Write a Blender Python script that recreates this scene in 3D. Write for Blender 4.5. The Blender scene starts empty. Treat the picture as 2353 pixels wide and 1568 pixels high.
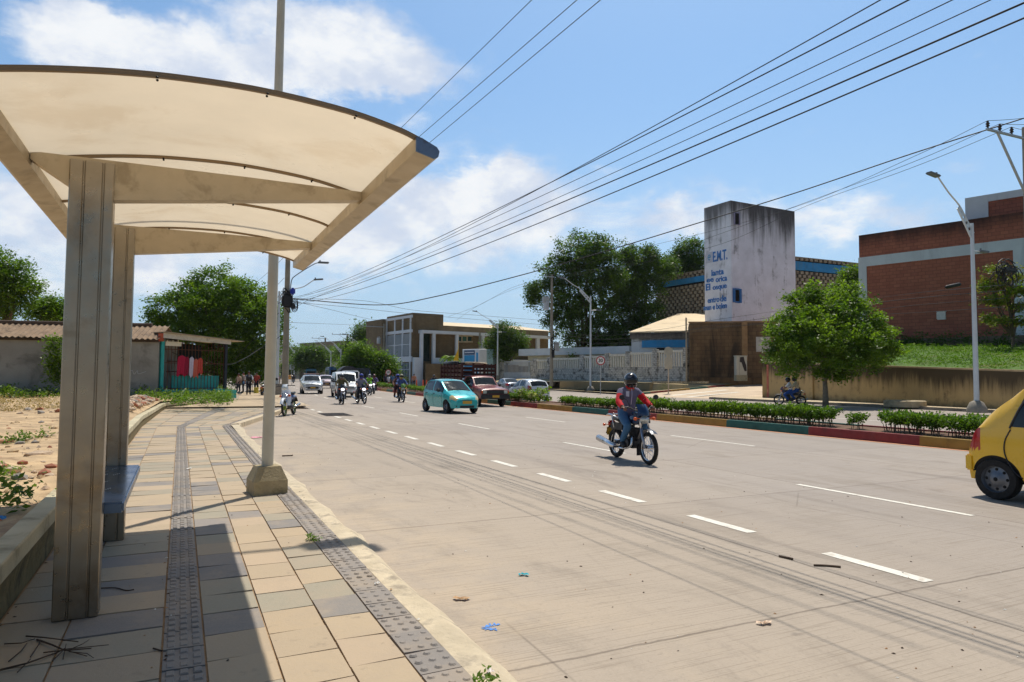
import bpy, bmesh, math, random
import numpy as np
from math import sin, cos, pi, radians, sqrt, atan2, exp
from mathutils import Vector, Matrix
R = random.Random(7)
SC = bpy.context.scene
COL = SC.collection
# ---------------------------------------------------------------- camera
W, H, F = 2353.0, 1568.0, 1569.0
YAW, PITCH, ROLL, EYE = 0.45106, 0.05126, 0.007, 1.64
def _basis():
    f = np.array([sin(YAW)*cos(PITCH), cos(YAW)*cos(PITCH), sin(PITCH)])
    r = np.array([cos(YAW), -sin(YAW), 0.0]); u = np.cross(r, f)
    return f, r*cos(ROLL)+u*sin(ROLL), u*cos(ROLL)-r*sin(ROLL)
CF, CR, CU = _basis()
CO = np.array([0, 0, EYE])
cd = bpy.data.cameras.new('camera'); cam = bpy.data.objects.new('camera', cd); COL.objects.link(cam)
cd.sensor_width = 36; cd.lens = 36*F/W; cd.clip_start = 0.05; cd.clip_end = 6000
cam.matrix_world = Matrix([[CR[i], CU[i], -CF[i], CO[i]] for i in range(3)]+[[0, 0, 0, 1]])
SC.camera = cam
def ray(x, y): return CF+CR*(x-W/2)/F+CU*(H/2-y)/F
def G(x, y, z=0.0):
    d = ray(x, y); return CO+d*((z-EYE)/d[2])
def AD(x, y, dep): return CO+ray(x, y)*dep
def AX(x, y, X):
    d = ray(x, y); return CO+d*(X/d[0])
def AY(x, y, Y):
    d = ray(x, y); return CO+d*(Y/d[1])
# ---------------------------------------------------------------- sun and sky
SUN = Vector((0.31, 0.33, 1.0)).normalized()
EL = math.asin(SUN.z)
sl = bpy.data.lights.new('sun', 'SUN'); sl.energy = 4.7; sl.angle = radians(0.53); sl.color = (1.0, 0.94, 0.84)
so = bpy.data.objects.new('sun', sl); COL.objects.link(so)
so.rotation_euler = SUN.to_track_quat('Z', 'Y').to_euler(); so.location = (20, 20, 60)
SC.view_settings.view_transform = 'Standard'; SC.view_settings.look = 'None'
SC.view_settings.exposure = -0.12; SC.view_settings.gamma = 1.0
SC.cycles.max_bounces = 7; SC.cycles.diffuse_bounces = 3; SC.cycles.glossy_bounces = 3
SC.cycles.transmission_bounces = 4; SC.cycles.transparent_max_bounces = 6; SC.cycles.caustics_reflective = False; SC.cycles.caustics_refractive = False

class NT:
    def __init__(s, tree): s.t = tree; s.n = tree.nodes; s.l = tree.links
    def node(s, typ, **kw):
        n = s.n.new(typ)
        for k, v in kw.items(): setattr(n, k, v)
        return n
    def put(s, sock, v):
        if hasattr(v, 'is_output') or hasattr(v, 'links'): s.l.new(v, sock)
        else: sock.default_value = v
    def math(s, op, a, b=0.0, c=0.0, clamp=False):
        n = s.node('ShaderNodeMath', operation=op, use_clamp=clamp)
        for i, v in enumerate((a, b, c)): s.put(n.inputs[i], v)
        return n.outputs[0]
    def noise(s, vec, scale, detail=4, rough=0.55, dist=0.0, dim='3D'):
        n = s.node('ShaderNodeTexNoise'); s.put(n.inputs['Vector'], vec)
        n.inputs['Scale'].default_value = scale; n.inputs['Detail'].default_value = detail
        n.inputs['Roughness'].default_value = rough; n.inputs['Distortion'].default_value = dist
        return n.outputs[0]
    def map(s, v, a, b, c=0.0, d=1.0, smooth=False):
        n = s.node('ShaderNodeMapRange', interpolation_type='SMOOTHSTEP' if smooth else 'LINEAR')
        s.put(n.inputs[0], v)
        for i, q in enumerate((a, b, c, d)): n.inputs[i+1].default_value = q
        return n.outputs[0]
    def mix(s, f, a, b, mode='MIX'):
        n = s.node('ShaderNodeMix', data_type='RGBA', blend_type=mode)
        s.put(n.inputs[0], f)
        for q, v in ((6, a), (7, b)):
            if isinstance(v, tuple): v = (v[0], v[1], v[2], 1.0)
            s.put(n.inputs[q], v)
        return n.outputs[2]
    def scale(s, vec, v3):
        n = s.node('ShaderNodeVectorMath', operation='MULTIPLY'); s.put(n.inputs[0], vec); n.inputs[1].default_value = v3
        return n.outputs[0]
    def xyz(s, vec):
        n = s.node('ShaderNodeSeparateXYZ'); s.put(n.inputs[0], vec); return n.outputs

w = bpy.data.worlds.new('World'); SC.world = w; w.use_nodes = True
T = NT(w.node_tree); T.n.clear()
sky = T.node('ShaderNodeTexSky', sky_type='NISHITA', sun_disc=False)
sky.sun_elevation = EL; sky.sun_rotation = atan2(SUN.x, SUN.y)
sky.air_density = 1.0; sky.dust_density = 1.6; sky.ozone_density = 1.6
tc = T.node('ShaderNodeTexCoord').outputs['Generated']
gx, gy, gz = T.xyz(tc)
az = T.math('ARCTAN2', gx, gy); el = T.math('ARCSINE', gz)
wob = T.noise(tc, 7.0, 5, 0.6); wob2 = T.noise(T.scale(tc, (1, 1, 1.7)), 16.0, 7, 0.62)
azw = T.math('MULTIPLY_ADD', T.math('SUBTRACT', wob, 0.5), 0.16, az)
elw = T.math('MULTIPLY_ADD', T.math('SUBTRACT', wob2, 0.5), 0.10, el)
def azel(x, y):
    d = ray(x, y); d = d/np.linalg.norm(d); return atan2(d[0], d[1]), math.asin(d[2])
# every cloud: where it stands in the sky, half-width and half-height in radians, weight
CLOUDS = [(640, 150, .2, .05, .95), (300, 130, .14, .045, .7), (180, 70, .07, .03, .55), (800, 95, .11, .05, .95), (170, 50, .06, .02, .45), (130, 130, .04, .03, .4),
          (560, 10, .08, .02, .25), (930, 30, .05, .02, .2), (920, 165, .07, .03, .6), (1060, 430, .12, .045, .8), (1200, 410, .07, .03, .45), (960, 520, .2, .06, .55), (930, 290, .03, .02, .5),
          (1330, 500, .24, .06, .38), (1750, 470, .25, .05, .22), (1600, 500, .09, .025, .62), (1920, 500, .09, .028, .55), (2180, 370, .04, .012, .42), (60, 500, .16, .09, .75),
          (450, 620, .25, .05, .62), (1500, 640, .25, .04, .3), (2100, 500, .2, .03, .15), (800, 560, .2, .05, .4)]
tot = None
for (cx, cy, ra, re, wt) in CLOUDS:
    a0, e0 = azel(cx, cy)
    da = T.math('DIVIDE', T.math('SUBTRACT', azw, a0), ra); de = T.math('DIVIDE', T.math('SUBTRACT', elw, e0), re)
    q = T.math('ADD', T.math('MULTIPLY', da, da), T.math('MULTIPLY', de, de))
    b = T.math('MULTIPLY', T.math('EXPONENT', T.math('MULTIPLY', q, -1.0)), wt)
    tot = b if tot is None else T.math('ADD', tot, b)
n1 = T.noise(T.scale(tc, (1, 1, 2.0)), 7.5, 10, 0.6, 0.4)
dens = T.math('ADD', tot, T.math('MULTIPLY', T.math('SUBTRACT', n1, 0.5), 1.95))
mask = T.map(dens, 0.22, 1.12, 0, 0.97, True)
n2 = T.noise(T.scale(tc, (1, 1, 1.6)), 9.0, 7, 0.6)
ccol = T.mix(T.map(n2, 0.35, 0.62, 0, 1, True), (0.70, 0.78, 0.93), (1.02, 1.04, 1.06))
skyc = T.node('ShaderNodeVectorMath', operation='MULTIPLY'); T.l.new(sky.outputs[0], skyc.inputs[0]); skyc.inputs[1].default_value = (0.108, 0.143, 0.160)
hz = T.map(el, 0.0, 0.46, 0.72, 0.0, True)
base = T.mix(hz, skyc.outputs[0], (0.52, 0.70, 0.93))
fin = T.mix(mask, base, ccol); hi = T.map(el, .55, 1.0, 1.0, .36, True); bk_ = T.map(gy, -.25, .15, .66, 1.0, True)
fv = T.node('ShaderNodeVectorMath', operation='SCALE'); T.l.new(fin, fv.inputs[0]); T.l.new(T.math('MULTIPLY', hi, bk_), fv.inputs['Scale']); fin = fv.outputs[0]
bg = T.node('ShaderNodeBackground'); T.l.new(fin, bg.inputs[0]); bg.inputs[1].default_value = 1.0
T.l.new(bg.outputs[0], T.node('ShaderNodeOutputWorld').inputs[0])

# ---------------------------------------------------------------- materials
def C(r, g, b):
    f = lambda c: (c/255/12.92) if c/255 <= .04045 else ((c/255+.055)/1.055)**2.4
    return (f(r), f(g), f(b))
MATS = {}
def mat(name, col, rough=.6, metal=0.0, v=.18, sc=3.0, bump=0.0, bsc=40.0, coat=0.0, stain=None, ssc=1.2, samt=.6, streak=False, trans=0.0, emit=0, spec=None, col2=None):
    """procedural material: base colour varied by noise, optional stains (patches or vertical streaks), fine bump"""
    if name in MATS: return MATS[name]
    m = bpy.data.materials.new(name); m.use_nodes = True; t = NT(m.node_tree); b = t.n['Principled BSDF']
    co = t.node('ShaderNodeTexCoord').outputs['Object']
    n = t.noise(co, sc, 6, .6)
    c2 = col2 or tuple(min(1, c*(1+v)) for c in col); c1 = tuple(c*(1-v) for c in col)
    base = t.mix(t.map(n, .3, .7, 0, 1), c1, c2)
    if stain:
        s = t.noise(t.scale(co, (1, 1, .18)) if streak else co, ssc, 8, .65, .4)
        base = t.mix(t.map(s, .50, .68, 0, samt, True), base, stain)
    t.l.new(base, b.inputs['Base Color'])
    rn = t.map(t.noise(co, sc*2.3, 4), .3, .7, max(0, rough-.1), min(1, rough+.1))
    t.l.new(rn, b.inputs['Roughness'])
    b.inputs['Metallic'].default_value = metal
    if spec is not None: b.inputs['Specular IOR Level'].default_value = spec
    if coat: b.inputs['Coat Weight'].default_value = coat; b.inputs['Coat Roughness'].default_value = .06
    if bump:
        bn = t.node('ShaderNodeBump'); bn.inputs['Strength'].default_value = bump; bn.inputs['Distance'].default_value = .02
        t.l.new(t.noise(co, bsc, 5, .6), bn.inputs['Height']); t.l.new(bn.outputs[0], b.inputs['Normal'])
    if emit:
        b.inputs['Emission Color'].default_value = (*col, 1); b.inputs['Emission Strength'].default_value = emit
    if trans:
        tr = t.node('ShaderNodeBsdfTranslucent'); t.l.new(base, tr.inputs[0])
        mx = t.node('ShaderNodeMixShader'); mx.inputs[0].default_value = trans
        t.l.new(b.outputs[0], mx.inputs[1]); t.l.new(tr.outputs[0], mx.inputs[2])
        t.l.new(mx.outputs[0], t.n['Material Output'].inputs[0])
    m['nt'] = 1
    MATS[name] = m
    return m
def leafmat(name, c1, c2, trans=.4, rough=.45, sc=.8):
    if name in MATS: return MATS[name]
    m = bpy.data.materials.new(name); m.use_nodes = True; t = NT(m.node_tree); b = t.n['Principled BSDF']
    co = t.node('ShaderNodeTexCoord').outputs['Object']
    a = t.noise(co, sc, 3); g = t.noise(co, sc*9, 2)
    base = t.mix(t.map(t.math('ADD', t.math('MULTIPLY', a, .5), t.math('MULTIPLY', g, .5)), .36, .64), c1, c2)
    t.l.new(base, b.inputs['Base Color']); b.inputs['Roughness'].default_value = rough; b.inputs['Specular IOR Level'].default_value = .22
    tr = t.node('ShaderNodeBsdfTranslucent'); t.l.new(t.mix(1.0, base, (1.5, 1.7, .6), 'MULTIPLY'), tr.inputs[0])
    mx = t.node('ShaderNodeMixShader'); mx.inputs[0].default_value = trans
    t.l.new(b.outputs[0], mx.inputs[1]); t.l.new(tr.outputs[0], mx.inputs[2]); t.l.new(mx.outputs[0], t.n['Material Output'].inputs[0])
    MATS[name] = m
    return m
def glass(name, col=(.02, .03, .04), rough=.06):
    if name in MATS: return MATS[name]
    m = mat(name, col, rough, 0, .1, 2, spec=.42); return m

# ---------------------------------------------------------------- meshes
class MB:
    def __init__(s): s.v = []; s.f = []; s.m = []; s.M = Matrix.Identity(4); s.mi = 0
    def add(s, vs, fs):
        o = len(s.v); M = s.M
        s.v += [tuple(M @ Vector(v)) for v in vs]; s.f += [tuple(i+o for i in f) for f in fs]; s.m += [s.mi]*len(fs); return s
    def box(s, p0, p1):
        x0, y0, z0 = p0; x1, y1, z1 = p1
        return s.add([(x0, y0, z0), (x1, y0, z0), (x1, y1, z0), (x0, y1, z0), (x0, y0, z1), (x1, y0, z1), (x1, y1, z1), (x0, y1, z1)],
                     [(0, 3, 2, 1), (4, 5, 6, 7), (0, 1, 5, 4), (1, 2, 6, 5), (2, 3, 7, 6), (3, 0, 4, 7)])
    def rbox(s, p0, p1, r=.02, seg=2):
        bm = bmesh.new(); bmesh.ops.create_cube(bm, size=1)
        c = [(a+b)/2 for a, b in zip(p0, p1)]; d = [abs(b-a) for a, b in zip(p0, p1)]
        for v in bm.verts: v.co = Vector((v.co.x*d[0]+c[0], v.co.y*d[1]+c[1], v.co.z*d[2]+c[2]))
        bmesh.ops.bevel(bm, geom=bm.edges[:], offset=min(r, min(d)*.49), segments=seg, affect='EDGES')
        s.bm(bm); bm.free(); return s
    def bm(s, bm):
        bm.verts.index_update(); s.add([v.co[:] for v in bm.verts], [[v.index for v in f.verts] for f in bm.faces]); return s
    def bar(s, p, q, w, h=None, up=(0, 0, 1)):
        p, q = Vector(p), Vector(q); d = (q-p); L = d.length; d.normalize(); h = h or w
        u = Vector(up); u = u-d*u.dot(d)
        if u.length < 1e-4: u = Vector((1, 0, 0))-d*d.x
        u.normalize(); r = d.cross(u)
        vs = [p+r*a*w/2+u*b*h/2+d*c for c in (0, L) for a, b in ((-1, -1), (1, -1), (1, 1), (-1, 1))]
        return s.add([v[:] for v in vs], [(0, 1, 2, 3), (7, 6, 5, 4), (0, 4, 5, 1), (1, 5, 6, 2), (2, 6, 7, 3), (3, 7, 4, 0)])
    def tube(s, pts, r, n=8, cap=True):
        pts = [Vector(p) for p in pts]; k = len(pts); rs = r if isinstance(r, (list, tuple)) else [r]*k
        vs = []; ref = None
        for i, p in enumerate(pts):
            d = (pts[min(i+1, k-1)]-pts[max(i-1, 0)]).normalized()
            if ref is None: ref = Vector((0, 0, 1)) if abs(d.z) < .9 else Vector((1, 0, 0))
            u = (ref-d*ref.dot(d)).normalized(); ref = u; w_ = d.cross(u)
            vs += [(p+(u*cos(2*pi*j/n)+w_*sin(2*pi*j/n))*rs[i])[:] for j in range(n)]
        fs = [(i*n+j, i*n+(j+1) % n, (i+1)*n+(j+1) % n, (i+1)*n+j) for i in range(k-1) for j in range(n)]
        if cap: fs += [tuple(reversed(range(n))), tuple(range((k-1)*n, k*n))]
        return s.add(vs, fs)
    def lathe(s, prof, n=24, o=(0, 0, 0), axis='Z'):
        vs = []; k = len(prof)
        for (r, h) in prof:
            for j in range(n):
                a = 2*pi*j/n; c_, s_ = r*cos(a), r*sin(a)
                p = {'Z': (c_, s_, h), 'X': (h, c_, s_), 'Y': (s_, h, c_)}[axis]
                vs.append((p[0]+o[0], p[1]+o[1], p[2]+o[2]))
        return s.add(vs, [(i*n+j, i*n+(j+1) % n, (i+1)*n+(j+1) % n, (i+1)*n+j) for i in range(k-1) for j in range(n)])
    def ell(s, c, r, n=14, k=8):
        return s.lathe_e(c, r, n, k)
    def lathe_e(s, c, r, n, k):
        vs = [(c[0]+r[0]*sin(pi*i/k)*cos(2*pi*j/n), c[1]+r[1]*sin(pi*i/k)*sin(2*pi*j/n), c[2]+r[2]*cos(pi*i/k)) for i in range(k+1) for j in range(n)]
        return s.add(vs, [(i*n+j, (i+1)*n+j, (i+1)*n+(j+1) % n, i*n+(j+1) % n) for i in range(k) for j in range(n)])
    def prism(s, poly, fn, d0, d1):
        """poly in 2D; fn(u,v,d) -> 3D"""
        n = len(poly)
        return s.add([fn(u, v, d0) for u, v in poly]+[fn(u, v, d1) for u, v in poly],
                     [tuple(reversed(range(n))), tuple(range(n, 2*n))]+[(i, (i+1) % n, n+(i+1) % n, n+i) for i in range(n)])
    def grid(s, fn, nu, nv):
        vs = [fn(i/nu, j/nv) for i in range(nu+1) for j in range(nv+1)]
        return s.add(vs, [(i*(nv+1)+j, (i+1)*(nv+1)+j, (i+1)*(nv+1)+j+1, i*(nv+1)+j+1) for i in range(nu) for j in range(nv)])
    def quad(s, a, b, c, d): return s.add([a, b, c, d], [(0, 1, 2, 3)])
    def wall(s, P, Q, z0, z1, th=.25, z0b=None, z1b=None):
        """upright slab from P to Q (xy), base/top heights at each end, thickness behind"""
        P, Q = Vector(P[:2]), Vector(Q[:2]); d = (Q-P).normalized(); n = Vector((-d.y, d.x))*th
        z0b = z0 if z0b is None else z0b; z1b = z1 if z1b is None else z1b
        v = [(P.x, P.y, z0), (Q.x, Q.y, z0b), (Q.x+n.x, Q.y+n.y, z0b), (P.x+n.x, P.y+n.y, z0), (P.x, P.y, z1), (Q.x, Q.y, z1b), (Q.x+n.x, Q.y+n.y, z1b), (P.x+n.x, P.y+n.y, z1)]
        return s.add(v, [(0, 3, 2, 1), (4, 5, 6, 7), (0, 1, 5, 4), (1, 2, 6, 5), (2, 3, 7, 6), (3, 0, 4, 7)])
    def build(s, name, mats, parent=None, smooth=False, loc=None, recalc=True):
        me = bpy.data.meshes.new(name); me.from_pydata(s.v, [], s.f)
        if not isinstance(mats, (list, tuple)): mats = [mats]
        for m in mats: me.materials.append(m)
        if len(mats) > 1: me.polygons.foreach_set('material_index', s.m)
        if recalc:
            b = bmesh.new(); b.from_mesh(me); bmesh.ops.recalc_face_normals(b, faces=b.faces); b.to_mesh(me); b.free()
        if smooth:
            me.polygons.foreach_set('use_smooth', [True]*len(me.polygons))
            if smooth is not True: me.set_sharp_from_angle(angle=radians(smooth))
        me.update()
        return link(name, me, parent, loc)
def link(name, me, parent=None, loc=None):
    o = bpy.data.objects.new(name, me); COL.objects.link(o)
    if parent is not None: o.parent = parent
    if loc is not None: o.location = loc
    return o
def thing(name, label, cat, loc=(0, 0, 0), rz=0.0, group=None):
    o = bpy.data.objects.new(name, None); COL.objects.link(o); o.location = loc; o.rotation_euler = (0, 0, rz)
    o.empty_display_size = .2
    return tag(o, label, cat, group)
def tag(o, label, cat, group=None):
    o['label'] = label; o['category'] = cat
    if group: o['group'] = group
    return o
def struct(o): o['kind'] = 'structure'; return o
def stuff(o, label=None, cat=None):
    o['kind'] = 'stuff'
    if label: o['label'] = label; o['category'] = cat
    return o
KIDS = {}
def copy_tree(o, parent=None, **kw):
    c = o.copy(); COL.objects.link(c)
    if parent is not None: c.parent = parent
    for ch in list(o.children): copy_tree(ch, c)
    for k, v in kw.items(): c[k] = v
    return c
def place(o, x, y, z=0.0, rz=0.0): o.location = (x, y, z); o.rotation_euler = (0, 0, rz); return o
def bend(Y):
    if Y < 20: return 0.0
    return .1*(sqrt((Y-45)**2+100)+(Y-45))/2-.1*(sqrt(625+100)-25)/2
def bdir(Y): return (bend(Y+1)-bend(Y-1))/2
def text_mesh(name, s, size, m, parent=None, ext=.01, font_shear=0, align='CENTER'):
    cu = bpy.data.curves.new(name, 'FONT'); cu.body = s; cu.size = size; cu.extrude = ext; cu.align_x = align; cu.align_y = 'CENTER'; cu.offset = size*.018
    tmp = bpy.data.objects.new('tmp', cu); COL.objects.link(tmp)
    me = bpy.data.meshes.new_from_object(tmp.evaluated_get(bpy.context.evaluated_depsgraph_get()))
    bpy.data.objects.remove(tmp); me.materials.clear(); me.materials.append(m)
    return link(name, me, parent)
def cat(pts, n=14):
    """smooth curve through points"""
    P = [np.array(p, float) for p in pts]
    if len(P) == 2: return [P[0]+(P[1]-P[0])*i/n for i in range(n+1)]
    out = []
    Q = [2*P[0]-P[1]]+P+[2*P[-1]-P[-2]]
    for i in range(1, len(Q)-2):
        for k in range(n):
            t = k/n; a, b, c, d = Q[i-1:i+3]
            out.append(.5*((2*b)+(c-a)*t+(2*a-5*b+4*c-d)*t*t+(3*b-a-3*c+d)*t**3))
    return out+[P[-1]]
def interp(xs, ys):
    return lambda x: float(np.interp(x, xs, ys))
# ================================================================ ground, road, pavements
def strip(name, m, xl, xr, ys, z, nx=1, curved=True, side=0.0):
    mb = MB()
    zf = z if callable(z) else (lambda u, Y: z)
    def fn(i, j):
        Y = ys[min(int(round(i*(len(ys)-1))), len(ys)-1)]; a = xl(Y) if callable(xl) else xl; b = xr(Y) if callable(xr) else xr
        x = a+(b-a)*j
        return (x+(bend(Y) if curved else 0), Y, zf(j, Y))
    mb.grid(fn, len(ys)-1, nx)
    return mb.build(name, m, recalc=False)
def up(o):
    me = o.data; b = bmesh.new(); b.from_mesh(me)
    for f in b.faces:
        f.normal_update()
        if f.normal.z < 0: f.normal_flip()
    b.to_mesh(me); b.free(); return o
YS = [-30, -12]+[-4+i for i in range(0, 64)]+[62+4*i for i in range(0, 35)]+[210, 240, 280, 340, 420]

# concrete roadway: slab joints, cross grooves, tyre grime, blotches
mr = bpy.data.materials.new('road_concrete'); mr.use_nodes = True; t = NT(mr.node_tree); b = t.n['Principled BSDF']
co = t.node('ShaderNodeTexCoord').outputs['Object']; x, y, z = t.xyz(co)
big = t.noise(co, .22, 5, .6); mid = t.noise(t.scale(co, (1, .35, 1)), 1.6, 6, .65, .5); fine = t.noise(co, 60, 4, .7); spk = t.noise(co, 14, 6, .75)
base = t.mix(t.map(big, .35, .65), (.39, .325, .262), (.36, .308, .262))
near = t.map(x, 3.5, 9.0, 0, 1, True)
base = t.mix(near, t.mix(.6, base, (.45, .36, .265)), t.mix(.35, base, (.36, .315, .288)))
fl = lambda v, o_: t.math('FLOOR', t.math('DIVIDE', t.math('SUBTRACT', v, o_), 3.7))
cbn = t.node('ShaderNodeCombineXYZ'); t.l.new(fl(x, 5.0), cbn.inputs[0]); t.l.new(fl(y, 3.5), cbn.inputs[1])
wn = t.node('ShaderNodeTexWhiteNoise', noise_dimensions='2D'); t.l.new(cbn.outputs[0], wn.inputs['Vector'])
base = t.mix(t.map(wn.outputs[0], 0, 1, 0, .30), base, t.mix(1.0, base, (.62, .62, .66), 'MULTIPLY'))
base = t.mix(t.map(mid, .50, .72, 0, .5, True), base, (.22, .18, .14))
smr = t.noise(t.scale(co, (1.0, .22, 1)), 1.1, 7, .7, .8); base = t.mix(t.map(smr, .55, .70, 0, .55, True), base, (.17, .14, .115))
drop = t.noise(co, 3.2, 3, .5); base = t.mix(t.map(drop, .70, .76, 0, .5, True), base, (.13, .11, .095))
vor = t.node('ShaderNodeTexVoronoi', feature='DISTANCE_TO_EDGE'); t.l.new(t.mix(.035, co, t.node('ShaderNodeTexNoise').outputs[1]), vor.inputs['Vector']); vor.inputs['Scale'].default_value = .12
crk = t.math('MULTIPLY', t.map(vor.outputs[0], 0.0, .0016, 1, 0), t.map(t.noise(co, .3, 2), .5, .56, 0, 1, True)); base = t.mix(t.math('MULTIPLY', crk, .6), base, (.09, .07, .055))
sandy = t.math('MULTIPLY', t.map(x, 1.6, 3.6, 1, 0, True), t.map(t.noise(co, 1.1, 6, .65), .42, .62, 0, .65, True)); base = t.mix(sandy, base, (.50, .39, .27))
base = t.mix(t.map(spk, .54, .74, 0, .5, True), base, (.20, .165, .13))
sp2 = t.noise(co, 34, 5, .75); base = t.mix(t.map(sp2, .56, .70, 0, .5, True), base, (.19, .155, .12)); base = t.mix(t.map(sp2, .40, .30, 0, .4, True), base, (.55, .46, .36))
base = t.mix(t.map(fine, .3, .75, 0, .45), base, t.mix(.5, base, (.60, .52, .42)))
lane = None
for lx in (6.35, 7.9, 9.7, 11.4, 13.4, 15.2):
    g_ = t.math('EXPONENT', t.math('MULTIPLY', t.math('POWER', t.math('DIVIDE', t.math('SUBTRACT', x, lx), .33), 2.0), -1.0))
    lane = g_ if lane is None else t.math('ADD', lane, g_)
base = t.mix(t.math('MULTIPLY', lane, t.map(t.noise(t.scale(co, (1, .06, 1)), 2.0, 5), .35, .7, 0, .30)), base, (.24, .205, .18))
wv = t.noise(t.scale(co, (.05, 1, 1)), 22, 3, .6); gv = t.noise(t.scale(co, (.02, 1, 1)), 60, 2)
base = t.mix(t.map(gv, .54, .66, 0, .48, True), base, (.24, .19, .14))
wx = t.math('MULTIPLY_ADD', t.math('SUBTRACT', t.noise(co, 5, 5), .5), .05, x); wy = t.math('MULTIPLY_ADD', t.math('SUBTRACT', t.noise(co, 5, 5), .5), .05, y)
def jl(v, o_, p):
    d_ = t.math('ABSOLUTE', t.math('SUBTRACT', t.math('FRACT', t.math('DIVIDE', t.math('SUBTRACT', v, o_), p)), .5))  # .5 on a joint
    return t.map(d_, .5-.011/p*1.6, .5-.004/p, 0, 1)
jt = t.math('ADD', jl(wy, 3.5, 3.7), jl(wx, 5.0, 3.7), clamp=True)
base = t.mix(t.math('MULTIPLY', jt, .58), base, (.10, .075, .055))
t.l.new(base, b.inputs['Base Color']); b.inputs['Roughness'].default_value = .82; b.inputs['Specular IOR Level'].default_value = .3
bn = t.node('ShaderNodeBump'); bn.inputs['Strength'].default_value = .55; bn.inputs['Distance'].default_value = .006
t.l.new(t.math('ADD', t.math('ADD', wv, t.math('MULTIPLY', gv, .7)), t.math('MULTIPLY', fine, .6)), bn.inputs['Height']); t.l.new(bn.outputs[0], b.inputs['Normal'])

m_dirt = mat('dirt', C(188, 160, 122), .95, 0, .3, 1.6, 1.0, 14, stain=C(122, 92, 66), ssc=2.2, samt=.7)
m_far = mat('far_ground', C(120, 112, 84), .95, 0, .3, .05, stain=C(70, 90, 50), ssc=.08, samt=.8)
m_kerb = mat('kerb_concrete', C(205, 186, 155), .85, 0, .16, 2.2, .4, 30, stain=C(120, 104, 84), ssc=2.2, samt=.55)
m_conc = mat('grey_concrete', C(150, 142, 128), .85, 0, .2, 1.5, .35, 25, stain=C(70, 64, 54), ssc=1.1, samt=.6)
m_soil = mat('soil', C(110, 82, 62), .95, 0, .3, 3, .8, 14)
m_line = mat('road_paint', C(228, 222, 208), .7, 0, .08, 4, 0, stain=C(176, 158, 138), ssc=9, samt=.6)

g = MB(); g.quad((-3000, -600, -.06), (3000, -600, -.06), (3000, 3300, -.06), (-3000, 3300, -.06)); struct(g.build('ground', m_far, recalc=False))
KX = lambda Y: 1.66 if Y < 22.3 else min(5.55, 1.62+(Y-22.3)*3.93/13.9)            # near kerb with the bus bay
struct(up(strip('road', mr, -2.0, 38.0, YS, 0.0, 1)))

# ---- pavement of coloured slabs
BX = [-.97, -.58, -.05, .17, .52, .86, 1.17, 1.41]
def SHL(Y): return 0.0 if Y < 23 else (Y-23)*.035 if Y < 34 else .385+(Y-34)*.40
mp = bpy.data.materials.new('paving_slabs'); mp.use_nodes = True; t = NT(mp.node_tree); b = t.n['Principled BSDF']
at = t.node('ShaderNodeVertexColor', layer_name='slab').outputs[0]; co = t.node('ShaderNodeTexCoord').outputs['Object']
s1 = t.noise(co, 2.4, 7, .65, .3); s2 = t.noise(co, 55, 4, .7)
bs = t.mix(t.map(s1, .42, .70, 0, .55, True), at, (.40, .315, .225)); s3 = t.noise(co, 7, 6, .7); bs = t.mix(t.map(s3, .58, .72, 0, .4, True), bs, (.20, .16, .12)); bs = t.mix(t.map(s2, .35, .75, 0, .3), bs, t.mix(.5, bs, (.5, .42, .33)))
t.l.new(bs, b.inputs['Base Color']); b.inputs['Roughness'].default_value = .85; b.inputs['Specular IOR Level'].default_value = .3
bn = t.node('ShaderNodeBump'); bn.inputs['Strength'].default_value = .3; bn.inputs['Distance'].default_value = .01
t.l.new(t.math('ADD', s2, s1), bn.inputs['Height']); t.l.new(bn.outputs[0], b.inputs['Normal'])
ZP = .08
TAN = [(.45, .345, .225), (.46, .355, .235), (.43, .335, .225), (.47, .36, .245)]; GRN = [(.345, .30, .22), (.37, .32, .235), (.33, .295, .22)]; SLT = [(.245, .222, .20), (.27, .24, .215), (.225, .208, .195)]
pv = MB(); pc = []
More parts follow.
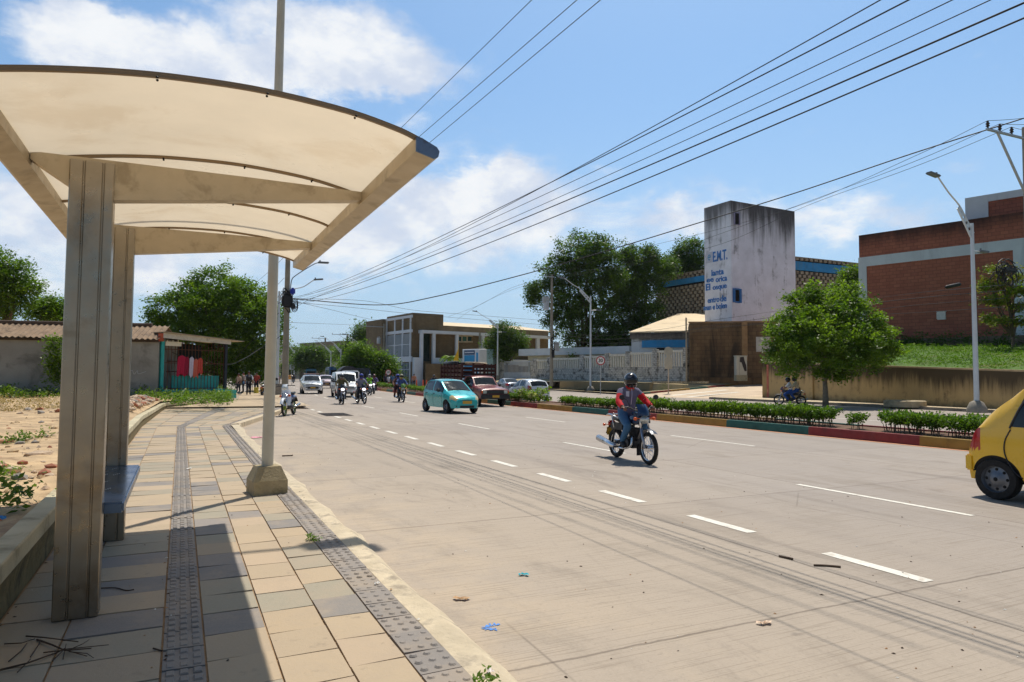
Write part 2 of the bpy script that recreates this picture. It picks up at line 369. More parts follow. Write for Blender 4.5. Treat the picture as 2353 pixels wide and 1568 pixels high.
def slab(x0, x1, y0, y1, col, zz=ZP, raised=None):
    g_ = .006; a = [(x0+g_, y0+g_), (x1-g_, y0+g_), (x1-g_, y1-g_), (x0+g_, y1-g_)]
    tl = [R.uniform(-.005, .005) for _ in range(4)]; y0 += R.uniform(0, .008)
    w2 = lambda p: (p[0]+SHLX(p[0], p[1]), p[1])
    tp = [(*w2(p), zz+q) for p, q in zip(a, tl)]; bt = [(*w2(p), zz-.03) for p in a]
    n0 = len(pv.f); pv.add(tp+bt, [(0, 1, 2, 3), (0, 4, 5, 1), (1, 5, 6, 2), (2, 6, 7, 3), (3, 7, 4, 0)]); pc.extend([col]*(len(pv.f)-n0))
    if raised:
        n0 = len(pv.f)
        for (u0, u1, v0, v1, h) in raised:
            e = .006
            X = lambda u: x0+(x1-x0)*u; Yv = lambda v: y0+(y1-y0)*v
            if h < 0:   # round studs
                cx_, cy_ = (X(u0)+X(u1))/2, (Yv(v0)+Yv(v1))/2; ring = lambda rr_: [(cx_+rr_*cos(a_*pi/4), cy_+rr_*sin(a_*pi/4)) for a_ in range(8)]
                pv.add([(*w2(p), zz) for p in ring(.024)]+[(*w2(p), zz-h) for p in ring(.015)], [tuple(range(8, 16))]+[(a_, (a_+1) % 8, 8+(a_+1) % 8, 8+a_) for a_ in range(8)]); continue
            q = [(X(u0), Yv(v0)), (X(u1), Yv(v0)), (X(u1), Yv(v1)), (X(u0), Yv(v1))]; c_ = ((X(u0)+X(u1))/2, (Yv(v0)+Yv(v1))/2)
            q2 = [(c_[0]+(p[0]-c_[0])*.72, c_[1]+(p[1]-c_[1])*.8) for p in q]
            pv.add([(*w2(p), zz) for p in q]+[(*w2(p), zz+h) for p in q2], [(4, 5, 6, 7), (0, 1, 5, 4), (1, 2, 6, 5), (2, 3, 7, 6), (3, 0, 4, 7)])
        pc.extend([tuple(c*1.05 for c in col)]*(len(pv.f)-n0))
def SHLX(x, Y):
    """across-shift: the slabs follow the wall on the left and the kerb on the right"""
    if Y < 22.3: return 0.0
    f = (x+.97)/2.38; l = SHL(Y); r = KX(Y)-1.66
    return l+(r-l)*f
for k in range(len(BX)-1):
    x0, x1 = BX[k], BX[k+1]; Y = -2.0+R.random()*.2; L = (.40, .40, .3, .40, .40, .40, .3)[k]; last = ''
    while Y < 41:
        if k == 2 or k == 6:
            c_ = R.choice(SLT) if k == 2 else R.choice([(.27, .24, .215), (.29, .255, .225), (.25, .225, .205)])
            if Y < 24:
                if k == 2: rs = [(.1+.3*i, .3+.3*i, .06+.33*j, .28+.33*j, .008) for i in range(3) for j in range(3)]
                else: rs = [(.08+.33*i, .26+.33*i, .08+.33*j, .26+.33*j, -.009) for i in range(3) for j in range(3)]
            else: rs = None
            slab(x0, x1, Y, Y+L, c_, ZP, rs)
        else:
            r_ = R.random(); r_ = .45+.55*r_ if (Y < 7.6 and x0 < .5) else r_; c_ = R.choice(TAN) if r_ < .58 else R.choice(GRN) if r_ < .85 else R.choice(SLT)  # darker slab mix where the shelter's shadow falls, shade put into the colours
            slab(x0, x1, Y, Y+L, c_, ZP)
        Y += L
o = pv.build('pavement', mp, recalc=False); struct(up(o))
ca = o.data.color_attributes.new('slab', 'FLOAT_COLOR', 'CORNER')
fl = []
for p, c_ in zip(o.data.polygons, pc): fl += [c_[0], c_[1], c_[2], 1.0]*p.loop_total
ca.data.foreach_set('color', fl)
# sandy joints and the bed the slabs lie on
m_joint = mat('joint_sand', C(158, 132, 102), .95, 0, .25, 6, .5, 40)
struct(up(strip('pavement_bed', m_joint, lambda Y: -1.0+SHLX(-1.0, Y), lambda Y: KX(Y)-.2, [-6+i for i in range(0, 46)]+[41, 43], ZP-.012, 1, False)))
# sloped near kerb, then the full kerb along the bay
kb = MB(); m_kb2 = mat('worn_kerb', C(200, 184, 156), .9, 0, .22, 3, .8, 16, stain=C(140, 128, 112), ssc=3.0, samt=.8)
ys = [-6+.5*i for i in range(0, 58)]
def kprof(Y, j):
    wv_ = .012*sin(Y*3.1)+.012*sin(Y*7.3+1)
    hi = np.clip((Y-19)/3.5, 0, 1); zt = ZP+.002+(.13-ZP)*hi
    wv_ += .02*sin(Y*13.7)*sin(Y*2.9); P = [(-.25, zt-.008), (-.10+wv_, zt-.004), (.0+wv_*1.5, .012+.1*hi), (.01+wv_*1.5, -.01)]
    return (KX(Y)+P[j][0], Y, P[j][1])
kb.grid(lambda i, j: kprof(ys[int(round(i*57))], int(round(j*3))), 57, 3)
struct(up(kb.build('kerb', m_kb2, recalc=False)))
kb = MB(); ys2 = [22.3+.5*i for i in range(28)]+[36.2]
def kp2(Y, j): return (KX(Y)+(-.22, .0, .015, .02)[j], Y, (.14, .15, .14, -.01)[j])
kb.grid(lambda i, j: kp2(ys2[int(round(i*28))], int(round(j*3))), 28, 3)
kb.grid(lambda i, j: (5.5+(-.0, .2, .21)[int(round(j*2))]+bend(36.2+i*80)-.02, 36.2+i*80, (.15, .15, -.01)[int(round(j*2))]), 30, 2)
struct(up(kb.build('kerb', m_kerb, recalc=False)))
# far pavement beyond the bay
m_pv2 = mat('plain_paving', C(186, 164, 134), .9, 0, .2, .8, .3, 20, stain=C(165, 148, 125), ssc=.8, samt=.6)
struct(up(strip('pavement', m_pv2, lambda Y: (-1.2+SHL(min(Y, 43)))+(max(0, Y-43)*.02), lambda Y: 5.6, [34+2*i for i in range(0, 41)], .147)))
# ---- lane dashes (painted sheets 4 mm above the concrete)
dl = MB()
def dash(X, Y0, L, w_):
    n = max(1, int(L/1.2)); pts = [(Y0+L*i/n) for i in range(n+1)]
    for i in range(n):
        a, c_ = pts[i], pts[i+1]
        dl.quad((X-w_/2+bend(a), a, .004), (X+w_/2+bend(a), a, .004), (X+w_/2+bend(c_), c_, .004), (X-w_/2+bend(c_), c_, .004))
for i in range(-3, 14): dash(5.5, 3.58+1.9*i, .98, .13)
for i in range(2): dash(5.52, 30.5+1.9*i, .98, .13)
for i in range(-1, 16): dash(8.62, 5.05+7.15*i, 2.6, .10)
for i in range(-1, 16): dash(12.45, 3.3+9.0*i, 3.1, .10)
for i in range(0, 30): dash(24.3, 3.3+7*i, 3, .12); dash(29.5, 5.3+7*i, 3, .12)
struct(up(dl.build('lane_markings', m_line, recalc=False)))
# orange-ish dust line along the median kerb
m_dust = mat('kerb_dust', C(226, 160, 118), .95, 0, .15, 2)
struct(up(strip('kerb_dust', m_dust, lambda Y: 16.28-.10, lambda Y: 16.42, [-4+2*i for i in range(60)], .004)))
# ---- median: painted kerbs, soil
kc = [mat('kerb_red', C(128, 48, 46), .75, 0, .18, 2.5, .2, 30, stain=C(95, 50, 44), ssc=2, samt=.6),
      mat('kerb_yellow', C(152, 120, 50), .75, 0, .18, 2.5, .2, 30, stain=C(110, 86, 40), ssc=2, samt=.6),
      mat('kerb_green', C(32, 92, 84), .75, 0, .18, 2.5, .2, 30, stain=C(30, 70, 62), ssc=2, samt=.6)]
edges = [0.9, 4.2, 7.5, 10.8, 14.1, 17.4, 21.1, 24.4, 27.4, 30.9, 34.1]+[34.1+3.3*i for i in range(1, 22)]
km = MB()
for i in range(len(edges)-1):
    a, c_ = edges[i], edges[i+1]
    km.mi = (9-i) % 3 if False else {0: 0, 1: 2, 2: 1}[(i-9) % 3]
    for (X0, X1) in ((16.35, 16.55), (18.5, 18.7)):
        n = 3
        for k in range(n):
            ya, yb = a+(c_-a)*k/n, a+(c_-a)*(k+1)/n; ba, bb = bend(ya), bend(yb)
            km.add([(X0+ba, ya, -.01), (X1+ba, ya, -.01), (X1+bb, yb, -.01), (X0+bb, yb, -.01), (X0+.02+ba, ya, .24), (X1-.02+ba, ya, .24), (X1-.02+bb, yb, .24), (X0+.02+bb, yb, .24)],
                   [(4, 5, 6, 7), (0, 1, 5, 4), (2, 3, 7, 6), (1, 2, 6, 5), (3, 0, 4, 7)])
struct(up(km.build('median_kerb', kc, recalc=True)))
struct(up(strip('median_soil', m_soil, 16.5, 18.55, [-4+i*2 for i in range(60)], .2)))
# iron drain grate and a dark paint mark in the bay
m_iron = mat('dark_iron', C(70, 62, 58), .7, .4, .2, 8)
dg = MB(); c_ = G(770, 953)
dg.box((c_[0]-.55, c_[1]-1.0, .002), (c_[0]+.55, c_[1]+1.0, .008))
for i in range(12): dg.box((c_[0]-.5, c_[1]-.95+i*.16, .008), (c_[0]+.5, c_[1]-.88+i*.16, .02))
tag(dg.build('drain_grate', m_iron), 'dark iron drain grate set in the roadway beside the dashes', 'drain grate')
# ================================================================ foliage
rng = np.random.default_rng(3)
def leaf_mesh(name, centers, spread, n_per, size, mats, up_bias=.55, aspect=.5, seed=1, flat=0.0):
    """many small leaf faces scattered round clump centres"""
    g_ = np.random.default_rng(seed); Cn = np.asarray(centers, float); k = len(Cn)
    P = np.repeat(Cn, n_per, 0); N = len(P); off = g_.normal(size=(N, 3)); sp = np.repeat(np.asarray(spread, float).reshape(-1), n_per) if np.ndim(spread) else spread
    off *= (sp[:, None] if np.ndim(sp) else sp); off[:, 2] *= .75; P = P+off
    nrm = g_.normal(size=(N, 3)); nrm[:, 2] += up_bias*3; nrm /= np.linalg.norm(nrm, axis=1)[:, None]
    a = g_.normal(size=(N, 3)); a -= nrm*(a*nrm).sum(1)[:, None]; a /= np.linalg.norm(a, axis=1)[:, None]; b_ = np.cross(nrm, a)
    L = size*g_.uniform(.65, 1.35, N)[:, None]; Wd = L*aspect
    v = np.stack([P-a*L*.5, P+b_*Wd*.5-nrm*L*.06, P+a*L*.5, P-b_*Wd*.5-nrm*L*.06], 1).reshape(-1, 3)
    me = bpy.data.meshes.new(name); me.vertices.add(4*N); me.vertices.foreach_set('co', v.ravel()); me.loops.add(4*N)
    me.loops.foreach_set('vertex_index', np.arange(4*N)); me.polygons.add(N); me.polygons.foreach_set('loop_start', np.arange(N)*4); me.polygons.foreach_set('loop_total', np.full(N, 4))
    for m in (mats if isinstance(mats, (list, tuple)) else [mats]): me.materials.append(m)
    if isinstance(mats, (list, tuple)) and len(mats) > 1: me.polygons.foreach_set('material_index', np.repeat(g_.integers(0, len(mats), k), n_per).astype(np.int32))
    me.update(); return me
def crown_centers(blobs, n, seed, inner=.35):
    """clump centres on and inside a set of ellipsoid lobes"""
    g_ = np.random.default_rng(seed); out = []; wt = np.array([b[3]*b[3] for b in blobs]); wt = wt/wt.sum()
    for b, q in zip(blobs, wt):
        k = max(3, int(n*q)); d = g_.normal(size=(k, 3)); d /= np.linalg.norm(d, axis=1)[:, None]
        r_ = np.where(g_.random(k) < inner, g_.uniform(.3, .8, k), np.where(g_.random(k) < .12, g_.uniform(1.08, 1.32, k), g_.uniform(.8, 1.06, k)))
        out.append(np.array(b[:3])+d*r_[:, None]*b[3]*np.array([1, 1, b[4] if len(b) > 4 else .8]))
    return np.concatenate(out)
m_bark = mat('bark', C(96, 80, 64), .9, 0, .25, 6, .8, 20); m_bark2 = mat('pale_bark', C(140, 126, 106), .9, 0, .25, 6, .6, 20)
LF = {'mid': leafmat('leaf_mid', (.05, .105, .012), (.15, .24, .026)), 'lime': leafmat('leaf_lime', (.08, .15, .012), (.21, .30, .03), .45),
      'dark': leafmat('leaf_dark', (.034, .075, .014), (.11, .175, .026), .35), 'far': leafmat('leaf_far', (.05, .095, .025), (.10, .155, .035)),
      'olive': leafmat('leaf_olive', (.11, .12, .02), (.28, .26, .05)), 'weed': leafmat('leaf_weed', (.06, .12, .015), (.16, .24, .03), .4)}
def tree(label, base, blobs, leaf='mid', clumps=500, per=36, size=.3, spread=.5, trunk=.2, seed=1, bark=None, group=None, name='tree', inner=.3, limbs=6, multi=False):
    """base on the ground; blobs (x,y,z,r[,squash]) relative to the base"""
    root = thing(name, label, 'tree', tuple(base), 0, group)
    cs = crown_centers(blobs, clumps, seed, inner)
    alt = {'lime': 'mid', 'mid': 'lime', 'dark': 'mid', 'far': 'mid', 'olive': 'lime'}[leaf]
    me = leaf_mesh('crown', cs, spread, per, size, [LF[leaf], LF[leaf], LF[alt]], seed=seed)
    link('crown', me, root)
    tb = MB(); rr = random.Random(seed); bl = sorted(blobs, key=lambda b: -b[3])
    zb = min(b[2]-b[3]*.5 for b in blobs); hub = Vector((rr.uniform(-.1, .1), rr.uniform(-.1, .1), max(1.0, zb*.8)))
    tb.tube([(0, 0, -.1), (trunk*.1, 0, hub.z*.5), hub[:]], [trunk*1.25, trunk, trunk*.85], 10)
    for b in bl[:limbs]:
        e = Vector(b[:3]); m_ = hub.lerp(e, .5)+Vector((rr.uniform(-.3, .3), rr.uniform(-.3, .3), .2*b[3]))
        tb.tube(cat([hub, m_, e], 5), [trunk*.62*(1-i/11)+.015 for i in range(11)], 6)
        for _ in range(3):
            q = e+Vector((rr.uniform(-1, 1), rr.uniform(-1, 1), rr.uniform(-.3, .8)))*b[3]*.75
            tb.tube([m_[:], ((m_+q)/2+Vector((0, 0, .15*b[3])))[:], q[:]], [trunk*.25, trunk*.16, .015], 5)
    tb.build('trunk', bark or m_bark, root, True)
    return root
def lobes(seed, n, rx, rz, z0, r0, r1, ry=None):
    rr = random.Random(seed); out = []
    for i in range(n):
        a = 2*pi*i/n+rr.uniform(-.4, .4); q = sqrt(rr.random())*.75+.2
        out.append((cos(a)*rx*q, sin(a)*(ry or rx)*q, z0+rr.uniform(-1, 1)*rz*sqrt(max(0, 1-q*q*.7)), rr.uniform(r0, r1)))
    return out
# ---- hedge in the median: bushes one beside another, bare stems below
hv = []
for k in range(6):
    g_ = np.random.default_rng(40+k); n = 60
    cs = np.stack([g_.uniform(-.36, .36, n), g_.uniform(-.30, .30, n), .17+.27*g_.random(n)**.6], 1)
    lm = leaf_mesh('foliage', cs, .05, 13, .078, LF['mid'] if k % 3 else LF['lime'], seed=90+k, up_bias=.3, aspect=.55)
    sb = MB()
    for _ in range(6):
        a = g_.uniform(-.2, .2, 2); e = a+g_.uniform(-.15, .15, 2)
        sb.tube([(a[0], a[1], -.02), ((a[0]+e[0])/2+.02, (a[1]+e[1])/2, .2), (e[0], e[1], .3)], [.011, .009, .005], 5)
    hv.append((lm, sb))
protos = []
for k, (lm, sb) in enumerate(hv):
    root = thing('hedge_shrub', 'clipped green shrub with bare stems in the median hedge row', 'shrub', (0, 0, 0), 0, 'shrubs of the clipped median hedge')
    link('foliage', lm, root); sb.build('stem', m_bark, root); protos.append(root)
used = set(); nshrub = 0
def shrub(x, y, s=1.0, flip=0):
    global nshrub
    k = R.randrange(6)
    if k in used: o = copy_tree(protos[k])
    else: o = protos[k]; used.add(k)
    o.location = (x, y, .2); o.rotation_euler = (0, 0, R.uniform(0, 6.28)); o.scale = (s, s, s*R.uniform(.92, 1.1)); o.scale.z *= 1.12 if y < 24 else .88; nshrub += 1
    return o
gap = AX(1975, 965, 17.5)[1]
Y = 4.0
while Y < 38:
    if 30.2 < Y < 34.6: Y = 34.6
    if Y < gap-.72 or Y > gap+.72: shrub(17.35+R.uniform(-.1, .1)+bend(Y), Y, R.uniform(.92, 1.08))
    if Y > gap+1 or Y < gap-1: 
        if R.random() < .7: shrub(17.75+bend(Y), Y+.25, R.uniform(.85, 1.0))
    Y += .43
tag(shrub(17.4, gap, .8), 'lone thin shrub standing in the gap of the median hedge', 'shrub')
while Y < 118: shrub(17.4+bend(Y)+R.uniform(-.15, .15), Y, R.uniform(.95, 1.15)*(1.15 if Y > 60 else 1)); Y += .8 if Y < 60 else 1.5
for k in range(6):
    if k not in used: shrub(17.5, 39+k)
# flowering bush by the red truck
p = G(1205, 934); g_ = np.random.default_rng(5)
cs = np.stack([g_.uniform(-.75, .75, 60), g_.uniform(-.6, .6, 60), g_.uniform(.15, .75, 60)], 1)
root = thing('variegated_bush', 'low bush with pale cream variegated leaves between truck and white hatchback', 'bush', (17.4, 33.2, .2))
link('foliage', leaf_mesh('foliage', cs, .09, 16, .16, [leafmat('leaf_cream', (.25, .28, .10), (.55, .52, .30), .3), LF['lime'], LF['lime']], seed=8, aspect=.6), root)
sb = MB(); [sb.tube([(R.uniform(-.3, .3), R.uniform(-.3, .3), -.02), (R.uniform(-.5, .5), R.uniform(-.4, .4), .4)], [.014, .006], 5) for _ in range(9)]; sb.build('stem', m_bark, root)
# ================================================================ left side: shelter, pole, wall, lot, shed, stall
m_steel = mat('stainless_steel', C(158, 148, 132), .34, .95, .08, 5, .02, 60, stain=C(120, 102, 80), ssc=1.8, samt=.55)
m_steel2 = mat('brushed_beam', C(186, 172, 148), .48, .5, .08, 4.0, .02, 50, stain=C(110, 94, 70), ssc=5, samt=.4)
m_steelb = mat('bench_steel', C(84, 104, 134), .25, .95, .04, 1)
m_poly = mat('polycarbonate', C(232, 216, 190), .35, 0, .05, 1.6, 0, stain=C(206, 182, 148), ssc=1.4, samt=.4, trans=.50)
m_rib = mat('dark_rib', C(140, 118, 90), .5, .3, .1, 4)
m_bolt = mat('bolt_dark', C(30, 24, 20), .5, .5, .1, 4)
m_capb = mat('end_cap_paint', C(106, 126, 152), .45, .5, .12, 5, 0, stain=C(80, 66, 56), ssc=9, samt=.6)
sh = thing('bus_shelter', 'steel bus shelter with two columns and curved translucent roof over the pavement', 'bus shelter', (-.56, 6.29, ZP))
O = Vector(sh.location)
def SP(mb): mb.M = Matrix.Translation(-O); return mb
Y1, Y2, YN, YF = 5.17, 7.41, 3.84, 8.75
arch = cat([(-.92, 3.035), (-.62, 3.095), (-.3, 3.143), (.0, 3.168), (.37, 3.175), (.8, 3.145), (1.1, 3.09), (1.245, 3.045)], 6)
az_ = interp([p[0] for p in arch], [p[1] for p in arch])
for Yc in (Y1, Y2):
    c = SP(MB()); xs = (-.69, -.605, -.495, -.43)
    for a, b_ in zip(xs, xs[1:]): c.rbox((a+.004, Yc, ZP), (b_-.004, Yc+.15, 3.03), .006, 1)
    c.box((-.685, Yc+.012, ZP), (-.435, Yc+.138, 3.02)); c.build('column', m_steel, sh)
    a = SP(MB())
    a.prism([(-.90, 3.0), (-.66, 2.84), (-.43, 2.79), (1.215, 2.985), (1.215, 3.05), (.4, 3.055), (-.90, 3.05)], lambda u, v, d: (u, d, v), Yc+.02, Yc+.13)
    a.build('arm', m_steel2, sh)
def beam(sx, name):
    b_ = SP(MB()); pr = [(1.215, 2.965), (1.33, 2.935), (1.355, 2.95), (1.362, 2.985), (1.345, 3.008), (1.25, 3.05), (1.215, 3.052)]
    if sx < 0: pr = [(-(u-1.215)-.905, v) for u, v in pr]
    b_.prism(pr, lambda u, v, d: (u, d, v), YN, YF); e = b_.build(name, m_steel2, sh)
    for yy in (YN-.012, YF):
        q = SP(MB()); q.prism(pr, lambda u, v, d: (u, d, v), yy, yy+.0115); q.build('end_cap', m_capb, sh)
beam(1, 'edge_beam'); beam(-1, 'edge_beam')
rf = SP(MB())
N = len(arch)-1
rf.grid(lambda i, j: (arch[int(round(i*N))][0], YN+(YF-YN)*j, arch[int(round(i*N))][1]), N, 24); n0 = len(rf.v)
rf.build('roof_panel', m_poly, sh, True)
ribs = [YN+.012, AX(832, 425, 1.24)[1]+.02, AX(760, 500, 1.24)[1], AX(706, 550, 1.24)[1], YF-.01]
for yy in ribs:
    r_ = SP(MB()); wd = .03 if yy != ribs[0] else .02
    r_.grid(lambda i, j: (arch[int(round(i*N))][0], yy+(-wd/2, -wd/2, wd/2, wd/2, -wd/2)[int(round(j*4))], arch[int(round(i*N))][1]+(-.016, .012, .012, -.016, -.016)[int(round(j*4))]), N, 4)
    rib = r_.build('rib', m_rib, sh)
    q = SP(MB())
    for xb in (-.15, .38, .86): q.ell((xb, yy-.018, az_(xb)-.02), (.007, .006, .007), 8, 5); q.ell((xb, yy+.02, az_(xb)-.02), (.007, .006, .007), 8, 5)
    q.build('bolt', m_bolt, rib)
bn_ = SP(MB()); zb = AY(285, 1153, Y1+.15)[2]; xr = AY(285, 1153, Y1+.15)[0]
bn_.rbox((-.66, Y1+.151, zb-.075), (xr, Y2-.001, zb), .012, 2); bs_ = bn_.build('bench_seat', m_steelb, sh, 30)
q = SP(MB())
for k in range(5):
    for i in range(2):
        for j in range(4):
            x0 = -.62+i*.09+(k % 2)*.04; y0 = Y1+.3+k*.42
            q.box((x0+j*.012, y0+j*.024, zb), (x0+j*.012+.006, y0+j*.024+.014, zb+.002))
q.build('slots', mat('slot_sunlight', C(225, 222, 215), .35, .6, .05, 4), bs_)  # pale raised nubs; sunlit ground seen through slots is put into their colour
# ---- near lamp pole on its concrete foot
m_white = mat('weathered_white_paint', C(196, 190, 172), .5, .1, .12, 1.8, 0, stain=C(150, 140, 112), ssc=3, samt=.5, streak=True)
m_galv = mat('galvanised', C(176, 180, 180), .45, .35, .1, 3)
m_foot = mat('mossy_concrete', C(168, 152, 118), .9, 0, .22, 4, .6, 30, stain=C(98, 92, 58), ssc=3, samt=.7)
lp = thing('lamp_pole', 'pale tapered pole on a square concrete foot beside the bus shelter', 'lamp post', (1.07, 9.62, .06), .12)
mb = MB(); s_ = .215
def fr(h0, s0, h1, s1):
    mb.add([(a*s0, b_*s0, h0) for a, b_ in ((-1, -1), (1, -1), (1, 1), (-1, 1))]+[(a*s1, b_*s1, h1) for a, b_ in ((-1, -1), (1, -1), (1, 1), (-1, 1))], [(0, 3, 2, 1), (4, 5, 6, 7), (0, 1, 5, 4), (1, 2, 6, 5), (2, 3, 7, 6), (3, 0, 4, 7)])
fr(-.04, s_, .20, s_); fr(.20, s_-.002, .375, s_*.66); mb.build('concrete_foot', m_foot, lp)
mb = MB(); mb.tube([(0, 0, .36), (.02, 0, 5.0), (.04, 0, 9.2)], [.077, .06, .045], 12); mb.build('pole', m_white, lp, 50)
mb = MB(); mb.tube(cat([(.04, 0, 8.9), (.6, -.06, 9.3), (1.6, -.18, 9.5), (3.0, -.36, 9.55)], 6), .035, 8); mb.build('arm', m_galv, lp, True)
mb = MB(); mb.rbox((2.9, -.54, 9.5), (3.65, -.22, 9.62), .03); mb.build('luminaire', m_galv, lp)

# ---- low wall between pavement and the empty lot
m_wall = mat('low_wall_concrete', C(196, 184, 152), .9, 0, .16, 1.6, .5, 22, stain=C(112, 100, 70), ssc=1.5, samt=.65)
m_wallb = mat('mossy_wall_face', C(120, 104, 66), .95, 0, .3, 2.5, .8, 18, stain=C(60, 54, 32), ssc=2.5, samt=.8)
lw = MB(); yw = [-6+i for i in range(0, 30)]+[24.5+i*1.2 for i in range(0, 16)]
def lwz(Y): return .45 if Y < 15 else .45-.006*(Y-15)
def lwf(i, j):
    Y = yw[min(int(round(i*(len(yw)-1))), len(yw)-1)]; k = int(round(j*6)); s = SHL(Y); w_ = .012*sin(Y*2.1)
    P = [(-1.0+.015, -.02), (-.985+w_*.6, .2), (-.965, lwz(Y)-.12), (-.965, lwz(Y)-.01), (-.975, lwz(Y)), (-1.13, lwz(Y)+.004), (-1.14, .1)]
    return (P[k][0]+s, Y, P[k][1])
lw.grid(lwf, len(yw)-1, 6)
o = lw.build('low_wall', [m_wall, m_wallb], recalc=True); tag(o, 'low concrete wall with mossy face between pavement and empty dirt lot', 'wall')
for p in o.data.polygons: p.material_index = 1 if p.index % 6 < 2 else 0
# ---- empty lot
def lotz(x, y):
    z_ = .40+.05*sin(x*1.3+y*.7)+.04*sin(x*.6-y*.9)+.05*np.clip((-x-4)/20, 0, 1)+.10*np.clip((y-14)/20, 0, 1)
    z_ += .16*exp(-((x+3.2)**2/1.5+(y-11.5)**2/5))+.10*exp(-((x+2.4)**2/.6+(y-9)**2/2))+.22*exp(-((x+1.0)**2/1.6+(y-27)**2/12))
    d = -1.13+SHL(y)-x
    return .41+(z_-.41)*np.clip(d/.5, 0, 1) if d < .5 else z_
lot = MB()
def lf(i, j):
    Y = -8+70*i; x1 = -1.13+SHL(min(Y, 44)); x = x1-38*j**2.2
    return (x, Y, lotz(x, Y)+(R.uniform(-.015, .015) if j > .03 else 0))
lot.grid(lf, 150, 60); struct(up(lot.build('dirt_lot', m_dirt, smooth=True, recalc=False)))

# ---- plastered shed with fibre-cement roof
m_plas = mat('grey_plaster', C(148, 146, 138), .9, 0, .16, .9, .3, 18, stain=C(92, 90, 84), ssc=.8, samt=.65)
m_fibro = mat('fibre_cement', C(146, 122, 98), .9, 0, .2, 2, .3, 20, stain=C(70, 56, 44), ssc=1.4, samt=.7)
m_teal = mat('teal_paint', C(46, 168, 164), .6, 0, .15, 2, .1, 20, stain=C(40, 110, 108), ssc=2, samt=.5)
m_wood = mat('weathered_board', C(168, 148, 118), .85, 0, .2, 3, .3, 20); m_rust = mat('rusty_iron', C(104, 66, 46), .8, .3, .3, 6, .3, 40)
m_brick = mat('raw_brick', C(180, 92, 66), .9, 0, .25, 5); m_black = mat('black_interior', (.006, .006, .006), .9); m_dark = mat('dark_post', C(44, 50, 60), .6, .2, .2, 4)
Ls, Rs = AD(0, 770, 33), AD(366, 770, 34.5); zE = 3.42
P = Vector((Ls[0], Ls[1], 0)); Q = Vector((Rs[0], Rs[1], 0)); dw = (Q-P).normalized(); P = P-dw*9; nw = Vector((-dw.y, dw.x, 0))
sd = thing('shed', 'grey plastered shed with corrugated brown roof behind the empty lot', 'shed', P[:], atan2(dw.y, dw.x)); Ls_ = (Q-P).length
mb = MB(); mb.box((0, 0, .2), (Ls_, 5, zE)); mb.build('wall', m_plas, sd)
mb = MB(); nW = int(Ls_/.18)*6
def rfz(i, j):
    u = Ls_*i+.1*i; k = j; zz = zE-.06+k*.78+.032*sin(2*pi*u/.26)
    return (u, -.35+k*1.9, zz)
mb.grid(rfz, nW, 2); mb.grid(lambda i, j: (Ls_*i, 1.55+3*j, zE+.72-.9*j+.032*sin(2*pi*Ls_*i/.26)), nW, 1); r_ = mb.build('roof', m_fibro, sd)
mb = MB()
for k in range(int(Ls_/.9)): mb.tube([(k*.9, 1.5, zE+.76), (k*.9+.92, 1.5, zE+.77)], .09, 8)
mb.build('ridge_cap', mat('ridge_tile', C(96, 78, 64), .9, 0, .25, 5), r_)
mb = MB(); mb.box((0, -.16, zE-.2), (Ls_, -.02, zE-.1)); mb.build('eave_beam', mat('dark_timber', C(70, 56, 44), .9, 0, .2, 4), sd)
mb = MB(); mb.box((Ls_-.02, -.1, zE-.15), (Ls_+.22, .1, zE+.25)); mb.build('brick_pier', m_brick, sd)
# faint graffiti on the plaster: a pale scrawl
mb = MB(); mb.tube(cat([(Ls_-1.35, -.004, 1.62), (Ls_-1.2, -.004, 1.8), (Ls_-1.1, -.004, 1.6), (Ls_-.95, -.004, 1.78), (Ls_-.9, -.004, 1.62), (Ls_-.55, -.004, 1.74)], 6), .012, 4); mb.build('graffiti', mat('pale_spray', C(190, 192, 192), .9), sd)
# ---- barred stall with teal apron
A, B = AD(371, 895, 34.6), AD(518, 895, 37.5); zb_ = (A[2]+B[2])/2
P = Vector((A[0], A[1], 0)); Q = Vector((B[0], B[1], 0)); ds = (Q-P).normalized(); Lw = (Q-P).length
st = thing('market_stall', 'barred street stall with teal apron and sloping tin roof beside the shed', 'stall', (A[0], A[1], zb_), atan2(ds.y, ds.x)); hL, hR = AD(371, 778, 34.6)[2]-zb_, AD(518, 792, 37.5)[2]-zb_
mb = MB(); mb.box((-.12, -.05, -.5), (Lw+.1, 2.6, -.01)); mb.box((Lw-.9, -.5, -.5), (Lw+.35, -.05, -.06)); mb.build('plinth', m_teal, st)
mb = MB(); mb.box((.6, .12, 0), (Lw-.35, .2, .72)); mb.build('apron_panel', m_teal, st)
mb = MB(); mb.box((-.1, -.06, -.02), (.06, .1, hL+.1)); mb.build('post', m_teal, st)
mb = MB(); mb.box((Lw-.12, -.08, -.02), (Lw+.02, .08, hR)); mb.build('post', m_dark, st)
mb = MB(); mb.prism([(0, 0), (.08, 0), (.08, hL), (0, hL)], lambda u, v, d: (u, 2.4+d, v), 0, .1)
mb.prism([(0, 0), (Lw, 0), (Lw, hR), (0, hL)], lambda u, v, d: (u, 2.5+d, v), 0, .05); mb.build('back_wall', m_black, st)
mb = MB()
for k in range(19):
    xk = .1+k*(Lw-.25)/18; mb.box((xk-.011, -.011, 0), (xk+.011, .011, hL+(hR-hL)*xk/Lw-.05))
for zz in (.04, 1.35, 2.05): mb.box((.05, -.014, zz), (Lw-.1, .014, zz+.035))
mb.build('bars', m_rust, st)
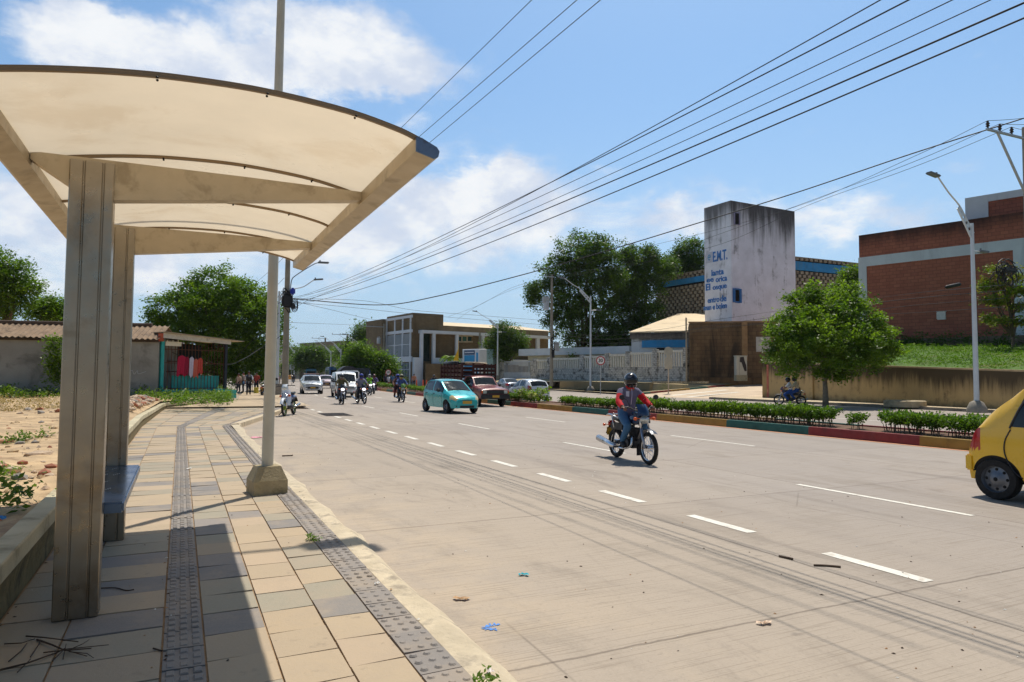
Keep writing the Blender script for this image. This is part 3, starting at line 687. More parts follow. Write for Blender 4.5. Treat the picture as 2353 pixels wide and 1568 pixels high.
mb = MB(); mb.prism([(-.15, hL+.02), (Lw+.05, hR-.0), (Lw+.05, hR+.26), (-.15, hL+.28)], lambda u, v, d: (u, d, v), -.32, -.27); mb.build('fascia_board', mat('pale_board', C(206, 200, 186), .8, 0, .15, 3, stain=C(140, 126, 108), ssc=3), st)
mb = MB(); mb.prism([(-.2, hL+.30), (Lw+.75, hR+.18), (Lw+.75, hR+.22), (-.2, hL+.34)], lambda u, v, d: (u, d, v), -.5, 3.0); mb.build('roof', mat('tin_roof', C(176, 160, 134), .7, .2, .2, 2, 0, stain=C(110, 80, 56), ssc=1.5), st)
mb = MB(); mb.box((.12, -.04, hL-.36), (.95, .0, hL-.14)); [mb.box((.2+.27*i, -.05, hL-.16), (.24+.27*i, -.041, hL-.05)) for i in range(3)]; mb.build('price_board', mat('white_board', C(225, 215, 190), .8, 0, .1, 8), st)
mb = MB(); mb.box((.7, 1.0, .9), (Lw-.3, 1.5, .95)); mb.box((.7, 1.0, 1.45), (Lw-.3, 1.5, 1.5)); mb.build('shelf', mat('brown_shelf', C(92, 60, 40), .8, 0, .2, 4), st)
# garments on the bars
def garment(label, x, col, w_, h, zt, flare):
    mb = MB(); n = 9
    def fn(i, j):
        ww = w_*(.55+.45*min(1, j*9))*(1+flare*j)/2; u = (i*2-1)*ww
        return (u, -.035-.025*sin(i*pi*4)*j-.02*sin(i*pi), -j*h*(1+.06*sin(i*9+x*7))-.05*abs(i*2-1)*(j < .1))
    mb.grid(fn, 12, 10); o = mb.build('garment', mat('cloth_'+label.split()[0]+label.split()[1], col, .9, 0, .1, 8), None, True)
    mb2 = MB(); mb2.tube([(-w_*.3, -.03, -.02), (0, -.03, .05), (w_*.3, -.03, -.02)], .006, 4); mb2.tube([(0, -.03, .05), (.02, -.01, .1)], .005, 4); mb2.build('hanger', m_dark, o)
    pw = st.matrix_world if False else Matrix.Translation(st.location) @ Matrix.Rotation(st.rotation_euler.z, 4, 'Z')
    o.location = pw @ Vector((x, -.03, zt)); o.rotation_euler = (0, 0, st.rotation_euler.z)
    tag(o, label, 'garment', 'clothes hung on the stall bars')
garment('pink crimson dress hanging leftmost on the stall bars', .98, C(180, 26, 64), .42, 1.05, 1.78, .25)
garment('dark crimson narrow blouse hanging between pink dress and white top', 1.26, C(150, 20, 54), .2, .95, 1.72, .15)
garment('white lilac top hanging in the middle of the stall clothes', 1.52, C(206, 196, 212), .24, 1.05, 1.72, .1)
garment('coral orange skirt hanging beside the white top', 1.76, C(200, 100, 80), .26, .98, 1.62, .15)
garment('red and pale blue shirt hanging rightmost on the stall bars', 2.0, C(196, 74, 60), .26, .86, 1.68, .2)

# ---- rubble, stones, weeds
m_stone = mat('rubble_stone', C(196, 172, 146), .95, 0, .25, 4, .6, 20); m_stone2 = mat('rubble_brick', C(170, 110, 84), .95, 0, .25, 5, .6, 20); m_stone3 = mat('rubble_grey', C(150, 142, 132), .95, 0, .25, 4, .6, 20)
def rockm(seed, sx, sy, sz):
    rr = random.Random(seed); bm = bmesh.new(); bmesh.ops.create_icosphere(bm, subdivisions=1, radius=.5)
    for v in bm.verts: v.co = Vector((v.co.x*sx, v.co.y*sy, v.co.z*sz))*rr.uniform(.72, 1.2)
    return bm
def rock(label, x, y, z_, sx, sy, sz, m, seed, grp=None, rz=0):
    mb = MB(); bm = rockm(seed, sx, sy, sz); mb.bm(bm); bm.free(); o = mb.build('rock', m); o.location = (x, y, z_+sz*.2); o.rotation_euler = (0, 0, rz); tag(o, label, 'rock', grp); return o
def lotpt(px, py):
    p = G(px, py, .42)
    for _ in range(4): p = G(px, py, lotz(p[0], p[1]))
    return p
p = lotpt(85, 1046); rock('flat pale slab of stone lying tilted on the dirt', p[0], p[1], p[2]-.02, .42, .2, .13, m_stone, 3, None, .5)
p = lotpt(30, 1085); rock('chunky pale lump of concrete on the dirt near the wall', p[0], p[1], p[2]-.02, .22, .2, .16, m_stone, 4)
p = lotpt(8, 1018); rock('rusty red broken brick at the left edge of the lot', p[0], p[1], p[2]-.01, .3, .18, .12, m_stone2, 5)
rr = random.Random(11)
pts = [(20, 1028), (45, 1020), (60, 1012), (110, 1005), (120, 1000), (95, 1003), (80, 1018), (30, 1040), (52, 1065), (100, 1062), (118, 1075), (12, 1072), (60, 955), (95, 972), (112, 980), (125, 985), (40, 972), (20, 985), (78, 1085), (102, 1090), (70, 1100), (45, 1100), (115, 1095)]
for i, (px, py) in enumerate(pts):
    p = lotpt(px, py); s = rr.uniform(.06, .16)
    rock('small broken stone lying loose on the bare dirt', p[0], p[1], p[2]-.01, s*1.4, s, s*.7, rr.choice([m_stone, m_stone, m_stone, m_stone3, m_dirt, m_dirt, m_stone2]), 20+i, 'loose stones on the lot', rr.uniform(0, 6))
mb = MB()
for i in range(800):
    x = -1.25-rr.random()**1.5*9; y = 4+rr.random()*26; s = rr.choice([.012, .015, .02, .03, .045])*rr.uniform(.7, 1.3); mb.mi = rr.choice([0, 0, 0, 3, 3, 3, 1, 2]); x += SHL(y); a = rr.uniform(0, 6); z_ = lotz(x, y)
    c_, d_ = cos(a)*s, sin(a)*s; mb.add([(x-c_, y-d_, z_), (x+d_*.7, y-c_*.7, z_), (x+c_, y+d_, z_), (x-d_*.7, y+c_*.7, z_), (x+c_*.2, y+d_*.2, z_+s*.8), (x-c_*.3, y-d_*.2, z_+s*.7)], [(0, 1, 5), (1, 4, 5), (1, 2, 4), (2, 3, 4), (3, 5, 4), (3, 0, 5)])
stuff(mb.build('gravel', [m_stone, m_stone2, m_stone3, m_dirt]), 'small stones and grit strewn over the bare dirt lot', 'gravel')
# rubble heap beside the wall
mb = MB()
for i in range(420):
    y = rr.uniform(23.5, 33); x = -1.2+SHL(y)-abs(rr.gauss(0, 1.1))-.05; s = rr.uniform(.06, .22); mb.mi = rr.choice([0, 0, 1, 2]); bm = rockm(100+i, s*1.3, s, s*.7)
    mb.M = Matrix.Translation((x, y, lotz(x, y)+s*.12+.08*exp(-((x+1.7-SHL(y))**2)))) @ Matrix.Rotation(rr.uniform(0, 6), 4, 'Z') @ Matrix.Rotation(rr.uniform(-.5, .5), 4, 'X'); mb.bm(bm); bm.free()
stuff(mb.build('rubble_heap', [m_stone, m_stone2, m_stone3]), 'heap of broken brick and stone rubble beside the low wall', 'rubble')
def weeds(name, label, pts, sp, per, size, leaf, seed):
    me = leaf_mesh(name, pts, sp, per, size, LF[leaf], seed=seed, up_bias=.5, aspect=.45); stuff(link(name, me), label, 'weeds')
g_ = np.random.default_rng(21); cs = []
for i in range(420):
    px = g_.uniform(-60, 140); py = g_.uniform(882, 916); p = G(px, py, .5); h = g_.uniform(.03, .45)*(2.4 if px < 30 else 1.5)*np.clip((925-py)/26, .15, 1); cs.append((p[0], p[1], p[2]+h))
weeds('weeds', 'bright green weeds growing along the foot of the shed', cs, .13, 26, .15, 'weed', 31)
cs = []
for i in range(420):
    px = g_.uniform(296, 530); py = g_.uniform(893, 924-max(0, 400-px)*.12); p = G(px, py, .5); h = g_.uniform(.0, .32)*(1.25 if px < 340 else .8); cs.append((p[0], p[1], p[2]+h))
weeds('weeds', 'low yellow green weeds between the stall and the rubble heap', cs, .13, 24, .13, 'weed', 32)
cs = [(*lotpt(px, py)[:2], lotpt(px, py)[2]+.05) for px, py in [(15, 1020), (25, 1016), (40, 1013), (58, 1010), (70, 1008), (0, 1100), (8, 1095), (105, 1003), (48, 1016)] for _ in (0, 1)]
weeds('weeds', 'thin tufts of green weed among loose stones on the dirt', cs, .09, 24, .07, 'weed', 33)
cs = [(*lotpt(px, py)[:2], .55) for px, py in [(5, 1165), (20, 1170), (38, 1172), (55, 1160), (30, 1180), (10, 1185), (0, 1175), (48, 1178)]]
weeds('weeds', 'dark green creeping weed behind the low wall in the shelter shade', cs, .1, 22, .08, 'dark', 34)
# dry grass strip
cs = []
for i in range(260):
    p = G(g_.uniform(-60, 135), g_.uniform(914, 944), .45); cs.append((p[0], p[1], lotz(p[0], p[1])+g_.uniform(-.02, .015)))
LF['dry'] = leafmat('leaf_dry', (.30, .21, .10), (.42, .32, .16), .2)
weeds('dry_grass', 'dry straw coloured grass strip across the empty lot', cs, .12, 22, .07, 'dry', 35)
# creeper on the shed wall
cs = []
for i in range(80):
    p = AD(g_.uniform(112, 142), g_.uniform(775, 880), 32.5); cs.append(p)
o = link('creeper', leaf_mesh('creeper', cs, .16, 18, .16, LF['weed'], seed=36)); tag(o, 'leafy green creeper climbing the shed wall behind the near column', 'creeper')
# blue rubbish behind the wall
def bag(label, p, r_, col):
    mb = MB(); bm = bmesh.new(); bmesh.ops.create_icosphere(bm, subdivisions=3, radius=1)
    for v in bm.verts: v.co *= 1+.16*sin(v.co.x*9+v.co.z*4)*cos(v.co.y*8)
    for v in bm.verts: v.co = Vector((v.co.x*r_[0], v.co.y*r_[1], v.co.z*r_[2]))
    mb.bm(bm); bm.free(); o = mb.build('plastic_bag', mat('bag_%d' % int(col[2]*999), col, .35, 0, .1, 5), None, True); o.location = p; tag(o, label, 'plastic bag')
bag('bright blue plastic bag lying behind the low wall at left', tuple(np.array(AX(0, 1213, -1.35))+np.array((0, 0, .03))), (.06, .07, .07), C(0, 130, 210))
bag('dark blue crumpled bag among weeds behind the low wall', tuple(AX(33, 1192, -1.5)), (.08, .06, .025), C(20, 30, 150))
# ---- twigs and dead sticks on the pavement
m_twig = mat('dead_twig', C(74, 58, 44), .9, 0, .25, 6)
tw = thing('fallen_branch', 'dead forked branch lying on pavement at the foot of the near column', 'branch', (*G(90, 1500, ZP)[:2], ZP+.004))
mb = MB(); ob = Vector(tw.location)
def tl(pp, r0):
    q = [Vector(G(a, b_, ZP+.012+.01*(k % 2)))-ob for k, (a, b_) in enumerate(pp)]; mb.tube(q, [r0*(1-.6*k/len(q)) for k in range(len(q))], 5)
for pp, r0 in [([(0, 1540), (60, 1525), (130, 1500), (150, 1490)], .006), ([(85, 1470), (120, 1482), (150, 1495), (210, 1490)], .006), ([(60, 1462), (100, 1465), (180, 1475)], .005), ([(20, 1520), (50, 1495), (62, 1478)], .004), ([(70, 1510), (90, 1480), (94, 1470)], .004), ([(150, 1492), (250, 1482)], .003), ([(100, 1500), (150, 1494), (200, 1508)], .004), ([(10, 1480), (50, 1478), (80, 1468)], .004), ([(40, 1545), (70, 1515)], .003), ([(145, 1515), (152, 1480)], .003), ([(120, 1520), (145, 1495)], .003), ([(155, 1495), (190, 1480), (205, 1470)], .003), ([(160, 1498), (200, 1502), (215, 1512)], .003)]: tl(pp, r0)
mb.build('twig', m_twig, tw)
def twig(label, pp, r0, z_=ZP):
    mb = MB(); q = [G(a, b_, z_+r0) for a, b_ in pp]; mb.tube(cat(q, 3) if len(q) > 2 else q, r0, 5); tag(mb.build('twig', m_twig), label, 'twig')
twig('thin bent twig on the shaded pavement right of the column', [(228, 1352), (265, 1351), (290, 1357), (308, 1355)], .004)
twig('straight dark stick lying on the road near the second dash', [(1790, 1278), (1805, 1281), (1822, 1285)], .010, 0)
twig('long dark stick lying on the road between dashes and cable shadows', [(1870, 1299), (1900, 1300), (1932, 1303)], .009, 0)
twig('thin stick on the roadway beside the concrete lamp foot', [(608+40, 1048), (640+30, 1047), (672, 1046)], .012, 0)
twig('short stick on the tan pavement slab near the bottom', [(352, 1430+60), (372, 1496)], .005)
# litter, one by one
def litter(label, px, py, z_, sx, sy, col, n='litter'):
    p = G(px, py, z_+.004); mb = MB(); mb.grid(lambda i, j: ((i-.5)*sx*(1+.3*sin(j*5)), (j-.5)*sy*(1+.3*cos(i*6)), .004+.012*abs(sin(i*5+j*4))), 5, 5)
    o = mb.build(n, mat('litter_%d_%d' % (px, py), col, .6, 0, .15, 20)); o.location = p; o.rotation_euler = (0, 0, px*.37); tag(o, label, 'litter')
litter('tiny turquoise scrap of plastic on the roadway', 1204, 1322, 0, .07, .045, C(0, 176, 190))
litter('pink scrap of cloth in the bus bay by the lamp pole', 590, 1006, 0, .3, .3, C(226, 150, 160))
litter('white paper scrap on the tactile strip ahead of the shelter', 436, 1078, ZP, .08, .06, C(235, 230, 220))
litter('white crumpled wrapper in the joint beside the dotted strip', 1125, 1545, ZP, .05, .03, C(240, 228, 222))
litter('small white wrapper on the dotted strip', 866, 1343, ZP, .035, .03, C(240, 236, 228))
litter('pale wrapper on the road right of the cable shadows', 1757, 1434, 0, .09, .04, C(226, 196, 166))
litter('dull tan dead leaf lying on the road by the kerb', 1060, 1378, 0, .10, .05, C(190, 150, 104), 'dead_leaf')
m_bp = mat('blue_paint', C(84, 140, 214), .8, 0, .2, 12)
mb = MB(); c_ = G(1135, 1442)
for a in range(40):
    t0, t1 = .5+a*.13, .5+(a+1)*.13; r0 = .052+.012*sin(a*1.7)+.008*sin(a*4.1); r1 = r0-.026
    if a < 33: mb.quad((c_[0]+r0*cos(t0)*1.3, c_[1]+r0*sin(t0), .004), (c_[0]+r0*cos(t1)*1.3, c_[1]+r0*sin(t1), .004), (c_[0]+r1*cos(t1)*1.3, c_[1]+r1*sin(t1), .004), (c_[0]+r1*cos(t0)*1.3, c_[1]+r1*sin(t0), .004))
struct(up(mb.build('road_marking', m_bp, recalc=False)))
# specks, dead leaves and grit scattered over road and pavement
mb = MB(); rr = random.Random(4)
for i in range(700):
    if rr.random() < .6: x_ = rr.uniform(1.7, 9); y_ = 2.2+rr.random()**1.6*22; zz = .002
    else: y_ = rr.uniform(2.5, 20); x_ = rr.choice([rr.uniform(-.95, 1.4), rr.gauss(1.43, .04), rr.gauss(-.93, .05), rr.gauss(-.05, .03)]); zz = ZP+.003
    s = rr.uniform(.003, .009); a = rr.uniform(0, 6); mb.mi = rr.choice([0, 0, 0, 1, 2])
    dx, dy = cos(a)*s*rr.uniform(1, 2.2), sin(a)*s*rr.uniform(1, 2.2)
    mb.add([(x_-dx, y_-dy, zz), (x_+dy*.6, y_-dx*.6, zz), (x_+dx, y_+dy, zz), (x_-dy*.6, y_+dx*.6, zz), (x_, y_, zz+s*.8)], [(0, 1, 4), (1, 2, 4), (2, 3, 4), (3, 0, 4)])
stuff(mb.build('grit', [mat('grit_dark', C(72, 54, 40), .9), mat('grit_tan', C(170, 130, 92), .9), mat('grit_pale', C(232, 226, 214), .8)]), 'specks of grit and dead leaves on road and pavement', 'grit')
cs = [G(718, 1237, ZP+.02), G(722, 1238, ZP+.02), G(712, 1236, ZP+.015)]; weeds('weeds', 'small green tuft growing between slabs by the dotted strip', cs, .03, 30, .035, 'weed', 41)
cs = [G(1120, 1562, ZP+.02), G(1105, 1566, ZP+.02), G(1135, 1566, .06)]; weeds('weeds', 'small green tuft growing at the kerb by the bottom edge', cs, .03, 30, .035, 'weed', 42)
# ================================================================ right side: pavements, walls, bank, buildings
CRH = np.array([cos(YAW), -sin(YAW)]); CFH = np.array([sin(YAW), cos(YAW)])
def wdir(deg):
    """horizontal direction at deg from the view axis (left negative)"""
    a = radians(deg); v = CRH*sin(a)+CFH*cos(a); return np.array([v[0], v[1], 0.0])
def hit(P, d, px):
    """point along P + t*d that is seen at column px"""
    l0 = (P[:2] @ CRH); d0 = (P[:2] @ CFH); dl = (d[:2] @ CRH); dd = (d[:2] @ CFH); r = (px-W/2)/F
    t_ = (r*d0-l0)/(dl-r*dd); return t_
def brickmat(name, c1, c2, mortar, bw, bh, rough=.85, stain=None, samt=.5, ssc=.6, gap=.012, top=None, bias=0.0, streak=True):
    if name in MATS: return MATS[name]
    m = bpy.data.materials.new(name); m.use_nodes = True; t = NT(m.node_tree); b = t.n['Principled BSDF']
    co = t.node('ShaderNodeTexCoord').outputs['Object']; x, y, z = t.xyz(co)
    cb = t.node('ShaderNodeCombineXYZ'); t.l.new(t.math('ADD', x, y), cb.inputs[0]); t.l.new(z, cb.inputs[1])
    br = t.node('ShaderNodeTexBrick'); t.l.new(cb.outputs[0], br.inputs['Vector']); br.inputs['Scale'].default_value = 1.0
    br.inputs['Brick Width'].default_value = bw; br.inputs['Row Height'].default_value = bh; br.inputs['Mortar Size'].default_value = gap; br.inputs['Bias'].default_value = bias
    for k, c_ in (('Color1', c1), ('Color2', c2), ('Mortar', mortar)): br.inputs[k].default_value = (*c_, 1)
    n = t.noise(co, 1.2, 7, .65, .3); base = t.mix(t.map(n, .3, .75, 0, .45), br.outputs[0], t.mix(1.0, br.outputs[0], (.55, .5, .48), 'MULTIPLY'))
    if stain:
        s = t.noise(t.scale(co, (1, 1, .2)) if streak else co, ssc, 8, .65, .4); mk = t.map(s, .45, .66, 0, samt, True)
        if top: mk = t.math('MULTIPLY', t.map(t.math('MULTIPLY_ADD', t.math('SUBTRACT', s, .5), 3.0, z), top[0], top[1], 0, 1, True), samt)
        base = t.mix(mk, base, stain)
    t.l.new(base, b.inputs['Base Color']); b.inputs['Roughness'].default_value = rough
    bn = t.node('ShaderNodeBump'); bn.inputs['Strength'].default_value = .5; bn.inputs['Distance'].default_value = .02; t.l.new(br.outputs[1], bn.inputs['Height']); bn.invert = True; t.l.new(bn.outputs[0], b.inputs['Normal'])
    MATS[name] = m; return m
def stained(name, col, stain, top, samt=.85, sc=.5, low=None, ky=0.0):
    """painted wall with dark weathering that runs down from its top edge"""
    if name in MATS: return MATS[name]
    m = bpy.data.materials.new(name); m.use_nodes = True; t = NT(m.node_tree); b = t.n['Principled BSDF']
    co = t.node('ShaderNodeTexCoord').outputs['Object']; x, y, z = t.xyz(co)
    base = t.mix(t.map(t.noise(co, .6, 6, .6), .3, .7), tuple(c*.86 for c in col), tuple(min(1, c*1.08) for c in col))
    s = t.noise(t.scale(co, (1, 1, .09)), sc*2.2, 8, .7, .2); s2 = t.noise(co, sc*1.3, 8, .7)
    zz = t.math('ADD', t.math('MULTIPLY_ADD', y, ky, z), t.math('MULTIPLY', t.math('SUBTRACT', s, .5), (top[1]-top[0])*2.6))
    mk = t.map(zz, top[0], top[1], 0, samt, True)
    mk = t.math('MAXIMUM', mk, t.map(t.math('MULTIPLY', s, s2), .27, .41, 0, samt*.75, True))
    base = t.mix(mk, base, stain)
    if low: base = t.mix(t.map(t.math('ADD', z, t.math('MULTIPLY', t.math('SUBTRACT', s2, .5), 1.6)), low[0], low[1], .75, 0, True), base, low[2])
    t.l.new(base, b.inputs['Base Color']); b.inputs['Roughness'].default_value = .88; MATS[name] = m; return m
# ---- far pavement and kerb
fk = [G(2353, 955), G(2200, 947), G(1900, 931), G(1668, 918)]
kA, kB = np.array([35.0, -12, 0]), np.array([36.1, 40.2, 0])
m_pav3 = mat('far_paving', C(204, 184, 152), .9, 0, .18, .7, .3, 20, stain=C(150, 134, 112), ssc=.7, samt=.6)
m_fkerb = mat('grey_kerb', C(132, 124, 112), .9, 0, .2, 2, .2, 20, stain=C(80, 72, 62), ssc=1.5, samt=.6)
mb = MB(); mb.quad((kA[0]+.15, kA[1], .15), (44, kA[1], .15), (44.5, 40.2, .15), (kB[0]+.15, 40.2, .15)); struct(up(mb.build('pavement', m_pav3, recalc=False)))
mb = MB(); mb.wall(kA, kB, -.02, .154, -.16); mb.wall(kB, (44.5, 40.3), -.02, .152, -.12); struct(mb.build('kerb', m_fkerb))
# ---- side street climbing to the right, terrace behind
S0 = np.array([36.4, 50.3, .0]); S1 = AD(1752, 880, 75); sdir = (S1-S0); L_ = np.linalg.norm(sdir[:2]); slope = S1[2]/L_
sd2 = np.array([sdir[0]/L_, sdir[1]/L_])
def sx(t_, off, dz=0): p = S0[:2]+sd2*t_+np.array([sd2[1], -sd2[0]])*off; return (p[0], p[1], max(0.0, t_*slope)+dz)
mb = MB(); mb.grid(lambda i, j: sx(-2+62*i, 14*j, .006), 20, 4); struct(up(mb.build('side_street', mat('side_concrete', C(206, 184, 156), .88, 0, .12, .5, .2, 30, stain=C(170, 146, 120), ssc=.6, samt=.5), recalc=False)))
mb = MB()
for (t0, t1, o0, o1) in ((1.0, 9.5, 3.2, 3.75), (16, 27, 4.0, 4.5), (-1, 7, 6.0, 6.5)): mb.quad(sx(t0, o0, .011), sx(t1, o0, .011), sx(t1, o1, .011), sx(t0, o1, .011))
struct(up(mb.build('street_markings', m_line, recalc=False)))
kcol = [2, 0, 1, 2, 0, 1, 0, 1, 2]
mb = MB()
for i in range(9):
    mb.mi = kcol[i]; a, b_ = sx(-.5+3.0*i, 0), sx(2.5+3.0*i, 0)
    mb.wall(a, b_, a[2]-.05, a[2]+.16, .22, b_[2]-.05, b_[2]+.16)
struct(mb.build('painted_kerb', kc))
# terrace ground: rises from the far pavement to the fence
def terz(p): return 0
mb = MB()
E0, E1 = AD(1215, 869, 96), AD(1600, 882, 72)
T0 = np.array(sx(-.4, -.2, .15)); T1 = np.array(sx(30, -.2, .15))
m_terr = mat('terrace_earth', C(176, 158, 122), .95, 0, .2, .5, .5, 8, stain=C(112, 118, 62), ssc=.5, samt=.7)
lwL, lwR = AD(1288, 877, 82), AD(1499, 879, 76)
P0, P1 = AD(1286, 900, 80), AD(1499, 903, 74); z0, z1 = AD(1286, 876, 80)[2], AD(1499, 880, 74)[2]
PL = P0+(P0-P1)*.9; q3 = lambda p, z_: (p[0], p[1], z_)
Tm = np.array(sx(12, -.2, .15)); b2 = np.array([.12, .2, 0])
mb.quad(q3(P0+b2, z0-.05), q3(P1+b2, z1-.05), tuple(E1), tuple(E0)); mb.quad(q3(PL+b2, z0-.3), q3(P0+b2, z0-.05), tuple(E0), q3(E0+(E0-E1)*.5, E0[2]-.5))
mb.add([q3(P1+b2, z1-.05), tuple(Tm), tuple(T1), (T1[0]+8, T1[1]+30, T1[2]+.5), tuple(E1)], [(0, 1, 4), (1, 2, 4), (2, 3, 4)])
mb.add([tuple(T0), tuple(Tm), q3(P1, .15), q3(P0, .15), q3(PL, .15), (bend(95)+36.4, 95, .152), (bend(70)+36.4, 70, .152)], [(0, 1, 2), (0, 2, 3), (0, 3, 6), (6, 3, 4), (6, 4, 5)])
mb.add([q3(P1+b2, z1-.05), tuple(Tm), q3(P1, .1)], [(0, 1, 2)])
mb.quad(tuple(E1), (T1[0]+8, T1[1]+30, T1[2]+.5), (150, 190, 2.5), tuple(E0)); mb.quad(tuple(E0), (150, 190, 2.5), (120, 330, 2.5), (46, 140, .2))
struct(up(mb.build('terrace', m_terr, recalc=False)))
struct(up(strip('pavement', m_pav3, lambda Y: 36.3, lambda Y: 44, [50.5+3*i for i in range(40)], .15)))
mb = MB(); [mb.wall((36.3+bend(50.5+6*i), 50.5+6*i), (36.3+bend(56.5+6*i), 56.5+6*i), -.02, .156, -.14) for i in range(19)]; struct(mb.build('kerb', m_fkerb))
# low wall on the terrace
m_lw = stained('low_wall_stain', C(164, 142, 104), C(92, 82, 62), (.9, 1.3), .6, 1.0)
mb = MB(); mb.wall(P0, P1, -.1, z0, .3, None, z1); e_ = P1+np.array([1.2, 2.2, 0]); mb.wall(P1, e_, -.1, z1, .3); tag(mb.build('low_wall', m_lw), 'long low tan concrete wall beyond the road below the white fence', 'wall')
mb = MB(); a = P1+np.array([.5, .5, z1-P1[2]]); b_ = np.array(sx(12, -.4, .5)); mb.tube([a, (a+b_)/2, b_], .08, 6)
for i in range(22):
    q = a+(b_-a)*i/21; mb.box((q[0]-.09, q[1]-.09, q[2]-.05), (q[0]+.09, q[1]+.09, q[2]+.16))
tag(mb.build('kerb_edging', mat('edging', C(150, 138, 116), .9, 0, .2, 3)), 'row of edging stones running down from the white fence corner', 'edging')
# ---- retaining wall
wl, wr_ = G(1756, 914, .14), G(2240, 938, .14); rd = (wr_-wl)/np.linalg.norm(wr_-wl); zl = AD(1756, 834, wl[:2] @ CFH)[2]; zr = AD(2240, 851, wr_[:2] @ CFH)[2]
L2 = np.linalg.norm(wr_-wl); ext = 1.9; we = wl+rd*L2*ext; ze = zl+(zr-zl)*ext
m_ret = stained('retaining_concrete', C(182, 156, 110), C(66, 54, 38), (1.45, 2.5), .92, 1.1, (.0, .5, C(100, 78, 52)), (zr-zl)/L2)
rw = thing('retaining_wall', 'long stained ochre retaining wall below the grass bank', 'wall', tuple(wl*[1, 1, 0]))
mb = MB(); mb.M = Matrix.Translation(-Vector(rw.location)); n_ = Vector((-rd[1], rd[0], 0))
mb.wall(wl, we, -.1, zl, .35, None, ze); mb.build('wall', m_ret, rw)
back = wl+np.array([7.5, 4.5, 0]); mb = MB(); mb.M = Matrix.Translation(-Vector(rw.location)); mb.wall(wl+rd*.36, back, -.1, zl-.002, .35, None, zl+.9); mb.build('return_wall', m_ret, rw)
mb = MB(); mb.M = Matrix.Translation(-Vector(rw.location)); mb.wall(wl+rd*(-.01), wl+rd*.55, .1, zl-.15, -.02); mb.build('end_pier', mat('faded_red_paint', C(176, 100, 86), .9, 0, .25, 3, stain=C(200, 166, 120), ssc=3, samt=.8), rw)
mb = MB(); mb.M = Matrix.Translation(-Vector(rw.location)); mb.wall(wl+rd*(-.05), we, zl+.001, zl+.09, .5, ze+.001, ze+.09); mb.build('coping', mat('coping', C(186, 160, 124), .9, 0, .2, 2), rw)
for f_ in (.27,):
    q = wl+rd*L2*f_; mb = MB(); mb.M = Matrix.Translation(-Vector(rw.location)); mb.wall(q, q+rd*.7, -.1, zl+(zr-zl)*f_-.02, -.12); mb.build('buttress', m_ret, rw)
# ---- brick building on the bank
C0 = AD(1978, 790, 60); hor = lambda px: 864.5+(px-W/2)*ROLL
bd = wdir(-41)*-1.0
zt, zbt, zbb, zg = [AD(1978, y_, 60)[2] for y_ in (539, 591, 613, 792)]
tR = hit(C0, bd, 2353); bLen = tR+14
m_rb = brickmat('red_block', C(176, 106, 80), C(160, 94, 72), C(128, 80, 62), .55, .28, .9, C(42, 26, 22), .9, .5, .018, (zt-1.6-zg, zt+.1-zg))
m_wb = mat('grey_white_render', C(198, 204, 206), .85, 0, .08, .8, 0, stain=C(150, 150, 150), ssc=.7, samt=.4, streak=True)
bb = thing('brick_building', 'large red block building with white bands on the grass bank at right', 'building', (C0[0], C0[1], zg), atan2(bd[1], bd[0]))
h = lambda z_: z_-zg
def wprj(P, d, px, py):
    """wall coordinates (along, up) of the image point on the wall through P with direction d"""
    t_ = hit(P, d, px); q = P+d*t_; return t_, AD(px, py, q[:2] @ CFH)[2]
mb = MB(); mb.box((0, 0, -3), (bLen, 18, h(zt))); mb.build('wall', m_rb, bb)
mb = MB(); u1 = hit(C0, bd, 1996); u2 = hit(C0, bd, 2336)
mb.box((-.06, -.05, h(zbb)), (bLen, .0, h(zbt))); mb.box((-.06, -.05, -2), (u1, 0, h(zbb))); mb.box((u2, -.05, -2), (u2+2.2, 0, h(zbb))); mb.box((-.06, 0, -2), (-.002, 3, h(zbt))); mb.build('white_band', m_wb, bb)
mb = MB(); mb.box((u1, -.12, -2), (bLen, -.02, .35)); mb.build('plinth', mat('plinth_stone', C(120, 104, 84), .9, 0, .2, 2), bb)
u3 = hit(C0, bd, 2196); up_, zu = wprj(C0, bd, 2222, 449); zu2 = wprj(C0, bd, 2222, 470)[1]
q0 = 2.5
mb = MB(); mb.box((u3+1.2, q0, h(zt)-.5), (bLen, 14, h(zu2)+.6)); mb.build('upper_block', brickmat('red_block_upper', C(168, 100, 76), C(152, 88, 68), C(118, 74, 58), .55, .28, .9, C(70, 44, 36), .5, .5, .018), bb)
mb = MB(); mb.box((u3+.3, q0-.12, h(zt)-.4), (u3+1.9, 14.1, h(zu)+.45)); mb.box((u3+1.9, q0-.1, h(zu2)+.6), (bLen, 14.1, h(zu)+.45)); mb.build('parapet', m_wb, bb)
ua, za = wprj(C0, bd, 2158, 735); ub, zb2 = wprj(C0, bd, 2177, 716)
mb = MB(); mb.box((ua, -.14, h(za)), (ub, -.001, h(zb2))); mb.box((ua-.06, -.05, h(zb2)), (ub+.06, -.16, h(zb2)+.05)); mb.box((ua-.05, -.152, h(za)+.05), (ua+.03, -.141, h(zb2)-.05)); mb.build('meter_box', mat('white_box', C(214, 206, 196), .6, 0, .1, 5), bb)
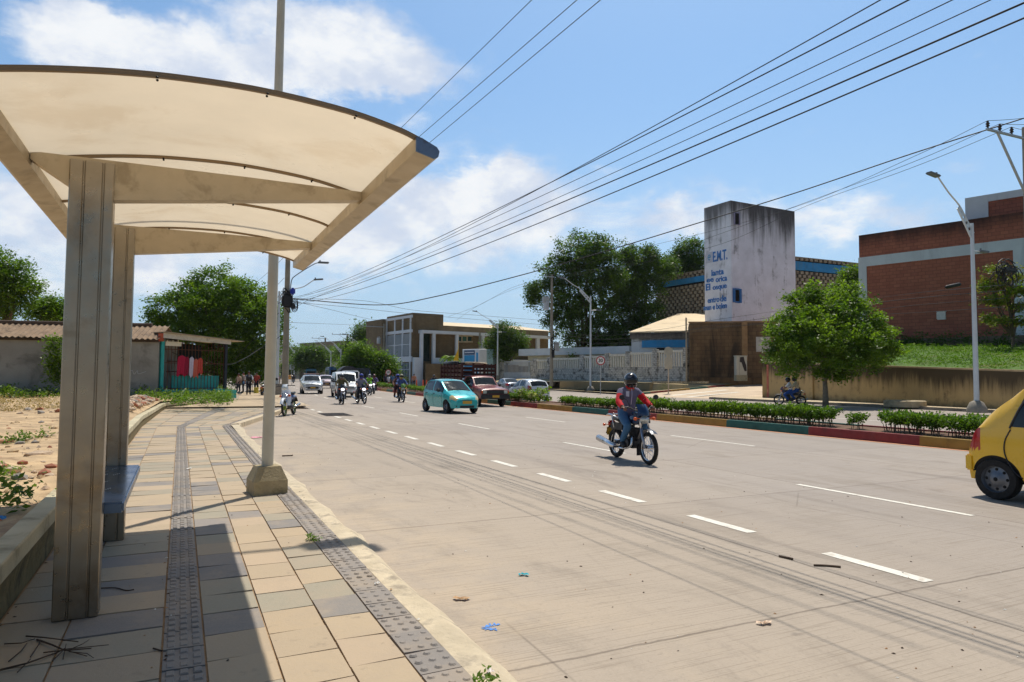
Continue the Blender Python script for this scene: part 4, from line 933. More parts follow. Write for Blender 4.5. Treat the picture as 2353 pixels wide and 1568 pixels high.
# ---- grass bank between wall and building
mb = MB(); BR = C0+bd*bLen
def bank(i, j):
    a = wl+rd*(L2*ext*i)+np.array([0, 0, 0]); za_ = (zl+(ze-zl)*i)+.04; c_ = C0+bd*(bLen*i)-np.array([bd[1], -bd[0], 0])*0; zc = zg+(-.9*i)
    p = a*(1-j)+c_*j; return (p[0], p[1], za_*(1-j)+zc*j+.25*sin(j*pi)+.06*sin(i*40+j*7)*sin(pi*j))
mb.grid(bank, 60, 14); bk = mb.build('grass_bank', mat('bank_turf', (.07, .14, .012), .95, 0, .3, .9, .8, 8, stain=C(120, 96, 60), ssc=.35, samt=.6), None, True, recalc=False); struct(up(bk))
BZ = lambda i, j: bank(i, j)
g_ = np.random.default_rng(77); cs = []
for k in range(2600):
    i = g_.random()*.62; j = g_.uniform(.02, .72); p = bank(i, j); cs.append((p[0], p[1], p[2]+.03))
LF['turf'] = leafmat('leaf_turf', (.07, .15, .006), (.15, .25, .010), .35, .7)
stuff(link('grass', leaf_mesh('grass', cs, .16, 9, .15, LF['turf'], seed=78, up_bias=.2, aspect=.3)), 'short bright green grass covering the bank above the retaining wall', 'grass')
cs = []
for k in range(150):
    i = g_.random()*.6; j = g_.uniform(.86, .97); p = bank(i, j); cs.append((p[0], p[1], p[2]+g_.uniform(.05, .5)+(.5 if g_.random() < .2 else 0)))
stuff(link('undergrowth', leaf_mesh('undergrowth', cs, .25, 18, .22, LF['dark'], seed=79)), 'dark shrubs growing along the foot of the brick building', 'undergrowth')
cs = [];
for k in range(70):
    p = bank(-.02+.0*k, 0) if False else np.array(sx(22+g_.uniform(0, 9), -g_.uniform(.2, 2.2), .3)); cs.append((p[0], p[1], p[2]+g_.uniform(0, .45)))
stuff(link('weeds', leaf_mesh('weeds', cs, .2, 18, .2, LF['weed'], seed=80)), 'light green weeds at the side street kerb beside the utility cabinet', 'weeds')
# ---- tower with lettering
TC = AD(1682, 745, 80); zT = AD(1682, 457, 80)[2]; dL = wdir(-28); dR = wdir(62)
tl_, tr_ = hit(TC, dL, 1621), hit(TC, dR, 1831)
m_tow = stained('tower_plaster', C(236, 236, 246), C(46, 42, 40), (zT-5.5-1, zT-.3-1), .92, .42)
tw = thing('tower', 'tall stained white tower with faded blue lettering beyond the side street', 'tower', (TC[0], TC[1], 1.0), atan2(dR[1], dR[0]))
# local frame: x along the right face, y along the left face
mb = MB(); mb.box((0, 0, -1), (tr_, tl_, zT-1)); mb.build('wall', m_tow, tw)
mb = MB(); mb.box((-.012, -.0, -1), (-.001, tl_, zT-1.0)); mb.build('lightened_face', stained('tower_lightened_face', C(240, 240, 246), C(66, 62, 62), (zT-3.6-1, zT-.2-1), .85, .42), tw)  # left face whiter, less stained plaster: its brighter light put into the colour
m_hole = m_black
def face_r(px, py): a, b_ = wprj(TC, dR, px, py); return a, b_-1.0
def face_l(px, py): a, b_ = wprj(TC, dL, px, py); return a, b_-1.0
def win(x0, y0, x1, y1, fr_m, nm='window', fw=.14):
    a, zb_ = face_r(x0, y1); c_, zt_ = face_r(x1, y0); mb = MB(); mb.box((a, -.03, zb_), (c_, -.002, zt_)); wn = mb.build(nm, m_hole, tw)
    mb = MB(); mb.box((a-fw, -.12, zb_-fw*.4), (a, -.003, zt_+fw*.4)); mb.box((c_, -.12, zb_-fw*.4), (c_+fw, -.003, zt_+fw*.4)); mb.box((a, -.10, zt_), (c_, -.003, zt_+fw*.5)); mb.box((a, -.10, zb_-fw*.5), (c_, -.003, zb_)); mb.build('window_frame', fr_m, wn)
win(1691, 487, 1701, 512, mat('lilac_frame', C(150, 146, 176), .8, 0, .1, 4), fw=.12)
win(1690, 666, 1700, 692, mat('blue_frame', C(52, 112, 176), .7, 0, .15, 4), fw=.34)
m_let = mat('faded_blue_letters', C(58, 124, 196), .7, 0, .18, 3, stain=C(150, 170, 204), ssc=2.5, samt=.6)
def sign_row(s, x0, x1, yc, px_h):
    (ua_, za_), (ub_, zb_) = face_l(x0, yc), face_l(x1, yc); o = text_mesh('lettering', s, 1.0, m_let, tw, .03)
    xs_ = [v.co.x for v in o.data.vertices]; wd = max(xs_)-min(xs_); hh = px_h*84/F/.72
    o.scale = ((ua_-ub_)/wd, hh, 1); o.location = (-.04, (ua_+ub_)/2, (za_+zb_)/2); o.rotation_euler = Matrix(((0, 0, -1), (-1, 0, 0), (0, 1, 0))).to_euler()
sign_row('E.M.T.', 1641, 1674, 587, 23); sign_row('lanta', 1637, 1665, 625, 14); sign_row('ee', 1626, 1642, 642, 12); sign_row('orica', 1647, 1673, 640, 13)
sign_row('El', 1624, 1634, 660, 15); sign_row('osque', 1640, 1672, 658, 12); sign_row('entro', 1628, 1655, 689, 13); sign_row('de', 1657, 1671, 686, 14); sign_row('man e bolen', 1619, 1672, 705, 13)
(a, z1_), (c_, z2_) = face_l(1625, 604), face_l(1640, 576); mb = MB(); mb.box((-.03, c_, z1_), (-.013, a, z2_)); lg = mb.build('logo_panel', mat('logo_white', C(206, 206, 216), .8, 0, .08, 3), tw)
mb = MB(); cy, cz, rr_ = (a+c_)/2, (z1_+z2_)/2, (z2_-z1_)*.26
for k in range(26):
    a0, a1 = .2+k*.21, .2+(k+1)*.21
    if k < 25: mb.add([(-.05, cy-q*cos(w_)*.8, cz+q*sin(w_)*1.1) for w_, q in ((a0, rr_), (a1, rr_), (a1, rr_*.62), (a0, rr_*.62))], [(0, 1, 2, 3)])
mb.box((-.05, cy-rr_*.75, cz-.06), (-.04, cy+rr_*.55, cz+.1)); mb.build('logo', mat('logo_blue', C(110, 168, 206), .8, 0, .15, 3), lg)
# ---- openwork block building behind the tower
m_blk = mat('screen_block', C(158, 146, 126), .9, 0, .25, 2, 0, stain=C(84, 72, 58), ssc=.7, samt=.6); m_bb = mat('blue_band', C(50, 138, 196), .8, 0, .18, 1.0, 0, stain=C(90, 130, 150), ssc=1.0, samt=.6, streak=True)
def screen_wing(label, P, d, Ln, zb_, zt_, band, second=None):
    o = thing('screen_block_building', label, 'building', (P[0], P[1], zb_), atan2(d[1], d[0])); hh = zt_-zb_
    faces = [(0, 0, 0, Ln)]+([second] if second else [])
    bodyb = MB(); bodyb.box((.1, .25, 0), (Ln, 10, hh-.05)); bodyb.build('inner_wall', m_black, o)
    for (ax, ay, rot, ln) in faces:
        mb = MB(); mb.M = Matrix.Translation((ax, ay, 0)) @ Matrix.Rotation(rot, 4, 'Z'); bw, bh = .86, .46; r_ = 0; z_ = 0
        while z_ < hh-.02:
            off = (bw/2) if r_ % 2 else 0; x_ = off-bw
            if not (band[0]-zb_-.05 < z_+bh/2 < band[1]-zb_+.05):
                while x_ < ln:
                    a, b_ = max(0, x_), min(ln, x_+bw*.58)
                    if b_ > a+.05: mb.box((a, 0, z_+.02), (b_, .3, min(hh, z_+bh-.05)))
                    x_ += bw
            z_ += bh; r_ += 1
        mb.box((0, .0, hh-.1), (ln, .3, hh)); mb.build('block_screen', m_blk, o)
        mb = MB(); mb.M = Matrix.Translation((ax, ay, 0)) @ Matrix.Rotation(rot, 4, 'Z'); mb.box((-.03, -.05, band[0]-zb_), (ln, .3, band[1]-zb_)); mb.build('blue_band', m_bb, o)
    return o
Pc = AD(1825, 700, 90); zt_ = AD(1825, 588, 90)[2]; b0, b1 = AD(1825, 619, 90)[2], AD(1825, 599, 90)[2]
dRR = wdir(66); ln = hit(Pc, dRR, 1985); lw_ = hit(Pc, wdir(-24), 1790)
screen_wing('openwork block wing with blue band to the right of the tower', Pc, dRR, ln, 3.0, zt_, (b0, b1), (0.0, lw_, -pi/2, lw_))
Pc2 = AD(1625, 735, 92); dLw = wdir(-30); ln2 = hit(Pc2, dLw, 1507); Pl = Pc2+dLw*ln2; zt_ = AD(1620, 617, 92)[2]
screen_wing('openwork block wing with blue band to the left of the tower', Pl, -dLw, ln2+.5, 3.0, zt_, (AD(1620, 644, 92)[2], AD(1620, 631, 92)[2]))
# ---- small building with cream roof, beside the brown wall
A0, A1 = AD(1450, 764, 82), AD(1567, 761, 80); D0, D1 = AD(1559, 722, 92), AD(1640, 722, 90); dd_ = (A1-A0)*[1, 1, 0]; Ln = np.linalg.norm(dd_); dd_ /= Ln
cb_ = thing('outbuilding', 'small white building with sloping cream roof and blue band behind the fence', 'building', (A0[0], A0[1], 1.2), atan2(dd_[1], dd_[0]))
inv = (Matrix.Translation((A0[0], A0[1], 1.2)) @ Matrix.Rotation(atan2(dd_[1], dd_[0]), 4, 'Z')).inverted()
lc = lambda p: tuple(inv @ Vector(p))
a, b_, c_, d_ = lc(A0), lc(A1), lc(D1), lc(D0); he = a[2]
mb = MB(); mb.add([(a[0]-.2, a[1]-.2, a[2]+.05), (b_[0]+2.6, b_[1]-.2, b_[2]+.05), (c_[0]+1, c_[1], c_[2]+.05), (d_[0], d_[1], d_[2]+.05), (a[0]-.2, a[1]-.2, a[2]-.1), (b_[0]+2.6, b_[1]-.2, b_[2]-.1), (c_[0]+1, c_[1], c_[2]-.1), (d_[0], d_[1], d_[2]-.1)], [(0, 1, 2, 3), (7, 6, 5, 4), (0, 4, 5, 1), (3, 2, 6, 7), (0, 3, 7, 4), (1, 5, 6, 2)]); mb.build('roof', mat('cream_roof', C(226, 204, 168), .8, 0, .08, .6, 0, stain=C(170, 150, 126), ssc=.5, samt=.4), cb_)
mb = MB(); mb.box((0, .3, -.5), (Ln+2.4, 8, he-.75)); mb.build('wall', stained('outbuilding_wall', C(196, 206, 214), C(70, 66, 60), (he-1.2, he-.6), .6, .8), cb_)
mb = MB(); mb.box((-.1, -.15, he-.75), (Ln+2.5, .25, he-.12)); mb.build('fascia', stained('dark_fascia', C(110, 104, 96), C(50, 46, 42), (he-.8, he-.1), .8, 1.4), cb_)
mb = MB(); mb.box((1.3, -.05, he-1.85), (Ln+.6, .296, he-.98)); mb.build('blue_panel', m_bb, cb_)
mb = MB(); mb.box((3.0, .2, he-2.6), (4.6, .29, he-1.9)); mb.build('window', m_black, cb_)
# ---- tall brown block wall at the street corner
B0 = AD(1585, 880, 73); B1 = AD(1790, 866, 71); dB = (B1-B0)*[1, 1, 0]; LB = np.linalg.norm(dB); dB /= LB; zB = AD(1585, 742, 73)[2]
m_brw = brickmat('brown_block', C(128, 104, 74), C(112, 88, 62), C(86, 70, 52), .8, .4, .95, C(40, 34, 26), .8, .7, .02, None)
bw_ = thing('block_wall', 'tall brown weathered block wall at the corner of the side street', 'wall', (B0[0], B0[1], .5), atan2(dB[1], dB[0]))
mb = MB(); mb.box((0, 0, -1), (LB, .3, zB-.5)); mb.box((-.0, .3, -1), (.3, 6, zB-.5)); mb.build('wall', m_brw, bw_)
mb = MB(); u_ = hit(B0, dB, 1712); mb.box((u_-.28, -.05, (zB-.5)*.42), (u_+.28, 0, zB-.45)); mb.box((-.1, -.04, zB-.5), (LB, .34, zB-.36)); mb.build('pilaster', mat('pale_block', C(150, 120, 84), .9, 0, .25, 2), bw_)
mb = MB(); mb.box((-.0, -.06, -1), (LB, -.002, 1.15)); mb.build('plinth', stained('ochre_plinth', C(146, 112, 72), C(60, 48, 34), (.2, 1.6), .7, .8), bw_)
ua_, ub_ = hit(B0, dB, 1738), hit(B0, dB, 1772); mb = MB(); mb.box((ua_, -.03, AD(1740, 809, 72)[2]-.5), (ub_, -.003, AD(1740, 775, 72)[2]-.5)); mb.build('white_patch', mat('white_patch', C(186, 184, 178), .9, 0, .15, 2, stain=C(110, 108, 100), ssc=1.5, samt=.6), bw_)
# ---- white fence wall with upright bars
m_fw = brickmat('white_block', C(220, 216, 206), C(206, 202, 194), C(150, 146, 138), .42, .21, .9, C(44, 42, 36), .85, 1.6, .02, None, 0, False)
m_bar = mat('white_bar', C(226, 220, 206), .8, 0, .1, 2, 0, stain=C(120, 112, 98), ssc=2, samt=.5)
F0, F1 = AD(1229, 867, 92), AD(1579, 878, 73.5); fz0, fz1 = F0[2], F1[2]; ft0, ft1 = AD(1229, 826, 92)[2], AD(1579, 800, 73.5)[2]
dF = (F1-F0)*[1, 1, 0]; LF_ = np.linalg.norm(dF); dF /= LF_
fw = thing('white_fence', 'white block fence wall with upright concrete bars and black stains', 'fence', (F0[0], F0[1], 0), atan2(dF[1], dF[0]))
cols = [1229, 1262, 1337, 1395, 1443, 1505, 1579]; us = [hit(F0, dF, c_) for c_ in cols]
zt__ = lambda u: ft0+(ft1-ft0)*u/LF_; zb__ = lambda u: fz0+(fz1-fz0)*u/LF_
mbw = MB(); mbb = MB(); mbc = MB()
for i, (ua_, ub_) in enumerate(zip(us, us[1:])):
    mbb = MB(); mbc = MB(); top = (zt__(ua_)+zt__(ub_))/2; bot = min(zb__(ua_), zb__(ub_)); mid = bot+(top-bot)*.46
    mbw.box((ua_, 0, bot-.8), (ub_, .25, mid)); n = int((ub_-ua_-.9)/.3)
    for k in range(n):
        x_ = ua_+.55+(ub_-ua_-1.0)*k/max(1, n-1); mbb.box((x_-.07, .06, mid), (x_+.07, .2, top-.35))
    mbc.box((ua_+.35, .0, top-.35), (ub_-.35, .25, top-.1))
    mbb.build('bar_bay', m_bar, fw); mbc.build('top_rail', m_bar, fw)
    mbw.box((ua_-.35, -.04, bot-.8), (ua_+.35, .3, top+.05))
mbw.box((us[-1]-.5, -.04, zb__(LF_)-.8), (us[-1]+.05, .3, zt__(LF_)+.1)); mbw.build('wall', m_fw, fw)
gA, gB = AD(1146, 870, 100), AD(1228, 868, 93); dG = (gB-gA)*[1, 1, 0]; LG = np.linalg.norm(dG); dG /= LG; gz = AD(1165, 829, 98)[2]-.8
gt = thing('white_gate', 'pale grey barred gate between white pillars left of the fence', 'gate', (gA[0], gA[1], .8), atan2(dG[1], dG[0]))
mb = MB(); mb.box((0, 0, -.8), (1.1, .3, gz)); mb.build('pillar', m_fw, gt)
mb = MB(); mb.box((LG-.9, 0, -.8), (LG, .3, gz-.1)); mb.build('pillar', m_fw, gt)
mb = MB(); mb.box((1.1, .1, -.8), (LG-.9, .16, gz*.45)); [mb.box((1.2+i*.3, .1, gz*.45), (1.3+i*.3, .16, gz-.2)) for i in range(int((LG-2.1)/.3))]; mb.box((1.1, .09, gz-.25), (LG-.9, .17, gz-.1)); mb.build('barred_panel', mat('grey_gate', C(190, 194, 198), .7, .1, .1, 2), gt)
# flat roofed white building behind the fence
A0, A1 = AD(1196, 813, 98), AD(1450, 817, 85); dd_ = (A1-A0)*[1, 1, 0]; Ln = np.linalg.norm(dd_); dd_ /= Ln; hz_ = AD(1196, 803, 98)[2]
fb = thing('flat_roof_building', 'low white flat roofed building behind the white fence', 'building', (A0[0], A0[1], .5), atan2(dd_[1], dd_[0]))
mb = MB(); mb.box((0, -.4, hz_-.5-.95), (Ln, 8, hz_-.5)); mb.build('roof_slab', mat('slab_white', C(212, 216, 218), .85, 0, .1, .6, 0, stain=C(150, 196, 196), ssc=.35, samt=.7), fb)
mb = MB(); mb.box((1.2, .3, -.5), (Ln-.3, 7.5, hz_-.5-.95)); mb.build('wall', mat('cream_wall', C(204, 196, 170), .9, 0, .12, .6, stain=C(150, 140, 116), ssc=.6, samt=.5), fb)
# ---- big brick building left of the trees
K0 = AD(946, 878, 105); zK = AD(946, 718, 105)[2]; k0z = K0[2]; dA = wdir(-34); dBk = wdir(56)
tA = hit(K0, dA, 888); tB1 = hit(K0, dBk, 1018); tB2 = hit(K0, dBk, 1260)
kb_ = thing('brick_office_building', 'two storey tan brick building with white frames and barred windows', 'building', (K0[0], K0[1], k0z), atan2(dBk[1], dBk[0]))
m_tb = brickmat('tan_brick', C(140, 118, 86), C(126, 106, 76), C(104, 90, 66), .5, .2, .9, C(88, 70, 46), .5, .4, .02, None)
m_wf = mat('white_frame', C(222, 226, 232), .8, 0, .06, 1); m_dg = glass('dark_glass', C(46, 74, 78), .15)
fL = lambda px, py: (lambda a, b_: (a, b_-k0z))(*wprj(K0, dA, px, py)); fR = lambda px, py: (lambda a, b_: (a, b_-k0z))(*wprj(K0, dBk, px, py))
hK = zK-k0z; hP = fR(1018, 748)[1]
mb = MB(); mb.box((0, 0, -.6), (tB1, tA, hK)); mb.box((tB1, 0, -.6), (tB2, 14, hP)); ta2 = hit(K0+dA*tA, dA, 860); mb.box((-.8, tA, -.6), (tB1*.6, tA+7, hK-.4)); mb.build('wall', m_tb, kb_)
mb = MB(); zsl = fR(960, 759)[1]; zs2 = fR(960, 766)[1]; mb.box((1.0, -1.2, zs2), (tB2, -.002, zsl)); zf1, zf2 = fR(955, 838)[1], fR(955, 822)[1]
for px0, px1 in ((959, 963), (987, 991), (1040, 1044), (1100, 1104), (1225, 1230)):
    mb.box((fR(px0, 800)[0], -1.15, -.6 if px0 < 970 else zf1-1.4), (fR(px1, 800)[0]+.15, -.7, zs2))
mb.box((fR(953, 800)[0]-.6, -1.25, -.6), (fR(959, 800)[0], -.5, zf2)); mb.box((fR(990, 800)[0], -1.1, zf1), (tB2, -.9, zf2)); 
# left face frames (y is along the left face)
for px in (889, 908, 926, 944):
    u_ = fL(px, 760)[0]; mb.box((-.18, u_-.16, fL(940, 838)[1] if px < 940 else -.6), (-.002, u_+.16, hK-.5))
for y0, y1 in ((724, 730), (757, 764), (819, 832)): mb.box((-.2, -.1, fL(944, y1)[1]), (-.003, tA, fL(944, y0)[1]))
mb.build('white_frames', m_wf, kb_)
def bars_win(px0, px1, y0, y1, yref=944):
    ua_, ub_ = fL(px1, 780)[0], fL(px0, 780)[0]; za_, zb_ = fL(yref, y1)[1], fL(yref, y0)[1]
    mb = MB(); mb.box((-.06, ua_, za_), (-.004, ub_, zb_)); wn = mb.build('window', m_dg, kb_)
    mb = MB(); n = 9; [mb.box((-.16, ua_+(ub_-ua_)*k/n-.025, za_), (-.07, ua_+(ub_-ua_)*k/n+.025, zb_)) for k in range(n+1)]; mb.box((-.17, ua_, za_+(zb_-za_)*.5), (-.161, ub_, za_+(zb_-za_)*.5+.1)); mb.build('window_bars', m_wf, wn)
bars_win(890, 907, 766, 818); bars_win(909, 925, 766, 818); bars_win(927, 943, 766, 818); bars_win(912, 943, 834, 866)
mb = MB(); a0, z0_ = fR(965, 830); a1, z1_ = fR(987, 767); mb.box((a0, -.04, z0_), (a1, -.005, z1_)); mb.build('doorway', glass('dark_green_glass', C(24, 40, 30), .2), kb_)
for px0, px1 in ((1050, 1060), (1062, 1072), (1074, 1083)):
    a0, z0_ = fR(px0, 784); a1, z1_ = fR(px1, 774); mb = MB(); mb.box((a0, -.04, z0_), (a1, -.005, z1_)); wn = mb.build('window', m_dg if px0 != 1062 else glass('teal_glass', C(70, 110, 100), .2), kb_)
    mb = MB(); mb.box((a0-.2, -.1, z1_), (a1+.2, -.004, z1_+.22)); mb.box((a0-.2, -.1, z0_-.22), (a1+.2, -.004, z0_)); mb.box((a0-.2, -.1, z0_), (a0, -.004, z1_)); mb.build('window_frame', mat('beige_frame', C(186, 170, 144), .8), wn)
mb = MB(); mb.add([(tB1, .5, hP), (tB2+2, .5, hP), (tB2+2, 12, hP+1.6), (tB1, 12, hP+1.6), (tB1, .5, hP-.15), (tB2+2, .5, hP-.15), (tB2+2, 12, hP+1.4), (tB1, 12, hP+1.4)], [(0, 1, 2, 3), (7, 6, 5, 4), (0, 4, 5, 1), (3, 2, 6, 7), (0, 3, 7, 4), (1, 5, 6, 2)]); mb.build('roof', MATS['cream_roof'], kb_)
mb = MB(); mb.box((fR(963, 838)[0], -2.4, -.6), (tB2-8, -2.1, fR(963, 836)[1])); mb.build('yard_wall', m_tb, kb_)
mb = MB(); a0 = fR(1013, 860)[0]; mb.box((a0, -3.2, -.4), (a0+2.7, -2.5, fR(1013, 852)[1])); mb.build('concrete_block', m_conc, kb_)
# ---- utility cabinet
p = AD(1702, 874, 70); cz_ = p[2]
cabn = thing('utility_cabinet', 'grey metal utility cabinet with black paint blot on side street corner', 'cabinet', (p[0], p[1], cz_-.1), atan2(CRH[1], CRH[0])+.12)
mb = MB(); mb.rbox((-.6, -.3, 0), (.6, .3, .62), .03, 1); mb.build('base', mat('cabinet_base', C(150, 146, 124), .9, 0, .15, 3, stain=C(96, 88, 70), ssc=2, samt=.6), cabn)
mb = MB(); mb.rbox((-.58, -.28, .62), (.58, .28, 2.55), .03, 1); mb.box((-.62, -.32, 2.55), (.62, .32, 2.62)); mb.build('body', mat('cabinet_grey', C(176, 178, 170), .6, .1, .08, 2), cabn)
mb = MB(); mb.add([(x_, -.29, z_) for x_, z_ in ((-.18, 2.45), (.22, 2.5), (.3, 2.1), (.48, 1.6), (.52, 1.05), (.3, 1.0), (.1, 1.5), (-.02, 1.9), (-.22, 1.95))], [tuple(range(9))]); mb.box((-.25, -.286, .64), (-.235, -.2801, 2.53)); mb.build('paint_blot', mat('black_blot', C(40, 36, 40), .8, 0, .3, 8), cabn)
# manhole plinth on the far pavement
p = G(2083, 932, .2); mb = MB(); mb.lathe([(0, .3), (.98, .3), (1.04, .26), (1.05, -.05)], 28); o = mb.build('manhole_plinth', mat('plinth_conc', C(176, 160, 130), .9, 0, .2, 2, .3, 20, stain=C(110, 96, 76), ssc=2, samt=.6), None, 40); o.location = (p[0]+.6, p[1]+.5, .15); tag(o, 'round low concrete manhole plinth on the far pavement', 'manhole')
# ---- advert box and container beyond the truck
A0 = AD(1062, 838, 96); A1 = AD(1101, 838, 94); dd_ = (A1-A0)*[1, 1, 0]; Ln = np.linalg.norm(dd_); dd_ /= Ln
bx = thing('advert_kiosk', 'white kiosk with blue advertising panel and dark blue header beyond the truck', 'kiosk', (A0[0], A0[1], .4), atan2(dd_[1], dd_[0])); hh = AD(1062, 803, 96)[2]-.4
mb = MB(); mb.rbox((0, 0, -.5), (Ln, 1.6, hh), .05, 1); mb.build('frame', m_wf, bx)
mb = MB(); mb.box((.42, -.05, .8), (Ln*.74, -.002, hh-.85)); mb.box((Ln*.83, -.04, .8), (Ln*.94, -.002, hh-.5)); mb.build('poster', mat('poster_blue', C(40, 150, 206), .5, 0, .1, 1, stain=C(110, 110, 104), ssc=.9, samt=.7), bx)
mb = MB(); mb.box((.42, -.06, hh-.78), (Ln*.74, -.002, hh-.18)); hd = mb.build('header', mat('header_navy', C(24, 66, 110), .5), bx)
mb = MB(); rr = random.Random(2); x_ = .55
while x_ < Ln*.70: w_ = rr.uniform(.06, .11); mb.box((x_, -.075, hh-.56), (x_+w_, -.062, hh-.38)); x_ += w_+.035
mb.build('header_lettering', m_wf, hd)
A0 = AD(1103, 836, 100); A1 = AD(1133, 836, 99); dd_ = (A1-A0)*[1, 1, 0]; Ln = np.linalg.norm(dd_); dd_ /= Ln
mb = MB(); mb.rbox((0, 0, 0), (Ln, 2.4, AD(1103, 803, 100)[2]-.4), .05, 1); [mb.box((Ln*k/9, -.03, .1), (Ln*k/9+.06, -.001, AD(1103, 803, 100)[2]-.6)) for k in range(9)]; o = mb.build('container', mat('teal_grey_metal', C(150, 176, 172), .6, .2, .1, 1)); place(o, A0[0], A0[1], .4, atan2(dd_[1], dd_[0])); tag(o, 'pale teal grey container beside the blue advertising kiosk', 'container')
p = AD(1053, 838, 90); mb = MB(); mb.tube([(0, 0, 0), (0, 0, 3.0)], .03, 6); mb.add([(0, 0, 1.9), (0, 0.04, 1.9), (-.7, .02, .3), (-.2, .02, .3), (0, 0, .3)], [(0, 1, 4), (0, 2, 3), (1, 3, 2), (0, 3, 4)]); o = mb.build('flag', mat('yellow_cloth', C(232, 186, 40), .8)); o.location = (p[0], p[1], p[2]+.2); tag(o, 'yellow feather flag standing left of the blue kiosk', 'flag')
# ---- far buildings along the avenue
def far_block(label, px0, px1, ytop, ybot, dep, m, name='building', depth=10, dz=0):
    a, b_ = AD(px0, ybot, dep), AD(px1, ybot, dep+dz); d_ = (b_-a)*[1, 1, 0]; L = np.linalg.norm(d_); d_ /= L; zt = AD(px0, ytop, dep)[2]
    o = thing(name, label, 'building', (a[0], a[1], -.2), atan2(d_[1], d_[0])); mb = MB(); mb.box((0, 0, -.2), (L, depth, zt)); mb.build('wall', m, o)
    mb = MB(); mb.box((-.15, -.2, zt), (L+.15, depth+.2, zt+.35)); mb.build('parapet', m_conc, o)
    mb = MB(); n = max(2, int(L/4)); [mb.box((L*(k+.25)/n, -.06, zt*.45), (L*(k+.7)/n, -.003, zt*.75)) for k in range(n)]; w_ = mb.build('windows', m_dg, o); return o
far_block('long dull brown building rising above the distant street trees', 688, 790, 790, 862, 230, mat('far_brown', C(140, 122, 100), .9, 0, .15, .3), dz=-20)
far_block('lower grey block left of the long brown distant building', 640, 692, 800, 862, 260, mat('far_grey', C(150, 142, 134), .9, 0, .15, .3))
far_block('small pale pink house behind the covered truck', 775, 850, 838, 870, 170, mat('far_pink', C(214, 184, 170), .9, 0, .1, .3))
far_block('little white house front among the street trees', 745, 790, 832, 868, 180, mat('far_white', C(206, 200, 190), .9, 0, .1, .3))
m_tank = mat('tank_white', C(196, 192, 190), .7, 0, .08, 1, stain=C(150, 140, 130), ssc=1, samt=.5)
p = AD(632, 835, 110); tk = thing('water_tank', 'white conical water tank behind the near lamp pole', 'water tank', (p[0], p[1], 0)); r_ = 22*110/F; zc = AD(632, 812, 110)[2]
mb = MB(); mb.lathe([(0, zc-2.2), (r_*.75, zc-1.6), (r_, zc-.4), (r_, zc+1.6), (r_*.6, zc+2.1), (0, zc+2.2)], 24); mb.lathe([(r_+.05, zc-.4), (r_+.12, zc-.3), (r_+.12, zc-.1), (r_+.05, zc)], 24); mb.build('tank', m_tank, tk, 40)
mb = MB(); [mb.tube([(r_*.5*cos(a), r_*.5*sin(a), 0), (r_*.5*cos(a), r_*.5*sin(a), zc-1.5)], .1, 6) for a in (0, 1.57, 3.14, 4.71)]; mb.build('legs', m_conc, tk)
# distant hill line
mb = MB(); hp = []
def hill(i, j):
    a = radians(-62+124*i); rr_ = 2400+400*j; hh = 30+74*exp(-((i-.565)/.07)**2)+9*sin(i*9)+7*sin(i*23+1)+4*sin(i*61)
    return (sin(a+YAW*0)*rr_, cos(a)*rr_, -10+(hh+10)*(1 if j > .4 else 0))
mb.grid(hill, 160, 2); struct(mb.build('hills', mat('hill_green', C(84, 100, 66), .95, 0, .25, .01)))
# ================================================================ lamps, poles, cables
m_cpole = mat('concrete_pole', C(150, 142, 126), .9, 0, .16, 2, .3, 25, stain=C(96, 86, 70), ssc=1.2, samt=.6, streak=True)
m_lampw = mat('lamp_white', C(206, 212, 214), .45, .15, .08, 2); m_lamph = mat('lamp_head', C(120, 124, 128), .5, .4, .1, 4)
m_cable = mat('black_cable', (.012, .012, .013), .6); m_ins = mat('insulator', C(60, 48, 44), .35); m_lens = mat('lamp_lens', C(216, 220, 214), .3)
def lamp_head(mb, p, d, s=1.0):
    p = Vector(p); d = Vector(d).normalized(); M0 = mb.M.copy(); q = d.to_track_quat('Y', 'Z').to_matrix().to_4x4(); mb.M = M0 @ Matrix.Translation(p) @ q
    mb.rbox((-.15*s, -.05, -.05*s), (.15*s, .68*s, .06*s), .04*s, 2); mb.tube([(0, .1*s, .05*s), (0, .1*s, .16*s)], .045*s, 8); mb.M = M0
